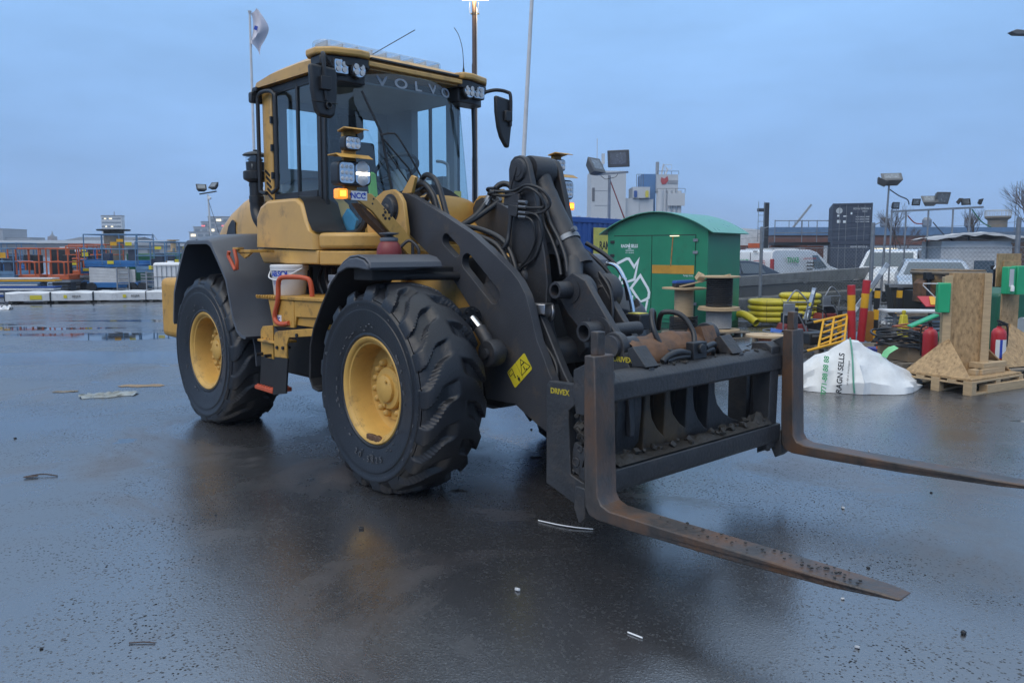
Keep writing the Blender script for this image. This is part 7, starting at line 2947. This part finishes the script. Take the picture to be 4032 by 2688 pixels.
def cagelift(loc, label, w):
    e_ = empty('boom_lift_basket', loc, 0, label, 'lift basket', 'orange lift baskets between the blue lifts')
    g = B()
    g.box(-w / 2, w / 2, -.4, .4, .52, .72)
    g.build('floor', ORNG, e_, bevel=.02)
    for x in (-w / 2, w / 2):
        for y in (-.4, .4):
            g = B()
            g.cyl((x, y, .7), (x, y, 1.75), .03, n=6)
            g.build('post', ORNG, e_)
    for z in (1.22, 1.75):
        for a, b in (((-w / 2, -.4), (w / 2, -.4)), ((-w / 2, .4), (w / 2, .4)), ((-w / 2, -.4), (-w / 2, .4)), ((w / 2, -.4), (w / 2, .4))):
            g = B()
            g.cyl((*a, z), (*b, z), .028, n=6)
            g.build('rail', ORNG, e_)
    g = B()
    g.tube(spl([(-w * .32, -.42, .72), (-w * .32, -.42, 1.1), (-w * .25, -.42, 1.22), (w * .25, -.42, 1.22), (w * .32, -.42, 1.1), (w * .32, -.42, .72)], 3), .03, 6)
    g.build('gate', ORNG, e_)
    g = B()
    g.box(-w / 2 - .08, w / 2 + .08, -.45, .45, .42, .52)
    g.box(-.3, .3, -.3, .3, 0, .42)
    g.build('base', GALV, e_)
    for k in range(3):
        g = B()
        g.bar((-w / 2, -.35, .10 + .12 * k), (w / 2, -.35, .14 + .12 * k), .06, .05)
        g.build('arm', BK, e_)
    g = B()
    g.box(-.1, .2, .1, .3, .75, 1.5)
    g.build('control_box', BK, e_, bevel=.02)
    return e_
cagelift((-19.15, 31, 0), 'orange lift basket with a rounded gate, next to the faded blue lift', .9)
cagelift((-17.98, 31, 0), 'orange lift basket nearer the big blue lift', .86)
cagelift((-20.9, 33.2, 0), 'orange lift basket partly behind the faded blue lift', .9)
cagelift((-18.6, 33.5, .1), 'orange lift basket standing behind the other two', .9)
for i, (x, y, w, h, m, l) in enumerate(((-24.0, 36.5, 2.4, 1.5, NAVY, 'dark blue site generator behind the blue lifts, next to the boards'), (-21.2, 37.5, 2.2, 1.75, BK, 'black site generator in the gap behind the orange baskets'), (-17.4, 37.6, 2.6, 1.55, GRND, 'dark green site generator behind the orange and blue lifts'), (-14.2, 38.2, 2.4, 1.7, NAVY, 'dark blue site generator half hidden by the black cable reel'))):
    e_ = empty('site_generator', (x, y, 0), .05, l, 'generator', 'site generators behind the lifts')
    g = B()
    g.box(-w / 2, w / 2, 0, 1.1, .2, h)
    g.build('housing', m, e_, bevel=.04)
    for k in range(3):
        g = B()
        g.box(-w / 2 + .12 + k * w / 3, -w / 2 + w / 3 - .06 + k * w / 3, -.015, 0, .3, h - .15)
        g.build('door', m, e_, bevel=.006)
    g = B()
    g.box(-w / 2, w / 2, .1, 1.0, 0, .2)
    g.build('skid', BK, e_)
    g = B()
    g.cyl((w * .3, .5, h), (w * .3, .5, h + .25), .06, n=10)
    g.build('exhaust', GALV, e_)
# wrapped timber packs
gT = 'white wrapped timber packs in a row'
PX = [-16.25, -14.95, -13.72, -12.15, -10.55]
for i in range(4):
    e_ = empty('timber_pack', (PX[i], 25.0 + .28 * i, 0), .19, ('white wrapped timber pack with a yellow label at the end of the row', 'white wrapped timber pack strapped between two others, faint print', 'white wrapped timber pack with two small yellow marks', 'white wrapped timber pack that ends behind the loader')[i], 'timber pack', gT)
    Lp = (PX[i + 1] - PX[i]) / cos(.19)
    g = B()
    rows = []
    for k in range(9):
        x = .01 + (Lp - .02) * k / 8
        s = .012 * sin(5 * k + i)
        rows.append([(x, -.5 + s, .06), (x, -.5 + s, .30 + s), (x, -.46, .335 + s), (x, .46, .335 + s), (x, .5, .30), (x, .5, .06)])
    g.grid(rows)
    g.add(rows[0], [tuple(range(6))])
    g.add(rows[-1], [tuple(range(6))])
    g.build('wrapping', TARP, e_, smooth=40)
    g = B()
    for x in (.1, Lp - .2):
        g.box(x, x + .1, -.45, .45, 0, .06)
    g.build('bearer', WOODG, e_)
    g = B()
    g.box(.0, .02, -.515, .5, .05, .345)
    g.build('strap', BK, e_)
    g = B()
    if i == 0:
        g.box(.75, 1.1, -.522, -.516, .10, .24)
    else:
        g.box(.5 * i - .1, .5 * i, -.522, -.516, .14, .24)
    g.build('label', STICK, e_)
    if i:
        text('brand_print', 'BEIJER', .10, INK, e_, (.5 * i + .28, -.522, .19), (1, 0, 0), (0, 0, 1), .001)
for k in range(9):
    g = B()
    L0 = random.uniform(2.6, 3.4)
    z = .03 + .075 * k
    g.box(0, L0, 0, .5, z, z + .055)
    o = g.build('formwork_board', (CBLUE, WHTD, NAVY, WHT, CBLUE, WHTD, BLUEG, AMB, WHTD)[k], None, bevel=.005)
    put(o, (-19.6 + random.uniform(-.3, .1), 27.4 + .06 * k, 0), .06)
    tag(o, '%s formwork board, %s in the stack by the wrapped timber' % (('blue', 'grey-white', 'navy', 'white', 'blue', 'grey-white', 'faded blue', 'yellow', 'pale grey')[k], ('lowest', 'second from the ground', 'third from the ground', 'fourth from the ground', 'fifth from the ground', 'sixth from the ground', 'seventh from the ground', 'next to the top', 'topmost')[k]), 'board', 'formwork boards stacked in the yard')
# big steel drum, small drum, black cable reel, liquid tank
bd = empty('steel_drum', (-20.0, 39, 0), 0, 'big dark steel cable drum standing upright behind the blue lift', 'cable drum')
g = B()
g.lathe([(.74, 2.66), (.78, 2.68), (.78, 2.74), (.0, 2.74)], (0, 0, 0), (0, 0, 1), 36)
g.lathe([(.78, .0), (.78, .07), (.0, .07)], (0, 0, 0), (0, 0, 1), 36)
g.build('flange', BK, bd)
g = B()
g.lathe([(.46, .07), (.46, 2.68)], (0, 0, 0), (0, 0, 1), 30)
g.build('core', WOODG, bd)
sd = empty('cable_drum', (-26.2, 60, 0), 0, 'pale wooden cable drum stacked far behind the cable reel', 'cable drum')
g = B()
g.lathe([(.45, 0), (.45, .08), (.22, .08), (.22, 1.6), (.55, 1.62), (.55, 1.7), (.2, 1.7), (.2, 2.45), (.45, 2.46), (.45, 2.54), (0, 2.54)], (0, 0, 0), (0, 0, 1), 20)
g.build('body', WOOD, sd)
rl_ = empty('cable_reel', (-13.9, 35.0, 0), .15, 'huge black cable reel lying on its side behind the narrow lift', 'cable reel')
g = B()
pr_ = []
for i in range(26):
    pr_.append((.86 + (.02 if i % 2 else 0), -.2 + 2.4 * i / 25))
g.lathe([(.0, -.2)] + pr_ + [(0, 2.2)], (0, 0, 1.06), (1, 0, 0), 32)
g.build('wound_cable', CABLE, rl_)
g = B()
g.lathe([(0, -.3), (1.04, -.3), (1.04, -.2), (0, -.2)], (0, 0, 1.06), (1, 0, 0), 32)
g.build('flange', BK, rl_)
ib = empty('liquid_tank', (-13.05, 29.6, 0), .1, 'white plastic liquid tank in a steel cage behind the rear wheel', 'tank')
g = B()
g.box(-.5, .5, -.5, .5, .16, 1.22)
g.build('vessel', WHT, ib, bevel=.08, seg=3)
g = B()
g.lathe([(.12, 1.22), (.12, 1.28), (0, 1.28)], (0, 0, 0), (0, 0, 1), 14)
g.build('cap', WHT, ib)
for i in range(7):
    g = B()
    x = -.52 + 1.04 * i / 6
    g.cyl((x, -.53, .1), (x, -.53, 1.12), .012, n=5)
    g.build('cage_bar', GALV, ib)
for z in (.3, .7, 1.1):
    g = B()
    g.cyl((-.53, -.53, z), (.53, -.53, z), .012, n=5)
    g.build('cage_bar', GALV, ib)
g = B()
g.box(-.55, .55, -.55, .55, 0, .14)
g.build('pallet_base', BK, ib)
lm = empty('floodlight_mast', (-13.25, 34, 0), 0, 'slender tripod-stayed mast with two black floodlights and white fittings', 'floodlight mast')
g = B()
g.tube([(.16, 0, 0), (.0, 0, 4.1)], [.06, .035], 8)
g.build('mast', WHTD, lm)
g = B()
g.bar((-.36, 0, 4.12), (.38, 0, 4.24), .07, .05)
g.build('crossarm', BK, lm)
flood('floodlight', lm, (-.28, 0, 4.38), .5, -.7, .85, BK)
flood('floodlight', lm, (.30, 0, 4.46), -.5, -.7, .85, BK)
for x in (-.1, .45):
    g = B()
    g.cyl((.0, 0, 3.9), (x + .1, 0, 2.0), .010, n=5)
    g.build('stay', BK, lm)
g = B()
g.lathe([(.0, -.06), (.07, -.05), (.07, .05), (0, .06)], (.08, -.05, 3.95), (0, 1, 0), 12)
g.build('white_fitting', WHT, lm)

# ================================================================ far city
def tower(name, label, cat, x0, x1, y, z, m, floors=0, lit=0, depth=14, band=None, group=None):
    e_ = empty(name, ((x0 + x1) / 2, y, 0), 0, label, cat, group)
    w = (x1 - x0) / 2
    g = B()
    g.box(-w, w, 0, depth, 0, z)
    g.build('wall', m, e_)
    for k in range(floors):
        zz = z - (k + .75) * z / (floors + .5)
        g = B()
        g.box(-w * .94, w * .94, -.12, .0, zz, zz + z / floors * .38)
        g.build('window_band', CGLS, e_)
        for q in range(lit):
            if random.random() < .55:
                xx = random.uniform(-w * .85, w * .6)
                g = B()
                g.box(xx, xx + w * random.uniform(.1, .3), -.2, -.13, zz + .1, zz + z / floors * .33)
                g.build('lit_window', LIT, e_)
    g = B()
    g.box(-w * 1.02, w * 1.02, -.2, depth, z, z + .03 * z)
    g.build('roof', CITYD, e_)
    return e_
tower('office_tower', 'pale high-rise with dark window bands far beyond the blue lift', 'tower block', -264, -251, 500, 24.0, CITYW, 9, 2, depth=4)
g = B()
g.cyl((-258, 505, 24), (-258, 505, 27.5), .25)
tag(g.build('rooftop_mast', CITYD, None), 'thin mast on the roof of the pale high-rise', 'mast')
for i, (a, b, z) in enumerate(((-187, -150, 12.6), (-186, -150, 15.6), (-183, -150, 18.7), (-180.5, -150, 21.7))):
    e_ = tower('office_block', ('lowest step of the terraced grey office block', 'second step of the terraced office block, with lit dots', 'third step of the terraced office block, with red signs', 'top step of the terraced grey office block')[i], 'office block', a, b, 450 + 4 * i, z, CITY, 0 if i < 1 else 0, 0, 12, group='terraced office block')
    for k in range(7):
        g = B()
        w = (b - a) / 2
        g.box(-w * .95 + k * 4.2, -w * .95 + k * 4.2 + 2.8, -.15, 0, z - 2.4, z - .9)
        g.build('window', LIT if (i * 3 + k) % 5 == 0 and k < 3 else CGLS, e_)
    if i == 2:
        for x in (-16.3, -4.5):
            g = B()
            g.box(x, x + (2.0 if x < -10 else 4.0), -.4, -.2, 17.0 - .9, 17.0)
            g.build('red_sign', LITR, e_)
e_ = tower('silo_block', 'pale concrete silo block at the end of the skyline', 'silo', -285, -262.3, 400, 13.0, CITY, 0, 0, 20)
e_ = tower('harbour_shed', 'long grey harbour shed below the silo block', 'shed', -264, -249, 402, 8.6, CITY, 1, 1, 12)
hx = empty('church', (-357, 600, 0), 0, 'brick church with a square tower and spire on the skyline', 'church')
g = B()
g.box(-2.0, 2.0, 0, 6, 0, 13.2)
g.build('tower', CITYR, hx)
g = B()
g.lathe([(2.2, 13.2), (1.0, 14.4), (.6, 15.0), (.15, 17.5), (0, 17.6)], (0, 3, 0), (0, 0, 1), 8)
g.build('spire', CITYD, hx)
g = B()
g.prism([(-14, 0), (10, 0), (10, 8.6), (8, 10.4), (-12, 10.4), (-14, 8.6)], 1, 9)
g.build('nave', CITYR, hx)
hl_ = B()
rows = []
for i in range(31):
    a = i / 30
    x = -352 + 30 * a
    h = 11.5 * sin(pi * a) ** .8 + 1.2 * sin(23 * a) * sin(pi * a)
    rows.append([(x, 620, 0), (x, 622, h * .8), (x, 630, h), (x, 650, 0)])
hl_.grid(rows)
o = hl_.build('wooded_hill', mat('far wooded hill', (.06, .055, .05), .9, var=.4, scale=.3))
o['kind'] = 'structure'
for i, (x0, x1, y, z, m, l) in enumerate(((-190, -110, 240, 5.2, CITYD, 'long dark warehouse roof behind the orange baskets'), (-112, -76, 200, 3.9, CITY, 'low grey warehouse behind the blue lifts'), (-150, -128, 260, 6.6, CITYW, 'pale warehouse gable beyond the dark roof'), (-78, -46, 180, 3.6, CITYD, 'low dark warehouse beyond the black cable reel'), (-40, 70, 260, 4.6, CITY, 'long grey warehouse low on the horizon behind the loader'), (70, 260, 300, 5.0, CITYD, 'long dark warehouse far behind the containers'))):
    e_ = empty('warehouse', ((x0 + x1) / 2, y, 0), 0, l, 'warehouse')
    w = (x1 - x0) / 2
    g = B()
    g.box(-w, w, 0, 20, 0, z * .8)
    g.build('wall', m, e_)
    g = B()
    g.prism([(-.5, z * .8), (10, z), (20.5, z * .8)], -w - .3, w + .3, 'x')
    g.build('roof', CITYD if m is not CITYD else CITY, e_)
    for k in range(int(w / 4)):
        g = B()
        g.box(-w + 2 + 8 * k, -w + 5 + 8 * k, -.1, 0, z * .2, z * .6)
        g.build('gate', CITYW if k % 3 == 0 else CITYD, e_)
for (x, y, s, l) in ((-233, 500, 1, 'thin harbour crane far behind the narrow lift'), (56, 150, .55, 'grey crane jib rising behind the brown containers')):
    e_ = empty('harbour_crane', (x, y, 0), 0, l, 'crane')
    g = B()
    if s == 1:
        g.cyl((-1, 0, 0), (1.6, 0, 13), .25, n=5)
        g.cyl((3, 0, 0), (1.6, 0, 13), .25, n=5)
        g.cyl((1.6, 0, 13), (5, 0, 8), .2, n=5)
        g.build('frame', CITYD, e_)
    else:
        g.cyl((0, 0, 0), (0, 0, 5), .4, n=8)
        g.build('tower', CITYR, e_)
        g = B()
        g.bar((-3, 0, 4.6), (1.6, 0, 10.6), .35, .35)
        g.build('jib', CITY, e_)
# concrete works
cw = empty('concrete_works', (0, 150, 0), 0, 'white and blue concrete works with silos above the green hut', 'factory')
g = B()
g.box(15.2, 18.4, 0, 8, 0, 17.0)
g.box(18.42, 21.9, .15, 8, 0, 17.0)
g.build('white_tower', CITYW, cw)
for z in (5.2, 11.2):
    g = B()
    g.box(15.4, 15.9, -.05, 0, z, z + 2.6)
    g.build('tower_window', CITYD, cw)
for z in (2, 4.8, 7.6, 10.4, 13.2):
    g = B()
    g.box(15.9, 18.4, -.04, 0, z, z + .08)
    g.build('wall_joint', CITY, cw)
g = B()
g.box(21.95, 24.6, 1, 8, 0, 11.9)
g.box(24.65, 27.4, 1.2, 8, 0, 11.7)
g.build('low_block', CITYW, cw)
g = B()
g.box(23.3, 26.6, .5, 6, 11.9, 14.0)
g.build('plant_room', CITYW, cw)
for x, m in ((23.5, CBLUE), (25.7, STICK)):
    g = B()
    g.prism(rect_loop(x, x + .6, 12.0, 13.3, .2), .3, .45)
    g.build('painted_bag', m, cw)
g = B()
g.box(25.4, 27.95, 2, 8, 0, 16.6)
g.build('blue_tower', mat('far blue sheet', (.05, .16, .36), .6), cw)
g = B()
g.box(27.96, 32.1, 1.0, 8, 13.3, 16.4)
g.build('batching_house', CITYW, cw)
g = B()
g.prism([(28.8, 15.9), (29.4, 15.6), (30.0, 16.1), (30.2, 15.3), (29.7, 14.6), (29.0, 14.5), (28.7, 15.2)], .86, .95)
g.build('red_emblem', INKR, cw)
g = B()
g.box(30.1, 32.0, .88, .96, 14.7, 15.3)
g.build('grey_sign', CITY, cw)
for k in range(5):
    g = B()
    x = 28.6 + .95 * k
    g.lathe([(.46 if k else .75, 0), (.46 if k else .75, 13.3)], (x if k else 28.7, 1.2, 0), (0, 0, 1), 16)
    g.build('silo', CITYW, cw)
g = B()
g.box(30.0, 33.3, .2, .6, 10.4, 12.8)
g.build('white_panel', CITYW, cw)
g = B()
g.cyl((28.4, 3, 16.4), (28.4, 3, 19.0), .35, n=10)
g.build('chimney', CITY, cw)
g = B()
g.tube([(29.2, 3, 16.4), (29.6, 3, 18.6), (30.4, 3, 17.6), (29.9, 3, 16.4)], .18, 5)
g.tube([(29.8, 3, 17.6), (31.2, 3, 17.6), (31.2, 3, 18.5), (29.8, 3, 18.5)], .06, 5, closed=True)
g.build('conveyor_head', CITYW, cw)
for x0, x1, z0, z1 in ((24.0, 25.3, 13.8, 16.4), (28, 32.1, 16.4, 17.0), (28, 33.4, 12.9, 13.7)):
    g = B()
    for f in (0, .33, .66, 1):
        xx = x0 + (x1 - x0) * f
        g.cyl((xx, .6, z0), (xx, .6, z1), .05, n=5)
    g.cyl((x0, .6, z1), (x1, .6, z1), .05, n=5)
    g.build('railing', CITYD, cw)
g = B()
g.cyl((16.6, 3, 17), (16.6, 3, 23.5), .07, n=5)
g.box(17.4, 18.0, 2, 2.5, 18.5, 20.5)
g.cyl((17.7, 2.4, 17), (17.7, 2.4, 18.6), .1, n=5)
g.build('roof_antenna', CITYW, cw)
st_ = empty('silo_group', (0, 120, 0), 0, 'pair of small grey silos with railings over the hut roof', 'silo')
for x in (43.3, 45.4):
    g = B()
    g.lathe([(.95, 0), (.95, 5.0 if x < 44 else 4.0), (0, 5.3 if x < 44 else 4.2)], (x, 0, 0), (0, 0, 1), 14)
    g.build('silo', CITY, st_)
g = B()
for x in (42.4, 43.3, 44.3, 45.4):
    g.cyl((x, -1, 5.0), (x, -1, 6.3), .05, n=5)
g.cyl((42.4, -1, 6.3), (45.4, -1, 6.3), .05, n=5)
g.build('railing', CITYD, st_)
dm = empty('lattice_post', (22.4, 70, 0), 0, 'dark steel column with a caged ladder above the white hall', 'column')
g = B()
g.box(.35, .72, 0, .4, 0, 6.0)
g.box(-.25, .36, 0, .4, 5.2, 5.5)
g.build('column', BK, dm)
for z in [3.2 + .55 * i for i in range(5)]:
    g = B()
    g.box(-.25, .3, -.02, .02, z, z + .04)
    g.build('rung', GALV, dm)
for x in (-.25, .3):
    g = B()
    g.box(x - .02, x + .02, -.02, .02, 2.5, 6.1)
    g.build('rail', GALV, dm)
wt = empty('water_tower', (59.3, 95, 0), 0, 'squat concrete tower with a railed rim beyond the brick building', 'tower')
g = B()
g.lathe([(1.05, 0), (1.05, 5.4), (1.4, 5.7), (1.4, 5.9), (0, 5.9)], (0, 0, 0), (0, 0, 1), 20)
g.build('shaft', mat('far tan concrete', (.20, .165, .12), .8), wt)
g = B()
g.tube([(1.4 * cos(2 * pi * i / 20), 1.4 * sin(2 * pi * i / 20), 6.6) for i in range(20)], .05, 4, closed=True)
for i in range(20):
    a = 2 * pi * i / 20
    g.cyl((1.4 * cos(a), 1.4 * sin(a), 5.9), (1.4 * cos(a), 1.4 * sin(a), 6.6), .04, n=4)
g.build('railing', CITYW, wt)
for x, w in ((-1.9, .8), (2.2, .9)):
    g = B()
    g.box(x - w, x + w, 1, 2, 0, 4.0 + .2 * w)
    g.build('annex', CITYD, wt)
ms = empty('radio_mast', (38.9, 60, 0), 0, 'thin lattice radio mast by the edge of the brick building', 'mast')
for dx in (-.12, .12):
    g = B()
    g.cyl((dx, 0, 0), (dx, 0, 7.0), .025, n=5)
    g.build('leg', GALV, ms)
g = B()
pts = [((-.12 if i % 2 else .12), 0, .35 * i) for i in range(20)]
g.tube(pts, .015, 4)
g.build('lattice', GALV, ms)

# ---- bare trees
def bare_tree(loc, h, seed, label, spread=.5):
    rnd = random.Random(seed)
    e_ = empty('bare_tree', loc, 0, label, 'tree', 'leafless trees beyond the buildings')
    gt, gc = B(), B()
    def grow(p, d, ln, r, dep):
        q = p + d * ln
        mid = (p + q) / 2 + Vector((rnd.uniform(-1, 1), rnd.uniform(-1, 1), 0)) * ln * .05
        (gt if dep < 2 else gc).tube([p, mid, q], [r, r * .85, r * .68], 5 if dep < 2 else 3, cap=False)
        if dep >= 6:
            return
        for k in range(3 if dep < 5 else 2):
            a = rnd.uniform(0, 2 * pi)
            s = spread * rnd.uniform(.5, 1.1)
            nd = (d + Vector((cos(a) * s, sin(a) * s, rnd.uniform(-.1, .25)))).normalized()
            grow(p.lerp(q, rnd.uniform(.6, 1.0)), nd, ln * rnd.uniform(.62, .80), r * .6, dep + 1)
    grow(Vector((0, 0, 0)), Vector((rnd.uniform(-.1, .1), 0, 1)).normalized(), h * .30, h * .012, 0)
    gt.build('trunk', BARK, e_)
    gc.build('crown', BARK, e_, smooth=0)
bare_tree((30.8, 62, 0), 6.2, 3, 'bare grey tree behind the floodlight rack')
bare_tree((33.2, 66, 0), 5.6, 5, 'smaller bare tree beside the grey one behind the rack')
bare_tree((38.2, 64, 0), 6.2, 8, 'bare reddish tree between floodlight rack and concrete tower', .42)
bare_tree((37.5, 55, 0), 9.2, 11, 'tall bare tree leaning past the radio mast', .45)
bare_tree((39.6, 58, 0), 8.4, 14, 'bushy bare tree at the very edge behind the radio mast', .55)

# ================================================================ litter on the yard
def litter(name, loc, label, cat, fn, m, rz=0):
    g = B()
    fn(g)
    o = g.build(name, m, None, smooth=50)
    put(o, loc, rz)
    return tag(o, label, cat)
def sheet(g, lx, ly, h, seed):
    rnd = random.Random(seed)
    rows = []
    for i in range(15):
        rows.append([((i / 14 - .5) * lx * (1 - .4 * abs(k / 8 - .5)) + rnd.uniform(-.02, .02), (k / 8 - .5) * ly + rnd.uniform(-.015, .015) + .1 * ly * sin(i * .7), .004 + h * max(0, rnd.gauss(.3, .35)) * (1 - abs(2 * k / 8 - 1) ** 2)) for k in range(9)])
    g.grid(rows)
litter('plastic_sheet', (-4.62, 8.72, 0), 'crumpled translucent plastic sheet lying on the wet asphalt', 'sheet', lambda g: sheet(g, .62, .30, .05, 1), mat('grey wet plastic', (.26, .28, .27), .3, var=.4, scale=8), .45)
litter('cardboard_scrap', (-4.55, 9.35, 0), 'flat soggy cardboard scrap beside the plastic sheet', 'scrap', lambda g: sheet(g, .55, .16, .006, 2), CARD, .1)
litter('cardboard_scrap', (-5.25, 8.95, 0), 'small torn scrap further from the plastic sheet', 'scrap', lambda g: sheet(g, .28, .10, .01, 3), WOODG, .2)
litter('plastic_scrap', (-14.5, 21.9, 0), 'small white plastic scrap in front of the timber packs', 'scrap', lambda g: sheet(g, .5, .3, .12, 4), WHT, .2)
litter('wet_mat', (-2.05, 9.55, 0), 'flat grey scrap on the ground between the wheels', 'scrap', lambda g: sheet(g, .42, .30, .01, 9), CARD, .3)
litter('white_rod', (0, 0, .006), 'thin white plastic rod lying on the asphalt near the fork heel', 'rod', lambda g: g.tube(spl([(.16, 4.58, 0), (.27, 4.50, .003), (.38, 4.45, .003), (.48, 4.43, 0)], 4), .004, 5), WHT)
litter('white_stick', (0, 0, .005), 'short white stick lying alone on the asphalt', 'stick', lambda g: g.cyl((.50, 3.19, 0), (.555, 3.14, 0), .004, n=5), WHT)
litter('twig', (-3.45, 5.50, .006), 'small dark twig with a leaf on the wet asphalt', 'twig', lambda g: (g.tube(spl([(-.1, 0, 0), (0, .03, .01), (.12, .02, 0)], 4), .005, 5), g.obox((-.05, -.02, .006), (.09, .03, .004), (0, 0, .3))), BARK)
litter('twig', (-1.55, 3.10, .004), 'thin straight twig on the asphalt, close to the viewer', 'twig', lambda g: g.tube([(-.06, 0, 0), (.0, .005, .002), (.05, 0, 0)], .003, 5), BARK)
for i in range(26):
    x, y = random.uniform(-4.5, 3.2), random.uniform(2.6, 9.0)
    g = B()
    s = random.uniform(.008, .02)
    g.obox((0, 0, s * .4), (s * 1.5, s, s * .8), (.3, .2, random.random() * 3))
    o = g.build('pebble', BK if i % 3 else WHTD, None, bevel=s * .2)
    put(o, (x, y, 0))
    tag(o, 'dark pebble lying loose on the wet asphalt' if i % 3 else 'pale pebble lying loose on the wet asphalt', 'pebble', 'dark loose pebbles' if i % 3 else 'pale loose pebbles')

# ================================================================ damp air over the yard
hz = B()
hz.box(-460, 320, -8, 720, -1.0, 34.0)
hzm = bpy.data.materials.new('damp air')
hzm.use_nodes = True
ht = hzm.node_tree
ht.nodes.clear()
ho = ht.nodes.new('ShaderNodeOutputMaterial')
hv = ht.nodes.new('ShaderNodeVolumePrincipled')
hv.inputs['Color'].default_value = (0.80, 0.88, 1.0, 1)
hv.inputs['Density'].default_value = 0.0008
ht.links.new(hv.outputs[0], ho.inputs['Volume'])
o = hz.build('haze', hzm, None, smooth=0)
tag(o, 'thin damp air lying over the whole yard', 'haze', kind='stuff')
